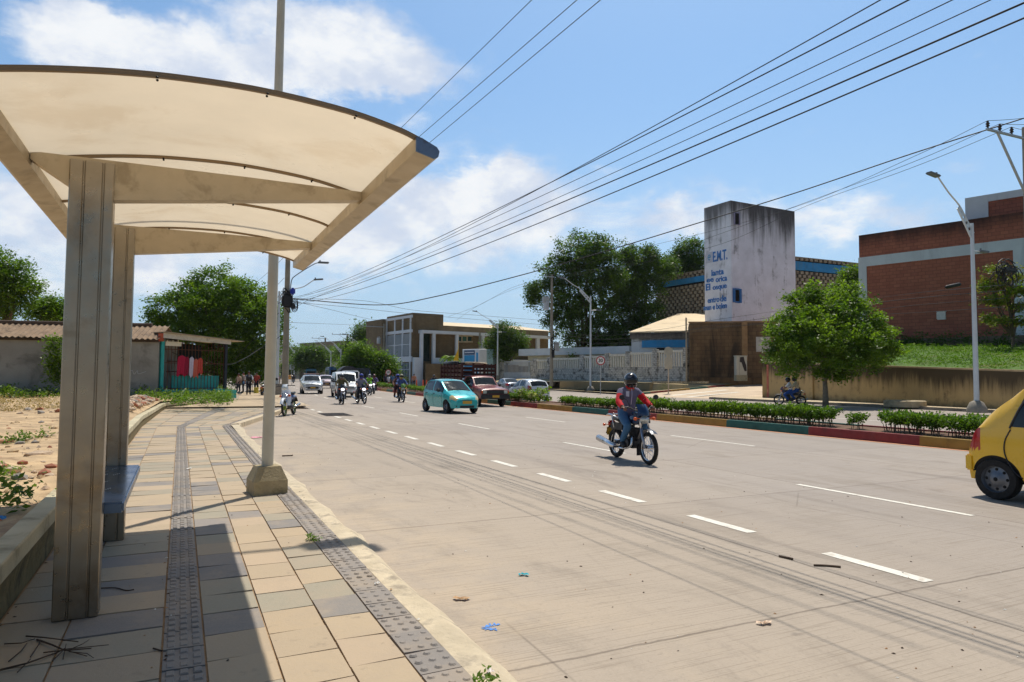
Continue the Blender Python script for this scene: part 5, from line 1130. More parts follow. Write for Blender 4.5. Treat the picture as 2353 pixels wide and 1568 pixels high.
def street_lamp(label, base, hgt=9.7, head=(-2.75, 0, 1.95), tw=(0, 1), second=True, group='steel street lamps along the avenue', rz=0, s=1.0, ball=False):
    o = thing('street_lamp', label, 'street lamp', tuple(base), rz, group)
    mb = MB(); mb.lathe([(0, -.05), (.42, -.05), (.42, .12), (.28, .42), (.14, .5), (0, .5)], 16); mb.build('foot', m_conc, o, 40)
    mb = MB(); mb.tube([(0, 0, .3), (0, 0, hgt*.5), (0, 0, hgt)], [.115, .1, .075], 12); mb.build('pole', m_lampw, o, 50)
    hx, hy, hz_ = head; z0 = hgt-.55; 
    e = Vector((hx*.36, hy*.36, z0+hz_*.62)); a = Vector((0, 0, z0)); dv = (e-a); pn = Vector((-dv.z*(1 if hx < 0 else -1)*0, 0, 0))
    mb = MB(); L = dv.length; ux = dv.normalized(); side = Vector((0, 0, 1)); up_ = (side-ux*side.dot(ux)).normalized()
    n = 24
    lo, hi = [], []
    for k in range(n+1):
        t_ = k/n; wd = .34-.12*t_; lo.append(a+dv*t_-up_*wd*.5); hi.append(a+dv*t_+up_*wd*.5)
    th = Vector((0, 1, 0))*.02 if abs(hx) > abs(hy) else Vector((1, 0, 0))*.02
    # plate with round holes: ring pieces around each hole
    holes = [.22, .44, .64, .82]; rad = [.085, .075, .065, .05]
    cells = [0]+[(holes[i]+holes[i+1])/2 for i in range(3)]+[1]
    for k in range(4):
        t0, t1, hc, r_ = cells[k], cells[k+1], holes[k], rad[k]; w0, w1 = .34-.12*t0, .34-.12*t1
        c_ = a+dv*hc; m = 16; rim = []; out = []
        cs = [(t0-hc)*L, (t1-hc)*L]
        for j in range(m):
            an = 2*pi*j/m; dx, dz = cos(an), sin(an); rim.append(c_+ux*dx*r_+up_*dz*r_)
            sx_ = (cs[1]/dx if dx > 1e-6 else cs[0]/dx if dx < -1e-6 else 1e9)
            # top and bottom edges are straight lines between half widths
            best = sx_; 
            for sgn in (1, -1):
                # up = sgn*(w(t)/2), w linear in along
                kx = (w1-w0)/(cs[1]-cs[0]); wc = w0-kx*cs[0]
                den = dz-sgn*kx*dx/2; 
                if abs(den) > 1e-6:
                    q = sgn*wc/2/den
                    if q > 0: best = min(best, q)
            out.append(c_+ux*dx*best+up_*dz*best)
        corners = []
        for sgn_t, w_ in ((cs[0], w0), (cs[1], w1)): corners += [c_+ux*sgn_t+up_*w_/2, c_+ux*sgn_t-up_*w_/2]
        for side_ in (1, -1):
            mb.add([(v+th*side_)[:] for v in rim+out], [(j, (j+1) % m, m+(j+1) % m, m+j) for j in range(m)])
    for A_, B_ in ((lo, 1), (hi, 1)): mb.tube([A_[0], A_[-1]], .035, 6)
    mb.build('arm_plate', m_lampw, o)
    mb = MB(); pts = cat([hi[n//2], hi[-1], Vector((hx*.62, hy*.62, z0+hz_*.93)), Vector((hx*.9, hy*.9, z0+hz_+.5))], 6); mb.tube(pts, .035, 8); mb.build('arm', m_lampw, o, True)
    mb = MB(); dd = Vector((hx, hy, 0)).normalized()+Vector((0, 0, .12)); lamp_head(mb, pts[-1], dd); mb.build('luminaire', m_lamph, o)
    if second:
        mb = MB(); mb.tube([(0, 0, hgt*.85), (-hx*.2, -hy*.2, hgt*.855)], .03, 6); s_ = mb.build('side_arm', m_lampw, o); mb = MB(); lamp_head(mb, (-hx*.2, -hy*.2, hgt*.855), (-hx, -hy, 0), .9); mb.build('luminaire', m_lamph, o)
    return o
pR = G(2245, 946, .15); street_lamp('tall steel street lamp on the far pavement in front of the brick building', (pR[0], pR[1], .15), AD(2252, 510, pR[:2] @ CFH)[2]-.15)
p2 = AD(1357, 898, 73); street_lamp('steel street lamp before the white fence beside the round speed sign', (p2[0], p2[1], p2[2]), AD(1357, 680, 73)[2]-p2[2], (-3.3, .6, 1.9))
p3 = AD(1143, 868, 96); street_lamp('steel street lamp beside the white gate behind the red truck', (p3[0], p3[1], p3[2]-.2), AD(1142, 741, 96)[2]-p3[2], (-3.3, .6, 1.7))
pL = AD(636, 912, 50.5); street_lamp('steel street lamp standing just behind the concrete utility pole', (pL[0], pL[1], .15), AD(655, 668, 50.5)[2]-.15, (2.75, -.2, 1.05), None, False)
mbf = MB(); mbf.rbox((pL[0]-.35, pL[1]-.35, .1), (pL[0]+.35, pL[1]+.35, .95), .06); o = mbf.build('concrete_block', m_conc); tag(o, 'square concrete block at the foot of the steel lamp by the utility pole', 'concrete block')
far_l = [(783, 802, 833, 125), (838, 800, 836, 112), (676, 805, 842, 190), (760, 806, 838, 160), (708, 806, 842, 215)]
fln = ['steel street lamp beyond the white van among the trees', 'steel street lamp whose arm shows above the dense street trees', 'distant steel street lamp beside the square roadside billboard', 'steel street lamp right of the nearer distant utility pole', 'distant steel street lamp before the long brown building']
for (px, y0, y1, d), lb in zip(far_l, fln):
    b_ = AD(px, y1, d); street_lamp(lb, (b_[0], b_[1], 0), AD(px, y0, d)[2], (-3.4, .4, 2.2), None, False)
def upole(label, base, top, arms=(), r0=.17, r1=.1, hw=1.0, rz=0, tf=None, lean=(0, 0)):
    o = thing('utility_pole', label, 'utility pole', tuple(base), rz); hh = top-base[2]
    mb = MB(); mb.tube([(0, 0, -.1), (lean[0]*.5, lean[1]*.5, hh*.5), (lean[0], lean[1], hh)], [r0, (r0+r1)/2, r1], 14); mb.build('pole', m_cpole, o, 60)
    for (z_, x0, x1, br) in arms:
        mb = MB(); mb.box((x0, -.15, z_-.05), (x1, -.04, z_+.05)); 
        if br: mb.bar((x0*.55 if abs(x0) > abs(x1) else x1*.55, -.1, z_-.03), (0, -.1, z_-1.4), .06)
        a = mb.build('crossarm', m_galv, o); mb = MB()
        for k in range(3):
            x_ = x0+.1+(x1-x0-.2)*k/2; mb.lathe([(0, z_+.05), (.05, z_+.05), (.03, z_+.12), (.08, z_+.16), (.04, z_+.2), (.08, z_+.24), (.04, z_+.3), (0, z_+.32)], 10, (x_, -.1, 0))
        mb.build('insulator', m_ins, a)
    if tf:
        z_, sx_ = tf; mb = MB(); mb.lathe([(0, z_), (.3, z_), (.32, z_+.1), (.32, z_+.85), (.27, z_+.95), (0, z_+.98)], 18, (sx_, -.05, 0)); [mb.tube([(sx_+.12*q, -.05, z_+.95), (sx_+.12*q, -.05, z_+1.2)], .04, 6) for q in (-1, 1)]; mb.build('transformer', mat('transformer_grey', C(190, 192, 194), .5, .2, .1, 2), o)
    return o
bp = G(654, 914, .15); uL = upole('thick concrete utility pole with black cable bundle beside the parked white scooter', (bp[0], bp[1], .13), 12.6, [(12.2, -1.2, 1.2, False)], .22, .13)
PZ = lambda py: AD(655, py, bp[:2] @ CFH)[2]-.13
mb = MB(); rr = random.Random(3); zc = PZ(688)
for k in range(30):
    a = rr.uniform(0, 6.3); r_ = rr.uniform(.2, .36); zz = zc+rr.uniform(-.75, .6); pts = []
    for j in range(9):
        an = a+j*.5; pts.append((r_*cos(an), r_*sin(an), zz+.15*sin(j*1.3+k)))
    mb.tube(pts, rr.uniform(.015, .03), 5)
for k in range(4):
    cx = rr.choice([-.4, .45]); pts = [(cx+.22*cos(j*.7), -.2+.1*sin(j), zc-.2+.3*sin(j*.7)-.1*k) for j in range(10)]; mb.tube(pts, .025, 5)
mb.rbox((-.35, -.4, zc-.55), (.3, -.15, zc+.3), .1); mb.rbox((.2, -.38, zc-.62), (.5, -.18, zc-.25), .06); mb.build('cable_bundle', m_cable, uL)
mb = MB(); mb.rbox((.15, -.42, zc+.3), (.46, -.16, zc+.75), .08); mb.build('blue_box', mat('blue_plastic', C(36, 56, 170), .5), uL)
mb = MB(); za = PZ(640); mb.tube(cat([(.2, 0, za-.75), (.26, 0, za-.1), (.5, 0, za+.25), (1.6, 0, PZ(604)+.05), (2.0, 0, PZ(599)+.08)], 6), .03, 6); lamp_head(mb, (1.95, 0, PZ(599)+.08), (1, 0, .03)); mb.build('lamp_arm', m_lamph, uL)
mb = MB(); mb.tube([(-.2, -.1, zc-.1), (-1.0, -.2, zc-.55)], .025, 6); lamp_head(mb, (-.75, -.2, zc-.45), (-1, 0, -.1), .8); mb.build('side_lamp', m_lamph, uL)
b_ = AD(1267, 882, 78); u2 = upole('old concrete utility pole with transformer in front of the big trees', (b_[0], b_[1], .6), AD(1270, 630, 78)[2], [(AD(1270, 634, 78)[2]-.65, -1.0, .25, False)], .22, .12, tf=(AD(1265, 712, 78)[2]-.6, -.75))
mb = MB(); zc2 = AD(1267, 800, 78)[2]-.6; [mb.tube([(.24*cos(k+j*.6), -.24+.08*sin(j), zc2+.8*sin(k)+j*.1) for j in range(8)], .03, 5) for k in range(8)]; mb.rbox((-.1, -.4, zc2-1.1), (.2, -.2, zc2-.2), .05); mb.build('cable_bundle', m_cable, u2)
mb = MB(); mb.rbox((.25, -.3, zc2-.3), (.85, -.02, zc2+.7), .03); mb.rbox((-1.15, -.3, AD(1265, 690, 78)[2]-.9), (-.45, .2, AD(1265, 690, 78)[2]-.2), .04); mb.build('junction_box', mat('box_grey', C(176, 178, 176), .6, .1), u2)
b_ = np.array([38.7, 19.6, .15]); uR = upole('concrete utility pole at right edge with steel crossarm and cable tangle', tuple(b_), 14.6, [], .2, .12)
zA = AD(2270, 292, 33.5)[2]-.15; eA = AD(2267, 292, 33.8); lx = eA-b_; mb = MB(); aend = np.array([lx[0], lx[1], zA]); mb.bar(tuple(aend), tuple(aend*[-.4, -.4, 1]), .1); mb.bar(tuple(aend*[.72, .72, 1]-[0, 0, .05]), (0, 0, zA-3.0), .09); ca_ = mb.build('crossarm', m_galv, uR)
mb = MB(); insR = []
for q in (.97, .66, .35):
    x_, y_ = aend[0]*q, aend[1]*q; mb.lathe([(0, zA+.04), (.05, zA+.04), (.04, zA+.12), (.1, zA+.17), (.05, zA+.23), (.1, zA+.28), (.05, zA+.36), (.06, zA+.42), (0, zA+.44)], 10, (x_, y_, 0)); insR.append(np.array([b_[0]+x_, b_[1]+y_, .15+zA+.44]))
mb.build('insulator', m_ins, ca_)
mb = MB(); zt_ = AD(2330, 622, 34)[2]-.15; tx, ty = (AD(2322, 622, 34)-b_)[:2]
for k in range(16):
    r_ = rr.uniform(.3, .62); a = rr.uniform(0, 6); mb.tube([(tx+.35*sin(k)+r_*cos(a+j*.63), ty+.1*sin(k*2)+.05*j, zt_-.1+.3*cos(k)+r_*.8*sin(a+j*.63)) for j in range(11)], .022, 5)
mb.rbox((tx-.6, ty-.1, zt_-.1), (tx+.5, ty+.1, zt_+.15), .06); mb.build('cable_tangle', m_cable, uR)
b_ = AD(881, 878, 112); upole('concrete utility pole with curved lamp arm at the corner of the brick office', (b_[0], b_[1], 0), AD(881, 744, 112)[2], [(AD(881, 750, 112)[2]-.1, -4.2, .1, False)], .26, .2, tf=(AD(881, 790, 112)[2], -.9))
for (px, y0, y1, d, lb) in ((797, 768, 838, 150, 'distant utility pole with broad crossarm above the covered truck'), (746, 777, 852, 175, 'distant utility pole with crossarm right of the parked buses'), (669, 798, 842, 240, 'faraway utility pole above the square roadside billboard')):
    b_ = AD(px, y1, d); t_ = AD(px, y0, d)[2]; upole(lb, (b_[0], b_[1], 0), t_, [(t_-.15, -3.4, .2, True)], .3, .2)
b_ = AD(1577, 800, 71); upole('short rusty pole standing at the end of the white fence', (b_[0], b_[1], 1.0), AD(1577, 730, 71)[2], [], .1, .08)
b_ = AD(1376, 805, 95); upole('thin rusty post rising behind the white fence', (b_[0], b_[1], 1.0), AD(1376, 757, 95)[2], [], .12, .1)
b_ = AD(1102, 820, 104); upole('weathered pole standing between the kiosk and the pale container', (b_[0], b_[1], .3), AD(1102, 765, 104)[2], [], .18, .14)
# ---- cables: each a sagging line between real supports
def cable(label, pts, r_=.014, n=40, group=None):
    P = [np.array(p, float) for p in pts]
    if len(P) == 3:
        Q = []
        for i in range(n+1):
            t_ = i/n; L = [(t_-.5)*(t_-1)/.5, -t_*(t_-1)/.25, t_*(t_-.5)/.5]; Q.append(L[0]*P[0]+L[1]*P[1]+L[2]*P[2])
    else: Q = cat(P, n//2)
    mb = MB(); mb.tube(Q, r_, 6, False); tag(mb.build('cable', m_cable, None, True), label, 'cable', group)
def sagged(A, B, s, label, r_=.014, group=None):
    A, B = np.array(A), np.array(B); M_ = (A+B)/2; M_[2] -= s; cable(label, [A, M_, B], r_, 40, group)
pole = np.array([bp[0], bp[1], 0.0])
zbund = AD(668, 690, bp[:2] @ CFH)[2]
# telecom lines along the avenue: far anchor on the concrete pole, near end over the road behind the viewer
def tele(label, dz, near, mid, r_, X0=6.0):
    A = pole+np.array([.3, -.2, zbund+dz]); Bn = AX(near[0], near[1], X0+.15); Mn = AX(mid[0], mid[1], X0+.12)
    # quadratic through the three in Y, then carried on to the next pole behind
    ys = np.array([A[1], Mn[1], Bn[1]]); zs = np.array([A[2], Mn[2], Bn[2]]); xs = np.array([A[0], Mn[0], Bn[0]]); cz = np.polyfit(ys, zs, 2); cx = np.polyfit(ys, xs, 1)
    Q = [(np.polyval(cx, y_), y_, np.polyval(cz, y_)) for y_ in np.linspace(A[1], -9, 70)]
    mb = MB(); mb.tube(Q, r_, 6, False); tag(mb.build('cable', m_cable, None, True), label, 'cable', 'telecom cables over the roadway')
tele('uppermost of the telecom cables fanning from the concrete pole to upper right', .25, (2045, 2), (1330, 376), .006, 5.05)
tele('thick telecom cable just below the uppermost one', .12, (2092, 2), (1340, 380), .0088, 6.05)
tele('third telecom cable from the top of the fan', .05, (2182, 2), (1380, 388), .0065, 6.58)
tele('fourth telecom cable in the middle of the fan', -.05, (2272, 2), (1400, 402), .006, 6.45)
tele('thick telecom cable second from the bottom of the fan', -.15, (2352, 12), (1430, 404), .0098, 5.94)
tele('lowest thick telecom cable of the fan over the road', -.25, (2352, 46), (1450, 424), .0088, 6.03)
def hv(label, a, b_, r_):
    A, B_ = AX(a[0], a[1], 7.3), AX(b_[0], b_[1], 7.3); d_ = B_-A; mb = MB(); e0 = A-d_/np.linalg.norm(d_)*26; e1 = B_+d_/np.linalg.norm(d_)*8
    mb.tube([e0, A-d_*.0-np.array([0, 0, .0]), B_, e1], r_, 6, False); tag(mb.build('cable', m_cable, None, True), label, 'cable', 'power lines above the shelter roof')
hv('leftmost power line slanting up behind the shelter roof tip', (920, 296), (1222, 0), .009); hv('middle power line slanting up behind the shelter roof tip', (965, 313), (1326, 0), .009); hv('rightmost power line slanting up behind the shelter roof tip', (985, 330), (1380, 0), .009)
# thick line across the avenue to the right-hand pole, sagging near the left pole
A = pole+np.array([.3, -.2, zbund+.1]); d1 = bp[:2] @ CFH
cable('thick service cable sagging from the concrete pole across to the right edge', [A, AD(875, 701, 49), AD(1000, 682, 48.5), AD(1200, 632, 47), AD(1400, 575, 45), AD(1620, 508, 42), AD(1830, 443, 40), AD(2100, 352, 36.5), AD(2353, 272, 34)], .032)
for k, (i_, ys) in enumerate(((0, ((2100, 360), (1850, 468), (1640, 530), (1420, 584))), (1, ((2100, 372), (1880, 455), (1640, 543), (1500, 590))), (2, ((2100, 384), (1850, 475), (1660, 560), (1480, 603))))):
    cable('thin power line %s from the right crossarm towards the old transformer pole' % ('outermost', 'middle', 'inner')[k], [insR[i_]]+[AD(x_, y_, 36+(2100-x_)*.06) for x_, y_ in ys]+[AD(1272, 634+k*4, 78)], .013)
    cable('short power line %s leaving the right crossarm beyond the frame' % ('outermost', 'middle', 'inner')[k], [insR[i_], AD(2420, 262+k*18, 32), AD(2600, 215+k*22, 28)], .013)
T2 = lambda y_: AD(1268, y_, 78)
for (y0, y1, px, py, lb) in ((640, 735, 1030, 728, 'upper'), (645, 742, 1050, 735, 'lower')):
    cable('%s line running down from the transformer pole to the brick office roof' % lb, [T2(y0), AD(1180, 660+(y0-640), 84), AD(1100, 702, 90), AD(px, py, 98)], .014)
cable('upper line from the concrete pole past the brick office roof to the transformer pole', [pole+np.array([.3, 0, zbund+.15]), AD(840, 692, 52), AD(950, 713, 60), AD(1100, 725, 68), T2(738)], .013)
cable('lower line from the concrete pole past the brick office roof to the transformer pole', [pole+np.array([.3, 0, zbund-.1]), AD(800, 706, 52), AD(950, 722, 60), AD(1100, 735, 68), T2(748)], .013)
cable('steep line from the concrete pole bundle down to the brick office corner', [pole+np.array([.3, 0, zbund]), AD(760, 712, 60), AD(860, 735, 85), AD(946, 741, 104)], .014)
cable('slack line from concrete pole to the crossarm of the office corner pole', [pole+np.array([.2, 0, AD(655, 741, d1)[2]]), AD(760, 745, 75), AD(881, 750, 111)], .013)
cable('slanted stay wire rising from the concrete pole to the cable ring', [pole+np.array([.2, -.1, AD(655, 719, d1)[2]]), AD(690, 700, 47.5), AD(728, 682, 46.5), AD(800, 655, 44)], .013)
# low telecom wires on the right side
for k, (ys, lb) in enumerate((((758, 772, 757, 736, 705, 690, 672, 655), 'topmost'), ((766, 780, 770, 748, 718, 700, 684, 668), 'second'), ((775, 790, 778, 756, 731, 716, 700, 686), 'third'), ((790, 798, 772, 752, 742, 726, 718, 706), 'lowest'))):
    xs = (1268, 1380, 1520, 1640, 1860, 1980, 2120, 2310); ds = (78, 74, 69, 66, 56, 50, 44, 34)
    cable('%s of the low wires strung past the white tower to the cable tangle' % lb, [AD(x_, y_, d_) for x_, y_, d_ in zip(xs, ys, ds)], .018 if k == 1 else .012)
p = AD(2190, 657, 42); mb = MB(); mb.tube([(-.55, 0, -.05), (-.45, 0, -.04), (.45, 0, .05), (.55, 0, .06)], [.05, .11, .11, .05], 12); o = mb.build('splice_case', m_cable, None, True); o.location = p; o.rotation_euler = (0, -.12, -.3); tag(o, 'black cable splice case hanging on a wire before the brick building', 'splice case')
for k, (y0, y1, y2) in enumerate(((640, 618, 560), (690, 668, 600), (735, 690, 622))):
    cable('thin wire %s slanting past the near lamp pole to the concrete pole' % ('topmost', 'middle', 'lowest')[k], [AD(560, y0+30, 60), AD(600, y0, 54), pole+np.array([-.2, 0, AD(655, y1-30, d1)[2]])], .011)
cable('pale loop of wire hanging in the tree behind the barred stall', [AD(540, 825, 52), AD(575, 788, 52), AD(600, 765, 52), AD(612, 752, 51), AD(640, 720, 49)], .02)
cable('slack cable from the concrete pole to the barred stall roof', [pole+np.array([-.2, 0, AD(655, 770, d1)[2]]), AD(600, 800, 44), AD(560, 825, 41), AD(520, 838, 38.5), AD(440, 826, 38.3), AD(385, 806, 36.5)], .016)
# ---- signs
def round_sign(label, base, dep_top, r_, txt, ring=True, pole_m=None, h_=None):
    o = thing('road_sign', label, 'road sign', tuple(base), atan2(-base[0], base[1])*0+YAW*-1.0); hh = h_
    mb = MB(); mb.tube([(0, 0, -.1), (0, 0, hh+r_*.6)], .04, 8); mb.build('post', pole_m or m_galv, o)
    mb = MB(); mb.lathe([(0, -.05), (r_, -.05), (r_, -.03), (0, -.03)], 32, (0, 0, hh), 'Y'); pl = mb.build('plate', mat('sign_white', C(232, 230, 224), .5) if ring else m_galv, o)
    if ring:
        mb = MB(); mb.lathe([(r_*.78, -.056), (r_*.99, -.056), (r_*.99, -.051), (r_*.78, -.051)], 36, (0, 0, hh), 'Y'); mb.build('red_ring', mat('sign_red', C(176, 24, 34), .5), pl)
        t_ = text_mesh('number', txt, r_*1.05, mat('sign_black', C(24, 24, 26), .6), pl, .003); t_.rotation_euler = (pi/2, 0, 0); t_.location = (0, -.062, hh)
    return o
p = AD(1380, 904, 64); hh = AD(1380, 829, 64)[2]-p[2]; round_sign('round white speed sign 30 with red ring before the white fence', p, 0, 10.5*64/F, '30', True, None, hh)
p = AD(892, 880, 92); hh = AD(892, 856, 92)[2]-p[2]; round_sign('round speed sign 30 on a thin post near the brick office', (p[0], p[1], .2), 0, 6.5*92/F, '30', True, None, hh+p[2]-.2)
p = AD(1536, 909, 62); o = thing('road_sign', 'grey back of a tall road sign on the side street corner', 'road sign', tuple(p), -YAW+.2); hh = AD(1536, 800, 62)[2]-p[2]
mb = MB(); mb.tube([(0, 0, -.1), (0, 0, hh)], .05, 8); mb.build('post', mat('post_tan', C(186, 170, 148), .7), o)
mb = MB(); r_ = .42; mb.lathe([(0, -.06), (r_, -.06), (r_, -.04), (0, -.04)], 26, (0, 0, hh-.3), 'Y'); mb.box((-.36, -.06, hh-1.9), (.36, -.04, hh-1.0)); mb.add([(-.36, -.05, hh-1.0), (.36, -.05, hh-1.0), (.1, -.05, hh-.66), (-.1, -.05, hh-.66)], [(0, 1, 2, 3)]); mb.build('plate', mat('sign_back', C(176, 172, 158), .5, .3, .1, 3), o)
p = AD(670, 866, 165); o = thing('billboard', 'square white roadside billboard on a post in the distant median', 'billboard', (p[0], p[1], 0), -.2); mb = MB(); z0_, z1_ = AD(670, 850, 165)[2], AD(670, 838, 165)[2]; mb.rbox((-.55, -.05, z0_), (.55, .05, z1_), .02, 1); mb.build('panel', mat('board_pale', C(206, 212, 220), .6), o); mb = MB(); mb.tube([(0, .1, 0), (0, .1, z1_)], .07, 6); mb.build('post', m_galv, o)
for k, px in enumerate((957, 972, 980)):
    p = G(px, 889, .16); p = AD(px, 886, 78); mb = MB(); mb.lathe([(0, 0), (.22, 0), (.2, .05), (.1, .1), (.07, .95), (0, .98)], 12); o = mb.build('traffic_post', mat('orange_plastic', C(226, 92, 44), .5), None, 40); o.location = (p[0], p[1], .15); tag(o, 'orange plastic traffic post on the pavement before the brick office', 'traffic post', 'orange posts before the brick office')
# ================================================================ vehicles
m_tyre = mat('tyre_rubber', C(30, 29, 28), .85, 0, .15, 12); m_rimst = mat('steel_rim', C(112, 116, 122), .45, .7, .1, 6); m_alloy = mat('alloy_rim', C(176, 178, 182), .35, .7, .08, 6)
m_wglass = glass('car_glass', (.012, .016, .02), .04); m_under = mat('underbody', (.008, .008, .008), .9); m_trim = mat('black_trim', (.018, .018, .02), .55); m_chrome = mat('chrome', C(210, 212, 216), .18, .95, .05, 4)
m_hl = mat('headlamp', C(206, 210, 206), .12, .3, .12, 14, coat=.6); m_hly = mat('yellowed_headlamp', C(206, 184, 132), .18, .1, .12, 14, coat=.5); m_tl = mat('tail_lamp', C(176, 16, 22), .18, 0, .15, 10, coat=.6); m_amb = mat('amber_lens', C(226, 96, 22), .25, 0, .1, 8, coat=.4)
m_plate = mat('number_plate_yellow', C(206, 160, 52), .6, 0, .1, 6); m_platew = mat('number_plate_white', C(206, 206, 200), .6, 0, .1, 6)
def carpaint(name, col, metal=.15): return mat(name, col, .3, metal, .05, 1.2, coat=.7)
def wheel(parent, x, y, r, w, rimm, side, holes=8, name='wheel'):
    wh = MB(); k = .055
    prof = [(r*.64, -w/2), (r*.93, -w/2), (r*.985, -w/2+.025), (r, -w/2+.06), (r, w/2-.06), (r*.985, w/2-.025), (r*.93, w/2), (r*.64, w/2)]
    wh.lathe(prof, 28, (0, 0, 0), 'X'); o = wh.build(name, m_tyre, parent, 40); o.location = (x, y, r)
    rm = MB(); s = side; f = s*w/2
    rm.lathe([(r*.66, f-.002*s), (r*.62, f-.02*s), (r*.58, f-.05*s), (r*.46, f-.045*s), (r*.34, f-.035*s), (r*.24, f-.012*s), (0, f-.01*s)], 28, (0, 0, 0), 'X'); rm.build('rim', rimm, o, 50)
    hb = MB()
    for i in range(holes):
        a = 2*pi*i/holes; hb.ell((f-.043*s, r*.47*cos(a), r*.47*sin(a)), (.008, r*.075, r*.075), 8, 5)
    hb.ell((f-.008*s, 0, 0), (.012, r*.1, r*.1), 10, 6); hb.build('wheel_holes', m_under, o)
    return o
def car(label, cname, P, paint, pos, head, group=None, thingname='car'):
    """lofted car body: sections along the length, lights and glass taken from the same surface"""
    L, Wd = P['L'], P['W']; ft = interp(*zip(*P['top'])); fb = interp(*zip(*P['belt'])); fp = interp(*zip(*P['plan'])); sill = P['sill']; wr = P['wr']; s_c, s_rf, s_rr, s_re = P['cab']
    fs_ = interp(*zip(*P.get('under', [(0, sill), (L, sill)])))
    R_ = P['R']; ra = R_+.05
    st = sorted(set([round(v, 4) for v in np.linspace(0, L, P.get('n', 96))]+[round(s, 4) for s in (s_c, s_rf, s_rr, s_re)]+[.02, .05, L-.02, L-.05]))
    smooth = lambda f, s: (f(max(0, s-.05))+2*f(s)+f(min(L, s+.05)))/4
    tv = [0, .14, .28, .42, .56, .7, .85, 1.0]; gv = [.05, .2, .35, .5, .65, .8, .93, 1.0]; qv = [.1, .5, .85, 1.0]
    secs = []; cc = []
    for s in st:
        zt, zbl = smooth(ft, s), smooth(fb, s); hw = Wd*smooth(fp, s); zs = smooth(fs_, s); ar = zs
        for wx in P['wheels']:
            d = abs(s-wx)
            if d < ra: ar = max(ar, R_+sqrt(ra*ra-d*d)*.98)
        crown = .05 if s_c < s < s_re else .045
        ze = max(zbl+.004, zt-crown); c = min(1, max(0, (ze-zbl)/.42)); we = (1-c)*hw*.86+c*wr*min(1, fp(s)+.06)
        pts = [(0, zs+.03), (hw*.8, zs)]
        for t_ in tv:
            z_ = ar+(zbl-ar)*t_; h_ = np.clip((z_-sill)/(zbl-sill+1e-6), 0, 1); pts.append((hw*(1-.085*(1-h_)**2.2-.035*h_**3), z_))
        x0 = pts[-1][0]
        for g_ in gv: pts.append((x0+(we-x0)*(g_+.10*sin(pi*g_)*(-1)*0)+.02*c*sin(pi*g_), zbl+(ze-zbl)*g_, P.get('slant', .12)*g_*c*exp(-((s-P['sidew'][1])/.3)**2)))
        for q in qv: pts.append((we*(1-q), ze+(zt-ze)*(1-(1-q)**2), P.get('slant', .12)*(1-q)*c*exp(-((s-P['sidew'][1])/.3)**2)))
        pts = [p_ if len(p_) == 3 else (p_[0], p_[1], 0.0) for p_ in pts]; secs.append(pts); cc.append(c)
    n = len(secs[0]); groups = {}
    NS = 2+len(tv); NG = NS+len(gv)
    def put(key, vs): groups.setdefault(key, MB()).add(vs, [(0, 1, 2, 3)])
    for i in range(len(st)-1):
        s0, s1 = st[i], st[i+1]; sm = (s0+s1)/2
        for j in range(n-1):
            key = 'body'; p = secs[i][j], secs[i][j+1], secs[i+1][j+1], secs[i+1][j]; xm = sum(q[0] for q in p)/4; zm = sum(q[1] for q in p)/4
            if j < 2: key = 'under'
            elif NS <= j < NS+6:
                if min(cc[i], cc[i+1]) > .33 and P['sidew'][0] < sm < P['sidew'][1] and not any(a < sm < b_ for a, b_ in P['pillars']): key = 'window'
            elif j >= NG:
                if s_c+.03 < sm < s_rf-.02: key = 'windshield'
                elif s_rr+.02 < sm < s_re-.03 and not P.get('norear'): key = 'rear_window'
            if key == 'body':
                for (nm, fn) in P['lights']:
                    if fn(sm, zm, xm/Wd): key = nm
            for sg in (1, -1):
                vs = [(sg*q[0], L/2-s+q[2], q[1]) for q, s in zip(p, (s0, s0, s1, s1))]
                kk = key if key in ('body', 'under', 'windshield', 'rear_window') else key+('|R' if sg > 0 else '|L')
                put(kk, vs if sg > 0 else vs[::-1])
    for e, s in ((0, 0), (-1, L)):
        pt = secs[e]; k = len(pt)
        for sg in (1, -1):
            for j in range(k-1): groups.setdefault('body' if pt[j][1] > sill-.02 else 'under', MB()).add([(0, L/2-s, pt[j][1]), (sg*pt[j][0], L/2-s, pt[j][1]), (sg*pt[j+1][0], L/2-s, pt[j+1][1]), (0, L/2-s, pt[j+1][1])], [(0, 1, 2, 3)])
    o = thing(thingname, label, cname, (pos[0], pos[1], pos[2] if len(pos) > 2 else 0), atan2(-head[0], head[1]), group)
    M_ = {'under': m_under, 'window': m_wglass, 'windshield': m_wglass, 'rear_window': m_wglass}
    lm = P['lightmats']
    def fin(key):
        nm = key.split('|')[0]; m = paint if nm == 'body' else M_.get(nm) or lm[nm]; mb = groups[key]
        me = bpy.data.meshes.new(nm); me.from_pydata(mb.v, [], mb.f); me.materials.append(m)
        b = bmesh.new(); b.from_mesh(me); bmesh.ops.remove_doubles(b, verts=b.verts, dist=.0005); bmesh.ops.recalc_face_normals(b, faces=b.faces); b.to_mesh(me); b.free()
        me.polygons.foreach_set('use_smooth', [True]*len(me.polygons)); me.set_sharp_from_angle(angle=radians(38))
        link({'under': 'underbody'}.get(nm, nm), me, o)
    for k in groups: fin(k)
    for wx in P['wheels']:
        for sg in (1, -1): wheel(o, sg*(Wd-P.get('tw', .17)/2-.025), L/2-wx, R_, P.get('tw', .17), P.get('rim', m_rimst), sg)
    for (nm, m, x0, x1, z0, z1, s, th) in P['boxes']:
        mb = MB(); mb.rbox((x0, L/2-s-th, z0), (x1, L/2-s+th, z1), min(.02, th*.9), 2); mb.build(nm, m, o)
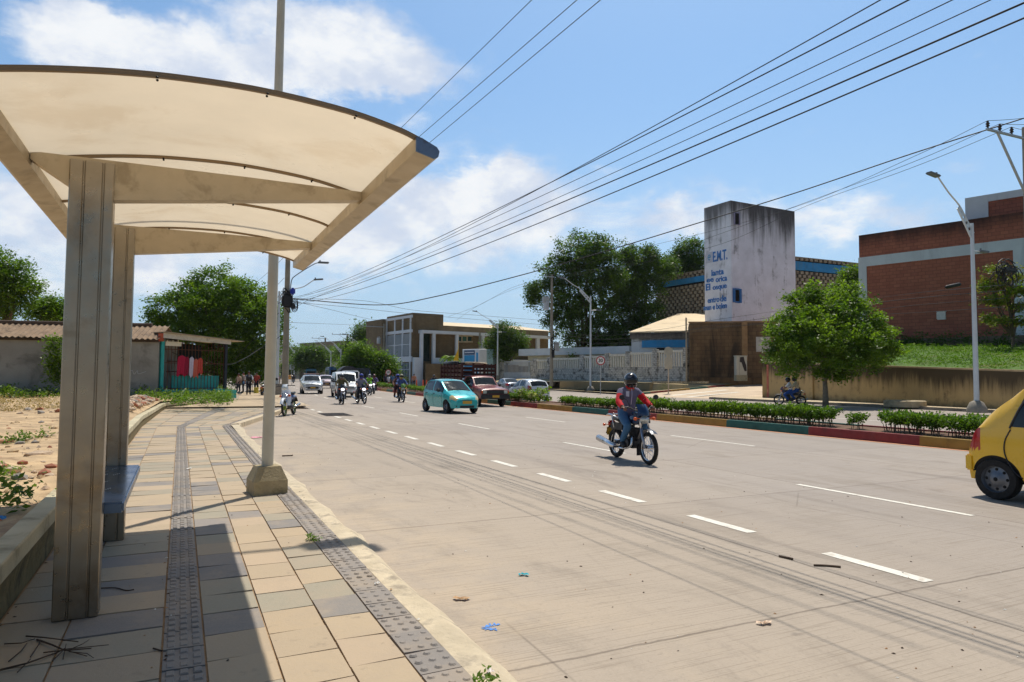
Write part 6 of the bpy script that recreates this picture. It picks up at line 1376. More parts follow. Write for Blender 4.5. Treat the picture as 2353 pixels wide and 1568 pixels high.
    # mirrors and door seams
    for sg in (1, -1):
        ms = s_c+P.get('mirr', .42); zb_ = fb(ms)
        mb = MB(); mb.rbox((sg*(Wd*.97), L/2-ms-.06, zb_+.02), (sg*(Wd*.97+.2), L/2-ms+.07, zb_+.18), .05, 3); mb.build('mirror', P.get('mirm', m_trim), o, True)
        mb = MB()
        for s in P['seams']:
            pts = []
            for z_ in np.linspace(sill+.08, fb(s)-.01, 9):
                h_ = np.clip((z_-sill)/(fb(s)-sill), 0, 1); pts.append((sg*(Wd*fp(s)*(1-.085*(1-h_)**2.2-.035*h_**3)+.0005), L/2-s, z_))
            mb.tube(pts, .006, 4)
        for s in P['handles']:
            z_ = fb(s)-.12; mb.rbox((sg*(Wd*.95-.0), L/2-s-.08, z_), (sg*(Wd*.985+.01), L/2-s+.08, z_+.035), .012, 1)
        if P['seams']: mb.build('door_seams', m_trim, o)
    zc_ = ft(s_c)
    mb = MB(); [mb.tube([(sx_, L/2-s_c-.02, zc_+.02), (sx_+.45, L/2-s_c-.12, zc_+.10)], .01, 4) for sx_ in (-.5, .02)]; mb.build('wipers', m_trim, o)
    if P.get('ant'): mb = MB(); mb.tube([(0, L/2-s_rf-.1, ft(s_rf)), (0, L/2-s_rf-.18, ft(s_rf)+.18)], .008, 4); mb.build('antenna', m_trim, o)
    return o
plan_h = [(0, .62), (.08, .78), (.2, .87), (.45, .96), (.9, 1.0), (2.6, 1.0), (3.1, .96), (3.35, .87), (3.5, .74)]
HB = dict(L=3.5, W=.75, wr=.56, sill=.24, R=.285, wheels=(.66, 3.0), cab=(.78, 1.52, 3.06, 3.40), n=110,
          top=[(0, .60), (.06, .70), (.25, .80), (.55, .91), (.78, .985), (1.52, 1.43), (1.8, 1.485), (2.3, 1.5), (2.9, 1.455), (3.06, 1.42), (3.40, 1.02), (3.46, .9), (3.5, .7)],
          belt=[(0, .56), (.1, .64), (.4, .76), (.78, .87), (1.1, .9), (3.1, .98), (3.4, .93), (3.5, .66)], plan=plan_h, sidew=(1.0, 3.02), pillars=[(1.98, 2.06)], seams=[1.08, 2.02, 2.9], handles=[1.9, 2.75], ant=True,
          lights=[('headlight', lambda s, z, x: .03 < s < .36 and .56+.16*s*1.0 < z < .70+.30*s and x > .52), ('tail_lamp', lambda s, z, x: s > 3.33 and .72 < z < .98 and x > .62)], lightmats={'headlight': m_hly, 'tail_lamp': m_tl},
          boxes=[('number_plate', m_plate, -.22, .22, .43, .56, -.01, .012), ('grille', m_trim, -.34, .34, .26, .36, -.004, .01), ('upper_grille', m_trim, -.26, .26, .585, .61, -.003, .012), ('fog_recess', m_trim, .43, .52, .30, .37, .035, .03), ('fog_recess', m_trim, -.52, -.43, .30, .37, .035, .03), ('rear_plate', m_plate, -.2, .2, .6, .72, 3.5, .01)])
pt_ = G(1035, 950)
c_teal = carpaint('teal_paint_metallic', C(24, 168, 172), .25)
tc_ = car('turquoise small hatchback with yellowed headlamps driving in the middle lane', 'car', HB, c_teal, (pt_[0]+.36, pt_[1]+1.0), (.07, -1))
mb = MB(); [mb.box((x_, 1.762, .455), (x_+.05, 1.766, .535)) for x_ in (-.17, -.10, -.03, .05, .11)]; mb.build('plate_marks', m_trim, tc_)
def variant(base, **kw): d = dict(base); d.update(kw); return d
# white hatchback seen from behind on the far carriageway
c_white = carpaint('white_car_paint', C(226, 228, 230), 0); ws = variant(HB, L=3.62, W=.80, R=.29, wheels=(.7, 3.06), rim=m_alloy, cab=(.86, 1.62, 3.22, 3.54),
    top=[(0, .6), (.06, .72), (.3, .84), (.86, 1.0), (1.62, 1.42), (2.0, 1.475), (2.6, 1.47), (3.1, 1.41), (3.22, 1.38), (3.54, 1.04), (3.58, .9), (3.62, .6)], belt=[(0, .56), (.1, .66), (.4, .78), (.86, .88), (1.2, .92), (3.2, 1.04), (3.5, .98), (3.62, .56)],
    plan=[(0, .62), (.1, .8), (.45, .96), (.9, 1), (2.7, 1), (3.2, .97), (3.45, .92), (3.62, .84)], sidew=(1.05, 3.0), pillars=[(2.05, 2.13), (2.85, 2.9)], seams=[1.15, 2.09, 2.95], handles=[1.95, 2.8], lights=[('headlight', lambda s, z, x: .05 < s < .4 and .6 < z < .78 and x > .55), ('tail_lamp', lambda s, z, x: s > 3.28 and .74 < z < 1.02+(s-3.5)*-.3 and x > .70)], lightmats={'headlight': m_hl, 'tail_lamp': m_tl},
    boxes=[('number_plate', m_platew, -.2, .2, .42, .52, 3.63, .01), ('rear_bumper_trim', m_trim, -.6, .6, .24, .36, 3.6, .03), ('badge', m_chrome, -.06, .06, .84, .89, 3.585, .012)], mirm=m_trim)
car('white small hatchback seen from behind across the hedge', 'car', ws, c_white, (20.25, 39.4), (.03, 1))
# silver crossover
SV = dict(L=4.25, W=.89, wr=.66, sill=.30, R=.34, wheels=(.85, 3.4), cab=(1.05, 1.85, 3.72, 4.1), n=110, rim=m_alloy, tw=.21,
          top=[(0, .74), (.05, .86), (.3, .99), (1.05, 1.10), (1.85, 1.56), (2.3, 1.63), (3.2, 1.62), (3.72, 1.55), (4.1, 1.15), (4.2, 1.0), (4.25, .6)], belt=[(0, .70), (.1, .8), (.4, .9), (1.05, 1.0), (1.4, 1.04), (3.9, 1.14), (4.25, .58)],
          plan=[(0, .70), (.08, .82), (.3, .93), (.7, 1), (3.5, 1), (4.0, .93), (4.25, .8)], sidew=(1.35, 3.6), pillars=[(2.4, 2.5), (3.25, 3.33)], seams=[1.35, 2.45, 3.35], handles=[2.3, 3.2],
          lights=[('headlight', lambda s, z, x: s < .55 and .80+.12*s < z < .90+.22*s and x > .5), ('tail_lamp', lambda s, z, x: s > 4.0 and .8 < z < 1.1 and x > .7)], lightmats={'headlight': m_hl, 'tail_lamp': m_tl},
          boxes=[('grille', m_trim, -.46, .46, .44, .64, -.006, .014), ('upper_grille', m_trim, -.58, .58, .76, .83, .0, .02), ('number_plate', m_plate, -.2, .2, .49, .60, -.024, .008), ('fog_recess', m_trim, .46, .6, .5, .62, .05, .05), ('fog_recess', m_trim, -.6, -.46, .5, .62, .05, .05), ('lower_trim', m_trim, -.6, .6, .3, .38, .0, .02)], mirm=m_trim, ant=False)
c_sil = carpaint('silver_paint', C(196, 200, 206), .45)
p = G(727, 906); sv = car('silver crossover with roof rack bar driving toward the viewer', 'car', variant(SV, mirm=c_sil), c_sil, (p[0]-.1, p[1]+2), (-.1, -1), None)
mb = MB(); mb.rbox((-.66, -.2, 1.68), (.66, .05, 1.74), .02); mb.build('roof_bar', mat('roof_bar', C(226, 190, 180), .5, .2), sv)
# white van
VN = dict(L=4.5, W=.84, wr=.70, sill=.28, R=.31, wheels=(.75, 3.5), cab=(.78, 1.42, 4.38, 4.48), n=110, norear=True, tw=.18,
          top=[(0, .78), (.05, .88), (.3, .98), (.78, 1.12), (1.42, 1.74), (1.7, 1.86), (2.2, 1.9), (4.3, 1.88), (4.42, 1.8), (4.5, .6)], belt=[(0, .72), (.1, .82), (.4, .92), (.78, 1.02), (1.1, 1.06), (4.4, 1.10), (4.5, .58)],
          plan=[(0, .78), (.08, .88), (.3, .96), (.7, 1), (4.3, 1), (4.5, .93)], sidew=(1.05, 4.2), pillars=[(1.95, 2.05), (3.0, 3.1)], seams=[1.15, 2.0, 3.05], handles=[1.9, 2.2],
          lights=[('headlight', lambda s, z, x: s < .35 and .68 < z < .88 and x > .6)], lightmats={'headlight': m_hl},
          boxes=[('grille', m_trim, -.5, .5, .60, .66, .0, .02), ('upper_grille', m_trim, -.46, .46, .72, .80, -.002, .02), ('grille_bar', m_chrome, -.5, .5, .675, .70, -.006, .02), ('number_plate', m_platew, -.24, .24, .40, .53, -.02, .01), ('lower_grille', m_trim, -.56, .56, .28, .38, .0, .015)], ant=True)
p = G(809, 914); vn = car('white passenger van driving behind the two motorcyclists', 'van', VN, c_white, (p[0]-.1, p[1]+2.2), (-.1, -1), None, 'van')
# yellow taxi leaving the frame at right
TX = variant(HB, L=3.5, W=.76, wr=.60, R=.28, wheels=(.62, 3.12), tw=.16, cab=(.74, 1.30, 3.0, 3.40),
    top=[(0, .62), (.06, .74), (.3, .86), (.74, .99), (1.30, 1.5), (1.6, 1.62), (2.4, 1.655), (2.82, 1.63), (3.0, 1.57), (3.34, 1.06), (3.40, .98), (3.47, .86), (3.5, .62)], belt=[(0, .58), (.1, .68), (.4, .8), (.74, .90), (1.1, .93), (3.0, .98), (3.36, .97), (3.46, .80), (3.5, .56)],
    plan=[(0, .62), (.1, .8), (.45, .96), (.9, 1), (2.7, 1), (3.1, .99), (3.36, .96), (3.44, .93), (3.5, .88)], sidew=(.95, 2.92), pillars=[(1.75, 1.84)], seams=[1.05, 1.8], handles=[1.7], slant=.2, rim=m_rimst,
    lights=[('tail_lamp', lambda s, z, x: s > 3.30 and .66 < z < .955 and x > .60)], lightmats={'tail_lamp': m_tl},
    boxes=[('rear_bumper', carpaint('taxi_yellow', C(232, 182, 20), 0), -.70, .70, .36, .58, 3.48, .055), ('bumper_foot', carpaint('taxi_yellow', C(232, 182, 20), 0), -.66, .66, .25, .38, 3.44, .05)], mirm=m_trim, ant=False)
c_tax = carpaint('taxi_yellow', C(232, 182, 20), 0)
p = G(2291, 1150); tx = car('yellow taxi cab driving out of the picture at the right', 'taxi', TX, c_tax, (p[0]+.74, p[1]-(1.75-.38)+.02), (0.0, -1), None, 'taxi')
# curved rear door seam and window surround on the visible side
mb = MB(); pts = [(.735, -1.16, .97), (.747, -1.23, .8), (.744, -1.23, .62), (.727, -1.14, .42), (.713, -1.04, .33)]; mb.tube(cat(pts, 5), .009, 4)
mb.tube(cat([(.735, -1.17, .985), (.715, -1.12, 1.12), (.68, -1.03, 1.32), (.64, -.9, 1.47)], 5), .012, 5); mb.build('door_gap', m_trim, tx)
mb = MB(); mb.rbox((.735, -.90, .74), (.775, -.70, .79), .02); mb.build('door_handle', c_tax, tx)
# grey sedan on the far carriageway
SD = variant(HB, L=4.3, W=.85, wr=.60, R=.31, sill=.24, wheels=(.85, 3.35), cab=(1.15, 1.9, 3.15, 3.72), top=[(0, .62), (.06, .74), (.4, .86), (1.15, .98), (1.9, 1.40), (2.4, 1.45), (3.15, 1.38), (3.72, 1.06), (4.15, 1.02), (4.25, .9), (4.3, .6)], belt=[(0, .58), (.1, .68), (.4, .8), (1.15, .88), (3.7, .98), (4.2, .95), (4.3, .58)],
    plan=[(0, .7), (.1, .82), (.45, .96), (.9, 1), (3.5, 1), (4.0, .95), (4.3, .8)], sidew=(1.4, 3.3), pillars=[(2.4, 2.5)], seams=[1.4, 2.45, 3.3], handles=[2.3, 3.1], lights=[('tail_lamp', lambda s, z, x: s > 3.95 and .72 < z < .96 and x > .6)], lightmats={'tail_lamp': m_tl}, boxes=[('number_plate', m_plate, -.2, .2, .6, .72, 4.31, .01)], ant=False)
p = AD(1158, 896, 66); car('dark grey sedan seen from behind beyond the red truck', 'car', SD, carpaint('grey_paint', C(126, 132, 142), .4), (p[0]+.3, p[1]), (.1, 1))
# distant traffic
p = G(629, 879); car('white pickup car far down the road left of the utility pole', 'car', variant(SV, ant=False), c_white, (p[0], p[1]+2), (-.1, -1))
p = AD(637, 871, 185); car('red car far behind the white pickup', 'car', HB, carpaint('red_paint', C(206, 40, 44), 0), (p[0], p[1], 0), (-.1, -1))
p = AD(667, 868, 200); car('small yellow taxi far down the avenue below the billboard', 'taxi', HB, carpaint('taxi_orange', C(236, 160, 40), 0), (p[0], p[1], 0), (.1, 1), None, 'taxi')
p = AD(708, 868, 150); car('yellow taxi roof just showing behind the silver crossover', 'taxi', HB, c_tax, (p[0], p[1], 0), (.1, 1), None, 'taxi')
p = AD(748, 884, 84); car('pinkish white patrol car half hidden behind the silver crossover', 'car', SV, carpaint('pink_white', C(222, 200, 206), 0), (p[0], p[1], 0), (-.1, -1))
def bus(label, px, py, d, head, col, L=9.0, Wd=2.35, Hh=2.9):
    p = AD(px, py, d); o = thing('bus', label, 'bus', (p[0], p[1], 0), atan2(-head[0], head[1]))
    m = carpaint('bus_%d' % int(sum(col)*1000), col, 0); mb = MB(); mb.rbox((-Wd/2, -L/2, .35), (Wd/2, L/2, Hh), .16, 3); mb.build('body', m, o, 40)
    for sg in (1, -1):
        mb = MB(); [mb.box((sg*Wd/2-.01, -L/2+.6+k*1.3, 1.5), (sg*Wd/2+.012, -L/2+1.75+k*1.3, 2.45)) for k in range(int((L-1)/1.3))]; mb.build('side_windows', m_wglass, o)
    mb = MB(); mb.box((-Wd/2+.22, -L/2-.012, 1.5), (Wd/2-.22, -L/2+.01, 2.45)); mb.build('rear_window', m_wglass, o)
    mb = MB(); mb.box((-Wd/2+.12, L/2-.01, 1.25), (Wd/2-.12, L/2+.012, 2.6)); mb.build('windshield', m_wglass, o)
    mb = MB(); mb.box((-Wd/2+.05, -L/2-.06, .35), (Wd/2-.05, -L/2-.001, .62)); mb.build('bumper', m_trim, o)
    for sg in (1, -1):
        mb = MB(); mb.rbox((sg*(Wd/2-.3)-.1, -L/2-.03, .85), (sg*(Wd/2-.3)+.1, -L/2+.01, 1.3), .02); mb.build('tail_lamp', m_tl, o)
        for y_ in (-L/2+2.0, L/2-2.2): wheel(o, sg*(Wd/2-.16), y_, .46, .26, m_rimst, sg)
    return o
m_busteal = C(40, 96, 128)
bus('deep blue bus with pale rear window parked behind the white van', 768, 878, 118, (.1, 1), C(30, 76, 130), 8, 2.4, 3.0)
bus('teal blue bus seen from behind farther down the avenue', 712, 874, 165, (.1, 1), C(36, 96, 122), 8, 2.4, 3.0)
bus('green and white bus far off at the left of the utility pole', 625, 872, 205, (-.1, -1), C(60, 120, 116), 9, 2.4, 3.1)
bus('grey green bus behind the utility pole in the distance', 645, 870, 260, (-.1, -1), C(110, 128, 118), 9, 2.4, 3.4)
bus('blue and white minibus behind the tarpaulin truck', 826, 880, 96, (-.1, -1), C(60, 84, 150), 6, 2.1, 2.5)
# tarpaulin truck behind the van
p = AD(800, 886, 80); o = thing('covered_truck', 'truck with black arched tarpaulin and white cab behind the van', 'truck', (p[0], p[1], 0), atan2(.1, -1)); m_tarp = mat('black_tarp', C(38, 38, 44), .7, 0, .2, 3)
mb = MB(); arc = [(1.1*cos(a), 1.75+.95*sin(a)) for a in np.linspace(0, pi, 15)]; mb.prism([(1.1, 1.0)]+arc+[(-1.1, 1.0)], lambda u, v, d: (u, d, v), -3.2, .6); mb.build('tarpaulin', m_tarp, o, 30)
mb = MB(); mb.box((-1.05, -3.2, .75), (1.05, .6, 1.0)); mb.build('bed', m_trim, o)
mb = MB(); mb.rbox((-.95, .7, .5), (.95, 2.6, 2.15), .15, 3); mb.build('cab', c_white, o, 40); mb = MB(); mb.box((-.8, 2.59, 1.25), (.8, 2.615, 2.0)); mb.build('windshield', m_wglass, o)
[wheel(o, sg*.85, y_, .38, .22, m_rimst, sg) for sg in (1, -1) for y_ in (1.8, -2.2)]
mb = MB(); [mb.rbox((sg*.7-.14, 2.6, .75), (sg*.7+.14, 2.63, .95), .02) for sg in (1, -1)]; mb.build('headlights', m_hl, o)
# ---- red stake truck
p = G(1117, 937); TP = np.array([p[0]+.75, p[1]+.65]); hd = (-.02, -1)
TR = dict(L=3.0, W=.83, wr=.64, sill=.42, R=.33, wheels=(.75,), cab=(1.22, 1.72, 2.86, 2.97), n=90, norear=True, tw=.2, mirr=.3,
          top=[(0, .90), (.05, .98), (.3, 1.02), (1.22, 1.14), (1.72, 1.60), (1.95, 1.67), (2.8, 1.67), (2.92, 1.6), (3.0, .9)], belt=[(0, .86), (.1, .92), (.4, .96), (1.22, 1.03), (2.9, 1.06), (3.0, .86)], plan=[(0, .93), (.06, .98), (.4, 1), (3.0, 1)], under=[(0, .42), (3, .42)],
          sidew=(1.42, 2.6), pillars=[], seams=[1.3, 2.6], handles=[2.45], lights=[], lightmats={},
          boxes=[('grille', m_trim, -.72, .72, .70, .88, -.004, .012), ('grille_bar', m_chrome, -.48, .48, .775, .80, -.014, .012), ('bumper', m_trim, -.82, .82, .42, .66, -.03, .06), ('number_plate', m_plate, -.2, .2, .5, .62, -.10, .01), ('headlight', m_hl, .5, .7, .71, .87, -.016, .012), ('headlight', m_hl, -.7, -.5, .71, .87, -.016, .012), ('indicator', m_amb, .71, .79, .72, .86, -.01, .012), ('indicator', m_amb, -.79, -.71, .72, .86, -.01, .012)], ant=False)
c_red = mat('faded_red_truck', C(112, 30, 34), .35, .05, .15, 1.5, coat=.4, stain=C(190, 130, 112), ssc=1.6, samt=.55)
tk = car('old red stake truck with wooden rack bed driving beside the turquoise car', 'truck', TR, c_red, (TP[0], TP[1]+1.5-.2), hd, None, 'truck')
m_rack = mat('maroon_rack', C(76, 38, 30), .8, 0, .25, 3, .2, 20, stain=C(44, 28, 22), ssc=3, samt=.5)
mb = MB(); yb0, yb1 = -1.5-2.9, -1.35; mb.box((-1.0, yb0, .85), (1.0, yb1, .98)); mb.box((-.3, yb0, .55), (.3, yb1, .85)); mb.build('bed_floor', m_rack, tk)
ztop = 2.3
for sg in (1, -1):
    mb = MB()
    for z0_ in np.linspace(1.0, ztop-.16, 6): mb.box((sg*1.0-.02, yb0, z0_), (sg*1.0+.02, yb1+.5, z0_+.105))
    for k in range(7): y_ = yb0+.05+(yb1-yb0+.4)*k/6; mb.box((sg*1.03-.03, y_-.04, .9), (sg*1.03+.03, y_+.04, ztop+.03))
    mb.build('side_rack', m_rack, tk)
mb = MB()
for z0_ in (1.66, 1.86, 2.06, 2.2): mb.box((-1.05, yb1+.46, z0_), (1.05, yb1+.5, z0_+.075))
for x_ in (-1.0, -.34, .34, 1.0): mb.box((x_-.05, yb1+.5, 1.62), (x_+.05, yb1+.56, ztop+.03))
for z0_ in (1.0, 1.25, 1.5, 1.75, 2.0): mb.box((-1.0, yb0-.04, z0_), (1.0, yb0, z0_+.15))
mb.build('front_rack', m_rack, tk)
for sg in (1, -1): wheel(tk, sg*.82, yb0+1.3, .35, .24, m_rimst, sg)
lx_ = TP[0]; ly = TP[1]+1.3
rot = atan2(-hd[0], hd[1]); Mt = Matrix.Translation((TP[0], TP[1]+1.3, 0)) @ Matrix.Rotation(rot, 4, 'Z')
mb = MB(); mb.rbox((-.85, -4.2, 2.28), (.55, -1.6, 2.36), .02, 1); o = mb.build('board_stack', mat('pale_plywood', C(222, 206, 176), .8, 0, .1, 2)); o.matrix_world = Mt; tag(o, 'pale plywood boards lying on top of the red truck load', 'boards')
mb = MB(); mb.tube([(.85, -4.3, 2.34), (.8, -2.2, 2.36)], .13, 10); mb.tube([(.62, -4.2, 2.33), (.6, -1.2, 2.36)], .06, 8); o = mb.build('black_pipes', m_trim, None, True); o.matrix_world = Mt; tag(o, 'black pipes lying on the side of the red truck load', 'pipes')
mb = MB(); [mb.tube([(-.7+.35*k, -1.4, 2.33+.02*k), (.2+.3*k, -.86, 2.37)], .05, 6) for k in range(3)]; o = mb.build('wooden_poles', mat('pale_pole', C(196, 176, 146), .85), None, True); o.matrix_world = Mt; tag(o, 'pale wooden poles lying across the front of the truck load', 'poles')

# ================================================================ motorcycles
m_frame = mat('bike_black', (.012, .012, .014), .35, .1, .1, 6, coat=.3); m_engine = mat('engine_grey', C(70, 70, 72), .5, .5, .2, 10); m_seatm = mat('bike_seat', (.02, .03, .04), .6)
def mtorus(mb, c, r, rr_, n=30, k=8):
    mb.lathe([(r+rr_*cos(2*pi*i/k), rr_*sin(2*pi*i/k)) for i in range(k+1)], n, c, 'X')
def mwheel(o, y, r, wdt, rimm, hubr=.07):
    mb = MB(); mtorus(mb, (0, 0, 0), r-wdt, wdt); w_ = mb.build('wheel', m_tyre, o, True); w_.location = (0, y, r)
    mb = MB(); mb.lathe([(r-wdt*1.9, -.02), (r-wdt*1.35, -.032), (r-wdt*1.35, .032), (r-wdt*1.9, .02), (r-wdt*1.9, -.02)], 30, (0, 0, 0), 'X'); mb.lathe([(0, -.06), (hubr, -.06), (hubr, .06), (0, .06)], 16, (0, 0, 0), 'X'); mb.build('rim', rimm, w_, 40)
    mb = MB()
    for i in range(18):
        a = 2*pi*i/18; b_ = a+(.5 if i % 2 else -.5); sx_ = .04 if i % 4 < 2 else -.04; mb.tube([(sx_, hubr*cos(b_), hubr*sin(b_)), (0, (r-wdt*1.8)*cos(a), (r-wdt*1.8)*sin(a))], .0035, 3)
    mb.build('spokes', m_chrome, w_)
def motorcycle(label, tank, fork=C(120, 140, 200), cowl=None, pos=(0, 0), head=(0, -1), lean=0, group=None, lamp_on=False):
    o = thing('motorcycle', label, 'motorcycle', (pos[0], pos[1], 0), atan2(-head[0], head[1]), group)
    mt = carpaint('bike_%d' % int(sum(tank)*4000), tank, .1)
    mwheel(o, .63, .305, .042, m_chrome); mwheel(o, -.62, .30, .052, m_chrome)
    mb = MB(); mb.tube([(0, .42, .86), (0, .30, .62), (0, .12, .32), (0, -.2, .30), (0, -.32, .42), (0, -.62, .30)], .022, 6); mb.tube([(0, .42, .9), (0, 0, .74), (0, -.45, .72), (0, -.78, .80)], .022, 6)
    [mb.tube([(sg*.1, -.62, .30), (sg*.12, -.42, .72)], .022, 6) for sg in (1, -1)]; [mb.tube([(sg*.10, -.2, .33), (sg*.10, -.62, .30)], .02, 6) for sg in (1, -1)]; mb.build('frame', m_frame, o)
    mb = MB(); mb.rbox((-.13, -.22, .26), (.13, .22, .46), .05, 2); mb.rbox((-.075, .0, .44), (.075, .2, .66), .02, 1); [mb.rbox((-.11, -.01, .47+.03*k), (.11, .215, .482+.03*k), .004, 1) for k in range(6)]; mb.lathe([(0, .12), (.09, .12), (.10, .17), (.08, .18), (0, .18)], 14, (0, .06, .36), 'X'); mb.lathe([(0, -.18), (.1, -.17), (.1, -.12), (0, -.12)], 14, (0, -.06, .36), 'X'); mb.build('engine', m_engine, o, 40)
    mb = MB(); mb.grid(lambda i, j: (lambda s, a: ((.135-.05*abs(s-.55)*1.2)*cos(a)*(.6+.4*sin(pi*min(1, s*1.1+.1))), .36-.48*s, .80+.115*sin(a)*(.7+.3*sin(pi*s))+.035*(1-s)))(i, 2*pi*j), 12, 18); mb.build('fuel_tank', mt, o, True)
    mb = MB(); mb.rbox((-.12, -.68, .76), (.12, -.08, .84), .04, 3); mb.build('seat', m_seatm, o, True)
    mb = MB(); [mb.rbox((sg*.13-.015, -.62, .58), (sg*.13+.015, -.12, .73), .03, 2) for sg in (1, -1)]; mb.grid(lambda i, j: ((j-.5)*.16, -.62+.36*cos(1.0+1.7*i), .30+.38*sin(1.0+1.7*i)), 10, 3); mb.build('side_panels', mat('side_panel_black', (.014, .014, .016), .55), o, 30)
    mb = MB(); [mb.tube([(sg*.085, .63, .305), (sg*.085, .50, .66)], .026, 8) for sg in (1, -1)]; mb.build('fork_legs', mat('fork_grey', C(150, 160, 176), .35, .5), o, True)
    mb = MB(); [mb.tube([(sg*.085, .50, .66), (sg*.085, .40, .98)], .02, 8) for sg in (1, -1)]; mb.build('fork_tubes', m_chrome, o, True)
    mb = MB(); mb.grid(lambda i, j: ((j-.5)*.13, .63+.345*cos(2.65-1.75*i), .305+.345*sin(2.65-1.75*i)+.02*sin(pi*j)), 14, 4); mb.build('front_fender', mat('fender_grey', C(70, 74, 84), .35, .3), o, True)
    mb = MB(); mb.box((-.07, .30, .14), (.07, .312, .36)); mb.build('mud_flap', m_trim, o)
    mb = MB(); mb.tube(cat([(-.36, .24, 1.04), (-.24, .30, 1.06), (-.1, .40, .98), (.1, .40, .98), (.24, .30, 1.06), (.36, .24, 1.04)], 4), .013, 6); hb = mb.build('handlebar', m_trim, o, True)
    mb = MB(); [mb.tube([(sg*.24, .29, 1.06), (sg*.36, .24, 1.04)], .019, 8) for sg in (1, -1)]; [mb.tube([(sg*.2, .34, 1.06), (sg*.33, .33, 1.045)], .006, 4) for sg in (1, -1)]; mb.build('grips', m_trim, hb)
    for sg in (1, -1):
        mb = MB(); mb.tube([(sg*.2, .30, 1.06), (sg*.28, .30, 1.2), (sg*.34, .28, 1.24)], .007, 5); mb.ell((sg*.37, .28, 1.25), (.062, .018, .052), 14, 8); mb.build('mirror', m_trim, o, True)
        mb = MB(); mb.tube([(sg*.07, .48, .86), (sg*.18, .48, .85)], .008, 5); mb.ell((sg*.2, .485, .85), (.036, .04, .034), 12, 8); mb.build('indicator', m_amb, o, True)
        mb = MB(); mb.tube([(sg*.08, -.75, .66), (sg*.18, -.78, .66)], .008, 5); mb.ell((sg*.2, -.78, .66), (.034, .034, .03), 10, 6); mb.build('indicator', m_amb, o, True)
    mc = mt if cowl is None else carpaint('cowl_%d' % int(sum(cowl)*4000), cowl, .2)
    mb = MB(); mb.grid(lambda i, j: ((j-.5)*(.27-.06*i), .56-.12*i*i-.10*(2*j-1)**2, .91+.21*i), 8, 10); mb.grid(lambda i, j: ((-.135, .135)[int(round(j))]*(1-.1*i), .46-.16*0+.06*i-.14*(1-i), .74+.2*i), 3, 1); [mb.grid(lambda i, j: (sg*.135*(1-.12*j), .47-.2*i, .76+.2*j), 3, 3) for sg in (1, -1)]; mb.build('headlight_cowl', mc, o, True)
    mb = MB(); mb.rbox((-.105, .44, .755), (.105, .53, .915), .045, 3); mb.build('headlight', mat('lamp_lit', C(240, 240, 255), .2, 0, .05, 5, emit=2.0) if lamp_on else m_hl, o, True)
    mb = MB(); mb.tube(cat([(.11, .2, .5), (.15, .22, .32), (.16, -.05, .24), (.17, -.3, .25)], 4), .02, 8); mb.build('exhaust_pipe', m_chrome, o, True)
    mb = MB(); mb.tube([(.17, -.3, .25), (.19, -.42, .27), (.21, -1.02, .37)], [.02, .055, .066], 14); mb.build('silencer', m_chrome, o, True)
    mb = MB(); [mb.tube([(sg*.13, -.3, .82), (sg*.13, -.7, .88), (sg*.1, -.86, .86)], .012, 6) for sg in (1, -1)]; mb.tube([(-.1, -.86, .86), (.1, -.86, .86)], .012, 6); mb.tube([(-.13, -.7, .88), (.13, -.7, .88)], .01, 6); [mb.tube([(sg*.13, -.6, .87), (sg*.15, -.45, .62)], .01, 6) for sg in (1, -1)]; mb.build('rack', m_chrome, o, True)
    mb = MB(); mb.rbox((-.08, -.86, .62), (.08, -.8, .74), .02, 2); mb.build('tail_lamp', m_tl, o); mb = MB(); mb.box((-.09, -.88, .44), (.09, -.87, .6)); mb.box((-.06, -.86, .4), (.06, -.85, .64)); mb.build('number_plate', m_plate, o)
    mb = MB(); [mb.tube([(-.3, -.1, .28), (.3, -.1, .28)], .014, 6)]; [mb.rbox((sg*.3-.05, -.13, .265), (sg*.3+.05, -.07, .30), .01, 1) for sg in (1, -1)]; mb.build('footrests', m_trim, o)
    return o
# ================================================================ people
m_skin = mat('skin', C(150, 100, 74), .55, 0, .08, 10); m_hair = mat('black_hair', (.01, .009, .008), .6)
def skinned(J, edges, root):
    names = list(J); me = bpy.data.meshes.new('tmp'); me.from_pydata([J[n][0] for n in names], [(names.index(a), names.index(b_)) for a, b_ in edges], [])
    o = bpy.data.objects.new('tmp', me); COL.objects.link(o); o.modifiers.new('s', 'SKIN'); sv_ = me.skin_vertices[0].data
    for i, n in enumerate(names): r_ = J[n][1]; sv_[i].radius = r_ if isinstance(r_, tuple) else (r_, r_); sv_[i].use_root = (n == root)
    sub = o.modifiers.new('d', 'SUBSURF'); sub.levels = 2; sub.render_levels = 2
    bpy.context.view_layer.update(); m2 = bpy.data.meshes.new_from_object(o.evaluated_get(bpy.context.evaluated_depsgraph_get()))
    bpy.data.objects.remove(o); bpy.data.meshes.remove(me); return m2
PED = {}
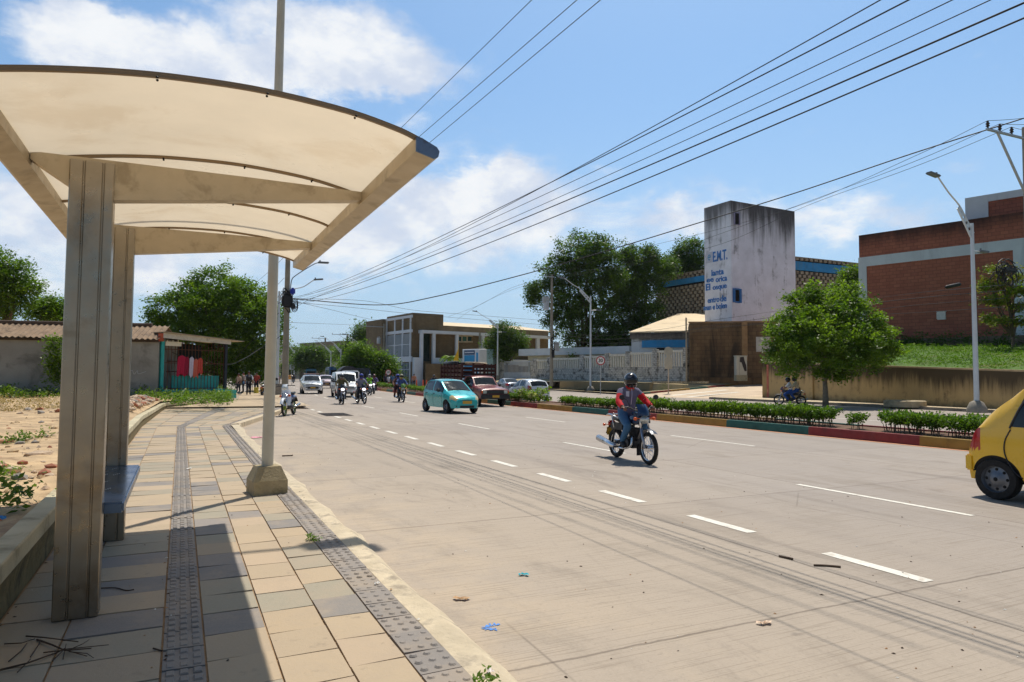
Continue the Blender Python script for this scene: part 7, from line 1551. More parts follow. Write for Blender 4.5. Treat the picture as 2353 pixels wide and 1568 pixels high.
def person(label, J, cloth, pos, rz, extra=None, group=None, hair=True, helmet=None, visor=True, z=0.0, skin=None, fingers=False):
    """one continuous skinned body; clothes are shells lifted off that body"""
    E_ = [('pelvis', 'waist'), ('waist', 'chest'), ('chest', 'neck'), ('neck', 'head'), ('head', 'crown')]
    for s in 'LR': E_ += [('chest', 'sh'+s), ('sh'+s, 'el'+s), ('el'+s, 'wr'+s), ('wr'+s, 'ha'+s), ('pelvis', 'hip'+s), ('hip'+s, 'kn'+s), ('kn'+s, 'an'+s), ('an'+s, 'to'+s)]
    me = skinned(J, E_, 'pelvis'); o = thing('person', label, 'person', (pos[0], pos[1], z), rz, group)
    sk = skin or m_skin; me.name = 'body'; me.materials.clear(); me.materials.append(sk); me.polygons.foreach_set('use_smooth', [True]*len(me.polygons)); link('body', me, o)
    seg = [(np.array(J[a][0]), np.array(J[b_][0]), a, b_) for a, b_ in E_]
    def reg(p):
        p = np.array(p); best = None
        for a, b_, na, nb in seg:
            d = b_-a; t_ = np.clip(((p-a) @ d)/(d @ d+1e-9), 0, 1); q = np.linalg.norm(p-a-d*t_)/(.5*(max(np.ravel(J[na][1]))+max(np.ravel(J[nb][1]))))
            if best is None or q < best[0]: best = (q, na, nb, t_)
        return best[1:]
    parts = {}
    for f in me.polygons:
        a, b_, t_ = reg(f.center); k = None
        if b_ in ('waist', 'chest') or (a == 'chest' and b_[:2] == 'sh'): k = 'top'
        elif b_[:2] == 'el' or (b_[:2] == 'wr' and cloth.get('long', True) and t_ < .95): k = 'sleeve'
        elif a == 'chest' and b_ == 'neck' and t_ < .35: k = 'top'
        elif b_[:3] == 'hip' or b_[:2] == 'kn' or b_[:2] == 'an': k = 'legs' if not (b_[:2] == 'an' and (t_ > .9 or cloth.get('shorts'))) else ('shoe' if t_ > .93 else None)
        elif b_[:2] == 'to': k = 'shoe'
        if k and cloth.get(k): parts.setdefault((k, b_[-1] if k in ('sleeve', 'shoe') else ''), []).append(f)
    nm = {'top': 'jacket' if cloth.get('long', True) else 'shirt', 'sleeve': 'sleeve', 'legs': 'trousers', 'shoe': 'shoe'}
    for (k, sd__), fs in parts.items():
        ids = sorted({i for f in fs for i in f.vertices}); mp_ = {v: i for i, v in enumerate(ids)}; off = {'top': .012, 'sleeve': .014, 'legs': .012, 'shoe': .012}[k]
        vs = [(me.vertices[i].co+me.vertices[i].normal*off)[:] for i in ids]; m2 = bpy.data.meshes.new(nm[k]); m2.from_pydata(vs, [], [[mp_[i] for i in f.vertices] for f in fs]); m2.materials.append(cloth[k]); m2.polygons.foreach_set('use_smooth', [True]*len(m2.polygons)); link(nm[k], m2, o)
    h = Vector(J['head'][0]); c_ = Vector(J['crown'][0]); fw = Vector(J.get('_face', ((0, 1, 0), 0))[0]) if False else Vector((0, 1, 0)); hc = h.lerp(c_, .45)
    fx = (J['head'][1][0] if isinstance(J['head'][1], tuple) else J['head'][1])
    if True:   # nose, ears and eyes on the same head
        mb = MB(); mb.ell((hc.x, hc.y+fx*1.02, hc.z-.01), (.014, .018, .022), 8, 6); [mb.ell((hc.x+sg*fx*.98, hc.y, hc.z), (.012, .02, .03), 8, 6) for sg in (1, -1)]; mb.build('nose_and_ears', sk, o, True)
        mb = MB(); [mb.ell((hc.x+sg*.032, hc.y+fx*.93, hc.z+.025), (.011, .008, .008), 8, 6) for sg in (1, -1)]; mb.box((hc.x-.022, hc.y+fx*.93, hc.z-.052), (hc.x+.022, hc.y+fx*.99, hc.z-.045)); mb.build('eyes_and_mouth', m_hair, o)
    if helmet:
        m = helmet; mb = MB(); R0 = .138
        def hs(i, j):
            th = pi*(.0+.80*i); ph = 2*pi*j; k = 1.0; y_ = sin(th)*cos(ph); x_ = sin(th)*sin(ph); z_ = cos(th)
            return (hc.x+x_*R0*.95, hc.y+.005+y_*R0*1.12, hc.z+.03+z_*R0*1.08)
        mb.grid(hs, 14, 24); hm = mb.build('helmet', m, o, True)
        if visor:
            mb = MB(); mb.grid(lambda i, j: (lambda th, ph: (hc.x+sin(th)*sin(ph)*R0*.965, hc.y+.005+sin(th)*cos(ph)*R0*1.145, hc.z+.03+cos(th)*R0*1.09))(pi*(.40+.22*i), (j-.5)*2.5), 5, 14); mb.build('visor', glass('visor_glass', (.012, .012, .014), .08), hm, True)
            mb = MB(); mb.grid(lambda i, j: (lambda th, ph: (hc.x+sin(th)*sin(ph)*R0*.97, hc.y+.012+sin(th)*cos(ph)*R0*1.2, hc.z+.01+cos(th)*R0*1.09))(pi*(.66+.16*i), (j-.5)*2.6), 4, 14); mb.build('chin_guard', m, hm, True)
    elif hair:
        mb = MB(); mb.grid(lambda i, j: (lambda th, ph: (hc.x+sin(th)*sin(ph)*fx*1.12, hc.y-.012+sin(th)*cos(ph)*fx*1.12, hc.z+.045+cos(th)*fx*1.15))(pi*.56*i, 2*pi*j), 8, 18); mb.build('hair', m_hair, o, True)
    # fingers grow from each palm
    mb = MB()
    for s in 'LR':
        w_, hnd = Vector(J['wr'+s][0]), Vector(J['ha'+s][0]); d = (hnd-w_).normalized(); side = Vector((1, 0, 0)) if s == 'R' else Vector((-1, 0, 0))
        acr = (Vector((1, 0, 0))-d*d.x).normalized() if abs(d.x) < .9 else Vector((0, 1, 0)); dn = d.cross(acr); dn = dn if dn.z < 0 else -dn
        for k, ln in enumerate((.058, .068, .062, .05)):
            p0 = hnd+acr*(.019*(k-1.5)); curl = 1.0 if fingers else .45; p1 = p0+d*ln*.45+dn*ln*.25*curl; p2 = p1+d*ln*.15+dn*ln*.5*curl; p3 = p2-d*ln*.25*curl+dn*ln*.2
            mb.tube([p0[:], p1[:], p2[:], p3[:]], [.0105, .0098, .009, .007], 6)
        q = hnd-d*.035+acr*.03*(1 if s == 'L' else -1); mb.tube([q[:], (q+d*.03+acr*.018*(1 if s == 'L' else -1)+dn*.012)[:], (q+d*.055+dn*.03)[:]], [.012, .0105, .008], 6)
    mb.build('fingers', sk, o, True)
    if extra: extra(o, J)
    return o
def rider_pose(lean=.0, armw=.32):
    J = {'pelvis': ((0, -.22, .90), (.15, .12)), 'waist': ((0, -.20, 1.06), (.145, .11)), 'chest': ((0, -.12, 1.28), (.165, .12)), 'neck': ((0, -.08, 1.43), .058), 'head': ((0, -.05, 1.50), (.078, .09)), 'crown': ((0, -.04, 1.60), (.07, .085))}
    for s, g_ in (('L', -1), ('R', 1)):
        J['sh'+s] = ((g_*.185, -.11, 1.35), .068); J['el'+s] = ((g_*.31, .03, 1.15), .052); J['wr'+s] = ((g_*armw, .205, 1.06), .036); J['ha'+s] = ((g_*(armw-.01), .26, 1.055), (.036, .026))
        J['hip'+s] = ((g_*.10, -.18, .87), .105); J['kn'+s] = ((g_*.20, .20, .70), .068); J['an'+s] = ((g_*.19, -.06, .36), .045); J['to'+s] = ((g_*.21, .10, .30), (.045, .032))
    return J
def stand_pose(h=1.7, stride=.0, arm=.0):
    k = h/1.7; J = {'pelvis': ((0, 0, .92*k), (.15, .11)), 'waist': ((0, .0, 1.08*k), (.135, .1)), 'chest': ((0, -.01, 1.28*k), (.165, .115)), 'neck': ((0, .0, 1.44*k), .056), 'head': ((0, .02, 1.52*k), (.076, .09)), 'crown': ((0, .025, 1.63*k), (.066, .08))}
    for s, g_ in (('L', -1), ('R', 1)):
        q = g_*stride; J['sh'+s] = ((g_*.185, -.01, 1.37*k), .062); J['el'+s] = ((g_*.24, -.04-q*.5, 1.10*k), .046); J['wr'+s] = ((g_*.25, .06-q+arm, .88*k+arm*.5), .034); J['ha'+s] = ((g_*.245, .09-q+arm, .80*k+arm*.7), (.034, .022))
        J['hip'+s] = ((g_*.09, 0, .88*k), .10); J['kn'+s] = ((g_*.10, .03+q*.6, .48*k), .066); J['an'+s] = ((g_*.10, q, .09), .044); J['to'+s] = ((g_*.11, q+.15, .045), (.045, .03))
    return J
def cl(name, col, **kw): return mat('cloth_'+name, col, .85, 0, .12, 9, .25, 60, **kw)
def ride(label_m, label_p, front, rear, tank, cloth, helmet, cowl=None, lamp=False, extra=None, hgr=None):
    f, r_ = np.array(front[:2]), np.array(rear[:2]); d = (f-r_)/np.linalg.norm(f-r_); mid = r_+d*.62
    mo = motorcycle(label_m, tank, cowl=cowl, pos=mid, head=d, lamp_on=lamp)
    pe = person(label_p, rider_pose(), cloth, mid, atan2(-d[0], d[1]), extra, helmet=helmet, fingers=True); return mo, pe
m_hblk = mat('helmet_black', (.016, .016, .018), .22, 0, .2, 8, coat=.6)
m_hero = mat('helmet_graphic', (.014, .014, .016), .2, 0, .2, 8, coat=.6, stain=C(150, 150, 156), ssc=9, samt=.45)
# hero rider
m_redj = cl('red_jacket', C(206, 22, 34)); m_grj = cl('grey_lilac_jacket', C(108, 104, 128)); m_jean = cl('blue_jeans', C(62, 104, 140)); m_shoe = mat('black_shoe', (.018, .018, .02), .6)
def hero_extra(o, J):
    m_w = mat('reflective_band', C(226, 170, 160), .5)
    for s, g_ in (('L', -1), ('R', 1)):
        a, b_ = Vector(J['sh'+s][0]), Vector(J['el'+s][0]); mb = MB()
        for q, m in ((.62, 0), (.8, 0)):
            p0 = a.lerp(b_, q-.04); p1 = a.lerp(b_, q); mb.tube([p0[:], p1[:]], .074-.012*q, 12, False)
        mb.build('sleeve_band', m_w, o, True)
    mb = MB(); mb.tube(cat([(0, -.02, 1.45), (0, .01, 1.30), (0, -.03, 1.1)], 4), .008, 5); mb.build('zip', mat('zip_pale', C(170, 166, 190), .4, .5), o)
    mb = MB(); mb.lathe([(.075, 1.40), (.085, 1.43), (.08, 1.47)], 18, (0, -.08, 0)); mb.build('collar', m_redj, o, True)
    mb = MB(); mb.add([(.05, -.005, 1.36), (.11, -.03, 1.36), (.12, -.02, 1.26), (.06, .004, 1.25)], [(0, 1, 2, 3)]); mb.build('chest_badge', mat('badge_pale', C(206, 204, 214), .6), o)
h0 = G(1497, 1070); h1 = G(1417, 1051)
ride('dark blue black commuter motorcycle with spoked wheels and chrome silencer in the near lane', 'motorcyclist in red sleeved grey jacket and black full face helmet', h0, h1, C(26, 30, 60), {'top': m_grj, 'sleeve': m_redj, 'legs': m_jean, 'shoe': m_shoe}, m_hero, cowl=C(18, 48, 84), extra=hero_extra)
def fr_(px, py, back=1.27, skew=0.0): p = G(px, py); return p, (p[0]+.10+skew, p[1]+back)
f, r_ = fr_(788, 930); ride('black motorcycle with lit headlamp ridden by the person in olive', 'motorcyclist in olive shirt and grey helmet left of the pair before the van', f, r_, C(24, 24, 28), {'top': cl('olive', C(92, 86, 56)), 'sleeve': cl('olive', C(92, 86, 56)), 'legs': cl('grey_trousers', C(70, 74, 84)), 'shoe': m_shoe, 'long': True}, mat('helmet_grey', C(120, 120, 124), .3, 0, .2, 8, coat=.5), lamp=True)
f, r_ = fr_(838, 929, 1.27, -.2); ride('black motorcycle with lit round headlamp right of the pair', 'motorcyclist in pale grey shirt and bright blue helmet', f, r_, C(20, 20, 26), {'top': cl('pale_grey', C(138, 140, 156)), 'sleeve': cl('pale_grey', C(138, 140, 156)), 'legs': cl('dark_trousers', C(40, 42, 52)), 'shoe': m_shoe, 'long': False}, mat('helmet_blue', C(30, 40, 150), .3, 0, .15, 8, coat=.5), lamp=True)
f, r_ = fr_(852, 909); ride('dark motorcycle with lime green front behind the blue helmet rider', 'motorcyclist in black with lime bib and silver helmet', f, r_, C(120, 190, 30), {'top': cl('lime_bib', C(130, 190, 40)), 'sleeve': cl('black_top', C(24, 24, 28)), 'legs': cl('dark_trousers', C(40, 42, 52)), 'shoe': m_shoe}, mat('helmet_silver', C(170, 172, 176), .3, .2, .15, 8, coat=.5), lamp=True)
f, r_ = fr_(858, 906, 1.27, .3); ride('motorcycle with red helmet rider just behind the lime green one', 'motorcyclist in purple shirt and dark red helmet partly hidden', f, r_, C(60, 40, 90), {'top': cl('purple', C(92, 76, 130)), 'sleeve': cl('purple', C(92, 76, 130)), 'legs': cl('dark_trousers', C(40, 42, 52)), 'shoe': m_shoe}, mat('helmet_red', C(110, 24, 30), .3, 0, .15, 8, coat=.5), lamp=True)
f, r_ = fr_(927, 925); mo, pe = ride('black motorcycle with green fairing left of the turquoise car', 'motorcyclist in denim blue shirt and blue yellow helmet', f, r_, C(24, 40, 30), {'top': cl('denim', C(70, 96, 150)), 'sleeve': cl('denim', C(70, 96, 150)), 'legs': cl('dark_trousers', C(40, 42, 52)), 'shoe': m_shoe, 'long': True}, mat('helmet_yellow_blue', C(60, 80, 130), .3, 0, .15, 6, coat=.5, col2=C(190, 170, 40)), cowl=C(110, 150, 60))
d_ = np.array(f[:2])-np.array(r_[:2]); d_ /= np.linalg.norm(d_); q = np.array(f[:2])-d_*1.05; J = rider_pose(); 
person('pillion passenger with blue helmet behind the denim shirted rider', J, {'top': cl('brown_top', C(96, 60, 50)), 'sleeve': cl('brown_top', C(96, 60, 50)), 'legs': cl('maroon_legs', C(90, 40, 40)), 'shoe': m_shoe}, q-np.array([.14, .0]), atan2(-d_[0], d_[1]), helmet=mat('helmet_blue', C(30, 40, 150), .3))
p = G(675, 881); ride('small dark motorcycle far down the road left of the median tip', 'faraway motorcyclist in dark clothes beside the median tip', p, (p[0]+.1, p[1]+1.27), C(30, 30, 34), {'top': cl('black_top', C(24, 24, 28)), 'sleeve': cl('black_top', C(24, 24, 28)), 'legs': cl('dark_trousers', C(40, 42, 52)), 'shoe': m_shoe}, m_hblk)
# two riders on the far carriageway, going away to the left
ph = G(1790, 931); pr_ = (ph[0]+1.0, ph[1]-.75)
def crossbag(o, J):
    mb = MB(); mb.tube(cat([(-.17, -.25, 1.42), (.02, -.27, 1.2), (.16, -.22, .98)], 4), .014, 5); mb.rbox((.06, -.38, .86), (.3, -.24, 1.08), .04, 2); mb.build('shoulder_bag', m_trim, o)
fv = (np.array([-.72, .69])); mid = np.array([ph[0], ph[1]])-fv*.63
motorcycle('dark trail motorcycle with maroon tank on the far carriageway', C(60, 20, 34), pos=mid, head=fv)
person('person in cream jacket with dark bag on the rear of the trail bike', rider_pose(), {'top': cl('cream', C(212, 196, 166)), 'sleeve': cl('cream', C(212, 196, 166)), 'legs': cl('royal_jeans', C(40, 78, 150)), 'shoe': m_shoe}, mid-fv*.22, atan2(-fv[0], fv[1]), crossbag, helmet=m_hblk, visor=True, z=.02)
Jd = rider_pose(); person('rider in white shirt mostly hidden in front of the cream jacketed person', Jd, {'top': cl('white_shirt', C(222, 222, 224)), 'sleeve': cl('white_shirt', C(222, 222, 224)), 'legs': cl('royal_jeans', C(40, 78, 150)), 'shoe': m_shoe, 'long': False}, mid+fv*.14+np.array([-.03, -.02]), atan2(-fv[0], fv[1]), helmet=m_hblk, z=-.04)
# rider on far carriageway behind the bus lane, near the office
for (px, py, d, lb1, lb2, hx) in ((893, 884, 84, 'dark motorcycle going away near the speed sign by the office', 'motorcyclist with pale pack riding away near the office speed sign', (.1, 1)), (1000, 888, 76, 'motorcycle mostly hidden behind the turquoise car roof', 'motorcyclist with dark blue helmet showing above the turquoise car', (.1, 1))):
    p = AD(px, py, d); p = (p[0], p[1]); ride(lb1, lb2, (p[0]+.13, p[1]+1.27), p, C(30, 30, 36), {'top': cl('white_shirt', C(222, 222, 224)) if px < 900 else cl('black_top', C(24, 24, 28)), 'sleeve': cl('denim', C(70, 96, 150)), 'legs': cl('dark_trousers', C(40, 42, 52)), 'shoe': m_shoe}, m_hblk)
# ---- pedestrians under the tree
def backpack(o, J):
    mb = MB(); mb.rbox((-.19, -.34, .98), (.19, -.1, 1.42), .07, 3); [mb.tube(cat([(sg*.12, -.12, 1.4), (sg*.13, .1, 1.4), (sg*.15, .12, 1.2), (sg*.15, -.08, 1.05)], 4), .018, 5) for sg in (1, -1)]; mb.build('backpack', m_trim, o, True)
def ped(lb, px, py, d, h, cloth, rz, stride=.12, extra=None, z=.15, arm=0):
    p = AD(px, py, d); return person(lb, stand_pose(h, stride, arm), cloth, (p[0], p[1]), rz, extra, z=z)
ped('pedestrian in pale grey shirt with black backpack walking away', 571, 906, 49.5, 1.72, {'top': cl('pale_grey', C(138, 140, 156)), 'sleeve': cl('white_shirt', C(222, 222, 224)), 'legs': cl('navy_trousers', C(26, 28, 44)), 'shoe': m_shoe, 'long': False}, -.1, .14, backpack)
ped('person in rust red top standing right of the backpack walker', 589, 898, 57, 1.66, {'top': cl('rust', C(150, 56, 44)), 'sleeve': cl('rust', C(150, 56, 44)), 'legs': cl('navy_trousers', C(26, 28, 44)), 'shoe': m_shoe, 'long': False}, 2.6, .06)
ped('person in grey brown shirt standing in the tree shade behind the stall', 559, 900, 55, 1.66, {'top': cl('taupe', C(140, 122, 110)), 'sleeve': cl('taupe', C(140, 122, 110)), 'legs': cl('dark_trousers', C(40, 42, 52)), 'shoe': m_shoe, 'long': False}, 1.2, .05)
ped('person in flowered blouse half hidden in the dark tree shade', 548, 898, 56, 1.55, {'top': cl('flower', C(190, 160, 140)), 'sleeve': cl('flower', C(190, 160, 140)), 'legs': cl('dark_trousers', C(40, 42, 52)), 'shoe': m_shoe, 'long': False}, 2.2, .05)
for (px, d, col, lb) in ((902, 80, C(70, 110, 150), 'bystander in blue shirt on the pavement right of the speed sign'), (910, 82, C(30, 30, 36), 'bystander in black on the pavement before the barred ground floor window'), (951, 80, C(176, 120, 90), 'bystander in tan top standing by the white corner pillar'), (885, 84, C(60, 60, 70), 'bystander in dark grey beside the office corner utility pole')):
    p = AD(px, 885, d); person(lb, stand_pose(1.68, .05), {'top': cl('by%d' % px, col), 'sleeve': cl('by%d' % px, col), 'legs': cl('dark_trousers', C(40, 42, 52)), 'shoe': m_shoe, 'long': False}, (p[0], p[1]), px*.7, z=.15)
# street vendor table in the shade and a plastic stool
p = AD(556, 903, 54); o = thing('vendor_table', 'low dark vendor table with boxes in the tree shade', 'table', (p[0], p[1], .15), .4); mb = MB(); mb.box((-.8, -.35, .68), (.8, .35, .73)); mb.build('tabletop', m_trim, o)
for sx_ in (-.7, .7):
    for sy in (-.28, .28): mb = MB(); mb.tube([(sx_, sy, 0), (sx_, sy, .68)], .025, 6); mb.build('leg', m_trim, o)
mb = MB(); mb.rbox((-.15, -.15, 0), (.15, .15, .2), .02); o2 = mb.build('box', mat('vendor_blue', C(120, 160, 190), .6)); o2.location = (p[0]+.2, p[1], .88); tag(o2, 'pale blue box on the vendor table under the tree', 'box')
mb = MB(); mb.lathe([(0, .45), (.16, .45), (.2, 0)], 14); o2 = mb.build('stool', mat('vendor_yellow', C(190, 176, 60), .6), None, 40); o2.location = (p[0]+1.0, p[1]-.5, .15); tag(o2, 'yellow green plastic stool beside the vendor table', 'stool')
# ---- parked white scooter in the bay
m_scw = carpaint('scooter_white', C(222, 228, 236), 0); m_scb = carpaint('scooter_blue', C(70, 96, 150), 0); m_green = mat('rim_lime', C(140, 160, 60), .4, .2)
s0 = G(655, 957); hd = np.array([-.38, -.92]); hd /= np.linalg.norm(hd); mid = s0[:2]-hd*.62
o = thing('scooter', 'white and pale blue underbone scooter with lime rims parked in the bus bay', 'motorcycle', (mid[0], mid[1], 0), atan2(-hd[0], hd[1]))
mwheel(o, .61, .28, .04, m_green); mwheel(o, -.60, .28, .045, m_green)
mb = MB(); mb.grid(lambda i, j: ((j-.5)*.15*(1-.25*abs(2*j-1)), .61+.335*cos(2.6-2.2*i)+.02*sin(pi*j), .28+.335*sin(2.6-2.2*i)+.03*sin(pi*j)), 12, 5); mb.build('front_fender', m_scw, o, True)
mb = MB(); [mb.tube([(sg*.08, .61, .28), (sg*.07, .42, .8)], .024, 8) for sg in (1, -1)]; mb.build('fork_legs', m_chrome, o, True)
mb = MB(); mb.grid(lambda i, j: ((j-.5)*(.36-.14*abs(i-.5)), .46-.10*i-.14*(2*j-1)**2, .36+.55*i), 8, 10); mb.build('leg_shield', m_scw, o, True)
mb = MB(); mb.grid(lambda i, j: ((j-.5)*(.25-.07*i), .40-.06*i-.06*(2*j-1)**2+.05*sin(pi*i), .90+.2*i), 6, 10); mb.build('handlebar_cowl', m_scw, o, True)
mb = MB(); mb.ell((0, .42, .98), (.085, .05, .06), 14, 8); mb.build('headlight', m_hl, o, True)
mb = MB(); [mb.ell((sg*.15, .40, .70), (.05, .04, .04), 10, 6) for sg in (1, -1)]; mb.build('indicators', m_amb, o, True)
mb = MB(); mb.rbox((-.1, -.1, .45), (.1, .36, .62), .04, 3); mb.rbox((-.13, -.72, .55), (.13, -.02, .74), .07, 3); mb.build('body', m_scb, o, True)
mb = MB(); mb.rbox((-.13, -.72, .74), (.13, -.05, .82), .04, 3); mb.build('seat', m_seatm, o, True)
mb = MB(); mb.rbox((-.13, -.2, .22), (.13, .2, .42), .05, 2); mb.build('engine', m_engine, o, True)
mb = MB(); mb.tube([(-.14, -.1, .27), (-.16, -.85, .36)], [.025, .055], 10); mb.build('silencer', m_chrome, o, True)
mb = MB(); mb.tube(cat([(-.33, .26, 1.03), (-.15, .33, 1.05), (.15, .33, 1.05), (.33, .26, 1.03)], 4), .014, 6); mb.build('handlebar', m_trim, o, True)
for sg in (1, -1): mb = MB(); mb.tube([(sg*.22, .3, 1.05), (sg*.26, .28, 1.26)], .007, 5); mb.ell((sg*.3, .28, 1.30), (.07, .02, .05), 14, 8); mb.build('mirror', m_trim, o, True)
mb = MB(); mb.tube([(.1, .0, .3), (.36, .05, .02)], .014, 6); mb.tube([(-.25, 0, .3), (.25, 0, .3)], .014, 6); mb.build('kickstand', m_trim, o, True)
mb = MB(); mb.grid(lambda i, j: ((j-.5)*.2, -.6+.36*cos(1.1+1.6*i), .3+.36*sin(1.1+1.6*i)), 8, 3); mb.build('rear_fender', m_frame, o, True)
o.scale = (1.14, 1.14, 1.14); o.rotation_euler.y = .08
p = G(606, 908, .15); motorcycle('white trimmed motorcycle parked beyond the near lamp pole on the far kerb', C(200, 196, 180), pos=(p[0], p[1]), head=(.3, 1))
# ================================================================ trees
def at(px, py, d, z=0.0):
    p = AD(px, py, d); return (p[0], p[1], z)
def vblobs(base, d, spec):
    """crown lobes given by where they stand across and up from the trunk: (px, py, r metres, depth offset)"""
    out = []
    for (px, py, r_, dd) in spec:
        p = AD(px, py, d+dd); out.append((p[0]-base[0], p[1]-base[1], p[2]-base[2], r_))
    return out
b = tuple(G(1897, 930, .12)); dd = (b[0]*CFH[0]+b[1]*CFH[1])
tree('round full leafy green tree on the far pavement before the retaining wall', b, vblobs(b, dd, [(1792, 742, .55, .2), (1832, 692, .6, .2), (1948, 672, .7, .1), (2018, 735, .6, .2), (2052, 808, .5, .1), (1786, 822, .55, 0), (1870, 668, .5, 0), (1990, 700, .6, .3), (2035, 762, .5, 0), (1815, 848, .6, -.3), (1930, 850, .7, -.6), (1904, 715, 1.56, 0), (1855, 725, 1.38, .5), (1958, 725, 1.38, 0), (1823, 765, 1.29, 0), (1882, 770, 1.75, -1.5), (1940, 775, 1.66, -1.3), (1994, 770, 1.20, .3), (1810, 805, 1.01, .2), (1855, 815, 1.38, -1.2), (1913, 820, 1.56, -1.5), (1972, 818, 1.38, -.8), (2017, 805, 0.92, 0), (1900, 760, 1.66, 1.8), (1954, 790, 1.47, 1.6), (1846, 790, 1.38, 1.6), (1891, 690, 1.01, .3), (1787, 780, 0.74, .3), (2030, 785, 0.64, .2)]), 'lime', 600, 70, .2, .21, .15, 11, m_bark2, inner=.08)
b = at(1340, 868, 92, 1.3)
tree('tallest big tree with broad spreading crown behind the white fence', b, vblobs(b, 92, [(1330, 580, 3.0, 0), (1380, 575, 2.4, 0), (1280, 625, 2.6, 0), (1350, 630, 3.2, -1), (1240, 665, 2.0, 0), (1400, 640, 2.6, 0), (1300, 690, 2.8, 0), (1365, 700, 3.0, 0), (1235, 692, 1.4, -.5), (1310, 750, 2.8, 0), (1380, 760, 2.8, 1), (1265, 730, 1.3, 0), (1340, 800, 2.4, 1), (1395, 800, 2.6, 1)]), 'dark', 900, 60, .34, .42, .42, 12, m_bark, inner=.3)
b = at(1455, 868, 96, 1.4)
tree('dark dense tree between the tallest tree and the openwork wing', b, vblobs(b, 96, [(1465, 600, 2.6, 0), (1440, 640, 2.8, 0), (1500, 635, 2.6, 0), (1470, 690, 3.0, -1), (1425, 720, 2.8, 0), (1490, 730, 2.2, -1), (1450, 770, 3.0, 0), (1410, 790, 2.4, 0), (1530, 612, 1.5, 1), (1435, 590, 1.3, 0), (1490, 580, 1.2, 0)]), 'dark', 760, 60, .34, .42, .4, 13, m_bark, inner=.3)
b = at(1580, 868, 108, 1.4)
tree('small topped tree showing above the openwork wing left of the tower', b, vblobs(b, 108, [(1585, 580, 2.4, 0), (1555, 600, 2.0, 0), (1610, 605, 2.0, 0), (1580, 625, 2.2, 0), (1530, 625, 1.5, 0)]), 'dark', 420, 34, .36, .5, .35, 14)
b = at(1960, 860, 64, 3.5)
tree('yellow green tree squeezed between openwork wing and brick building', b, vblobs(b, 64, [(1955, 640, 1.2, 0), (1940, 670, 1.2, 0), (1968, 665, 1.0, 0), (1925, 695, 1.0, 0)]), 'lime', 300, 34, .26, .32, .16, 15)
b = at(500, 880, 62, .3)
tree('big dark domed tree behind the barred stall', b, vblobs(b, 62, [(500, 665, 2.2, 0), (450, 680, 1.9, 0), (555, 685, 2.1, 0), (400, 715, 1.9, 0), (480, 720, 2.4, -1.5), (550, 730, 2.3, -1), (605, 715, 1.6, 0), (390, 760, 1.8, 0), (450, 770, 2.2, -1), (520, 780, 2.3, -1.5), (590, 780, 2.0, -.5), (625, 745, 1.1, 0), (560, 820, 1.9, 0), (610, 820, 1.3, 0), (500, 830, 2.0, 0), (365, 735, 1.0, 0), (540, 850, 1.6, 0), (600, 850, 1.2, .5), (430, 830, 2.0, 1)]), 'mid', 1150, 62, .26, .34, .45, 16, inner=.15)
b = at(10, 880, 46, .4)
tree('leafy tree with open branches above the shed at the left edge', b, vblobs(b, 46, [(-10, 610, 1.2, 0), (30, 625, 1.1, 0), (60, 655, .9, 0), (10, 665, 1.3, 0), (-40, 650, 1.6, 0), (85, 665, .35, 0), (35, 690, 1.0, 0), (-10, 705, 1.2, 0)]), 'mid', 520, 34, .19, .26, .22, 17, inner=.3)
b = at(110, 880, 50, .4)
tree('low leafy tree top showing above the shed roof beside the near column', b, vblobs(b, 50, [(112, 700, .9, 0), (85, 715, .7, 0), (138, 712, .9, 0), (115, 722, 1.0, 0), (165, 730, .8, 0)]), 'mid', 260, 32, .19, .24, .18, 18)
b = at(1165, 866, 100, .5)
tree('small dense tree beside the street lamp in front of the brick office', b, vblobs(b, 100, [(1160, 765, 1.8, 0), (1185, 780, 1.5, 0), (1145, 785, 1.6, 0), (1170, 800, 1.9, 0), (1150, 815, 1.4, 0), (1195, 800, 1.0, 0), (1125, 790, .8, 0)]), 'dark', 420, 34, .3, .4, .2, 19)
b = at(860, 882, 99, .2)
tree('wide green street tree left of the brick office building', b, vblobs(b, 99, [(825, 808, 1.56, 0), (860, 823, 1.48, 0), (805, 838, 1.48, 0), (840, 848, 1.56, 0), (870, 843, 1.72, 0), (890, 838, 1.33, 0), (895, 858, 1.40, 0), (875, 863, 1.56, 0), (820, 863, 1.40, 0)]), 'mid', 800, 34, .32, .45, .3, 20)
b = at(850, 880, 150, .2)
tree('tall light green tree rising behind the wide street tree', b, vblobs(b, 150, [(845, 765, 2.6, 0), (825, 790, 2.6, 0), (865, 785, 2.2, 0), (800, 810, 2.2, 0), (845, 800, 3.0, 0)]), 'far', 480, 32, .45, .7, .3, 21)
b = at(715, 880, 165, .1)
tree('bushy light green tree in the middle distance above the teal bus', b, vblobs(b, 165, [(710, 818, 2.6, 0), (735, 825, 2.4, 0), (690, 828, 2.2, 0), (722, 838, 2.4, 0), (725, 808, 1.6, 0), (745, 838, 1.6, 0)]), 'far', 520, 30, .45, .7, .3, 22)
b = at(665, 880, 230, .1)
tree('dark distant tree above the billboard left of the bushy tree', b, vblobs(b, 230, [(665, 812, 3.2, 0), (655, 830, 3.4, 0), (680, 828, 2.8, 0), (668, 842, 3, 0)]), 'dark', 300, 28, .6, 1.0, .35, 23)
b = at(640, 880, 210, .1)
tree('distant light green tree behind the concrete utility pole', b, vblobs(b, 210, [(630, 826, 2.6, 0), (645, 835, 2.8, 0), (615, 835, 2.6, 0)]), 'far', 240, 28, .6, .9, .3, 24)
b = at(775, 870, 190, .1)
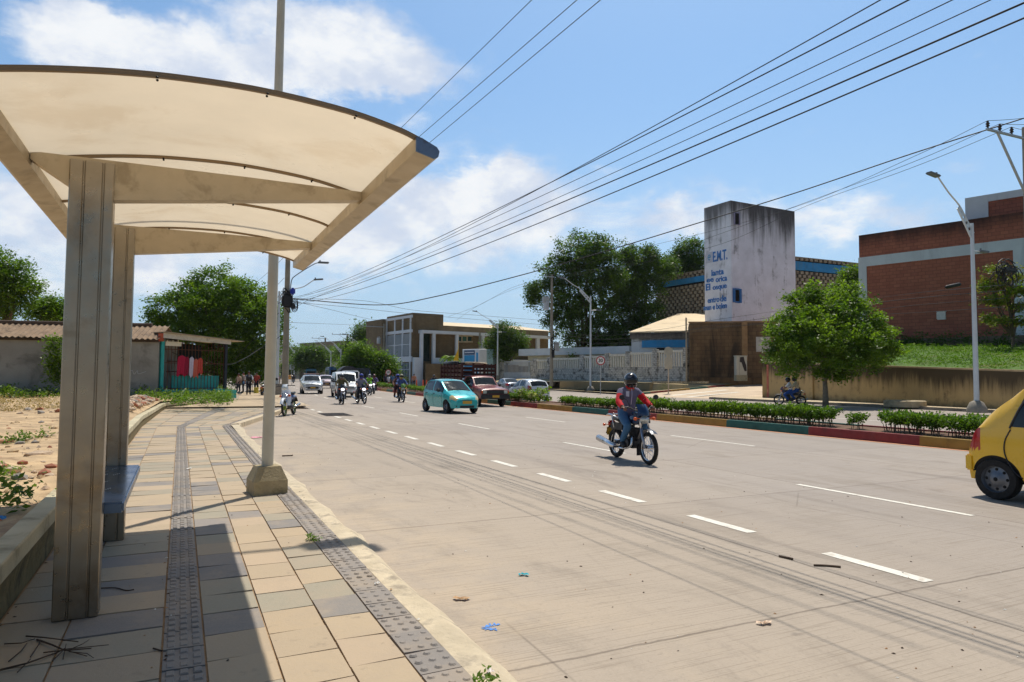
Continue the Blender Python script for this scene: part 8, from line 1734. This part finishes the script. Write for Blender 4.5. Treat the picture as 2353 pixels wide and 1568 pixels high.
tree('dark distant street tree right of the far utility pole', b, vblobs(b, 190, [(775, 815, 2.8, 0), (760, 828, 2.6, 0), (795, 825, 2.8, 0), (810, 815, 2.4, 0)]), 'mid', 360, 28, .55, .9, .3, 25)
# slender layered tree on the bank at the right edge
b = AD(2328, 846, 46); b = (b[0], b[1], b[2]-.2)
t_ = tree('slender tree with flat yellowish leaf layers on the bank at the right edge', b, [(*np.array(AD(px, py, 46))-np.array(b), r_, .22) for px, py, r_ in ((2290, 618, .9), (2330, 640, 1.0), (2280, 660, 1.0), (2335, 668, 1.1), (2290, 690, 1.1), (2340, 705, .9), (2300, 735, .9), (2340, 740, .8), (2268, 645, .6), (2272, 730, .6))], 'olive', 200, 26, .2, .2, .1, 26, m_bark, inner=.7, limbs=10)
# small palm by the office
b = AD(1035, 862, 96); o = thing('palm', 'small bushy palm in front of the brick office wall', 'palm', (b[0], b[1], .5)); zc = AD(1037, 822, 96)[2]-.5
mb = MB(); mb.tube([(0, 0, 0), (.05, 0, zc*.5), (0, 0, zc)], [.16, .13, .12], 8); mb.build('trunk', m_bark2, o, True)
mb = MB(); rr = random.Random(6)
for k in range(22):
    a = 2*pi*k/22+rr.uniform(-.1, .1); L = rr.uniform(1.4, 2.0); up_ = rr.uniform(.1, 1.3)
    for j in range(10):
        t0, t1 = j/10, (j+1)/10; f_ = lambda t: Vector((cos(a)*L*t, sin(a)*L*t, zc+up_*1.3*t-1.9*t*t)); p0, p1 = f_(t0), f_(t1); sd_ = Vector((-sin(a), cos(a), 0)); w_ = .34*(1-t0)+.04
        for sg in (1, -1): mb.add([p0[:], (p0+sd_*sg*w_-Vector((0, 0, .12)))[:], (p1+sd_*sg*w_*.7-Vector((0, 0, .14)))[:], ((p0+p1)/2)[:]], [(0, 1, 2, 3)])
mb.build('crown', LF['lime'], o)
# bushes by office and creeper
for (px, py, d, r_, lb, lf) in ((915, 862, 100, .9, 'dark creeper bush against the barred ground floor window', 'dark'), (1030, 880, 92, .6, 'low dark bush at the foot of the brick yard wall', 'dark')):
    p = AD(px, py, d); cs = crown_centers([(0, 0, .8, r_), (r_*.8, 0, .6, r_*.7), (-r_*.8, 0, .5, r_*.7)], 60, 5); o = link('bush', leaf_mesh('bush', cs, .22, 24, .22, LF[lf], seed=int(px))); o.location = (p[0], p[1], .2); tag(o, lb, 'bush')
# ================================================================ air
hm_ = bpy.data.materials.new('air'); hm_.use_nodes = True; t = NT(hm_.node_tree); t.n.clear(); pv_ = t.node('ShaderNodeVolumePrincipled')
pv_.inputs['Color'].default_value = (.86, .92, 1.0, 1); pv_.inputs['Density'].default_value = .00009; pv_.inputs['Anisotropy'].default_value = .2
t.l.new(pv_.outputs[0], t.node('ShaderNodeOutputMaterial').inputs['Volume'])
mb = MB(); mb.box((-3100, -650, -12.0), (3100, 3400, 125)); hz_o = mb.build('haze', hm_); hz_o['kind'] = 'stuff'
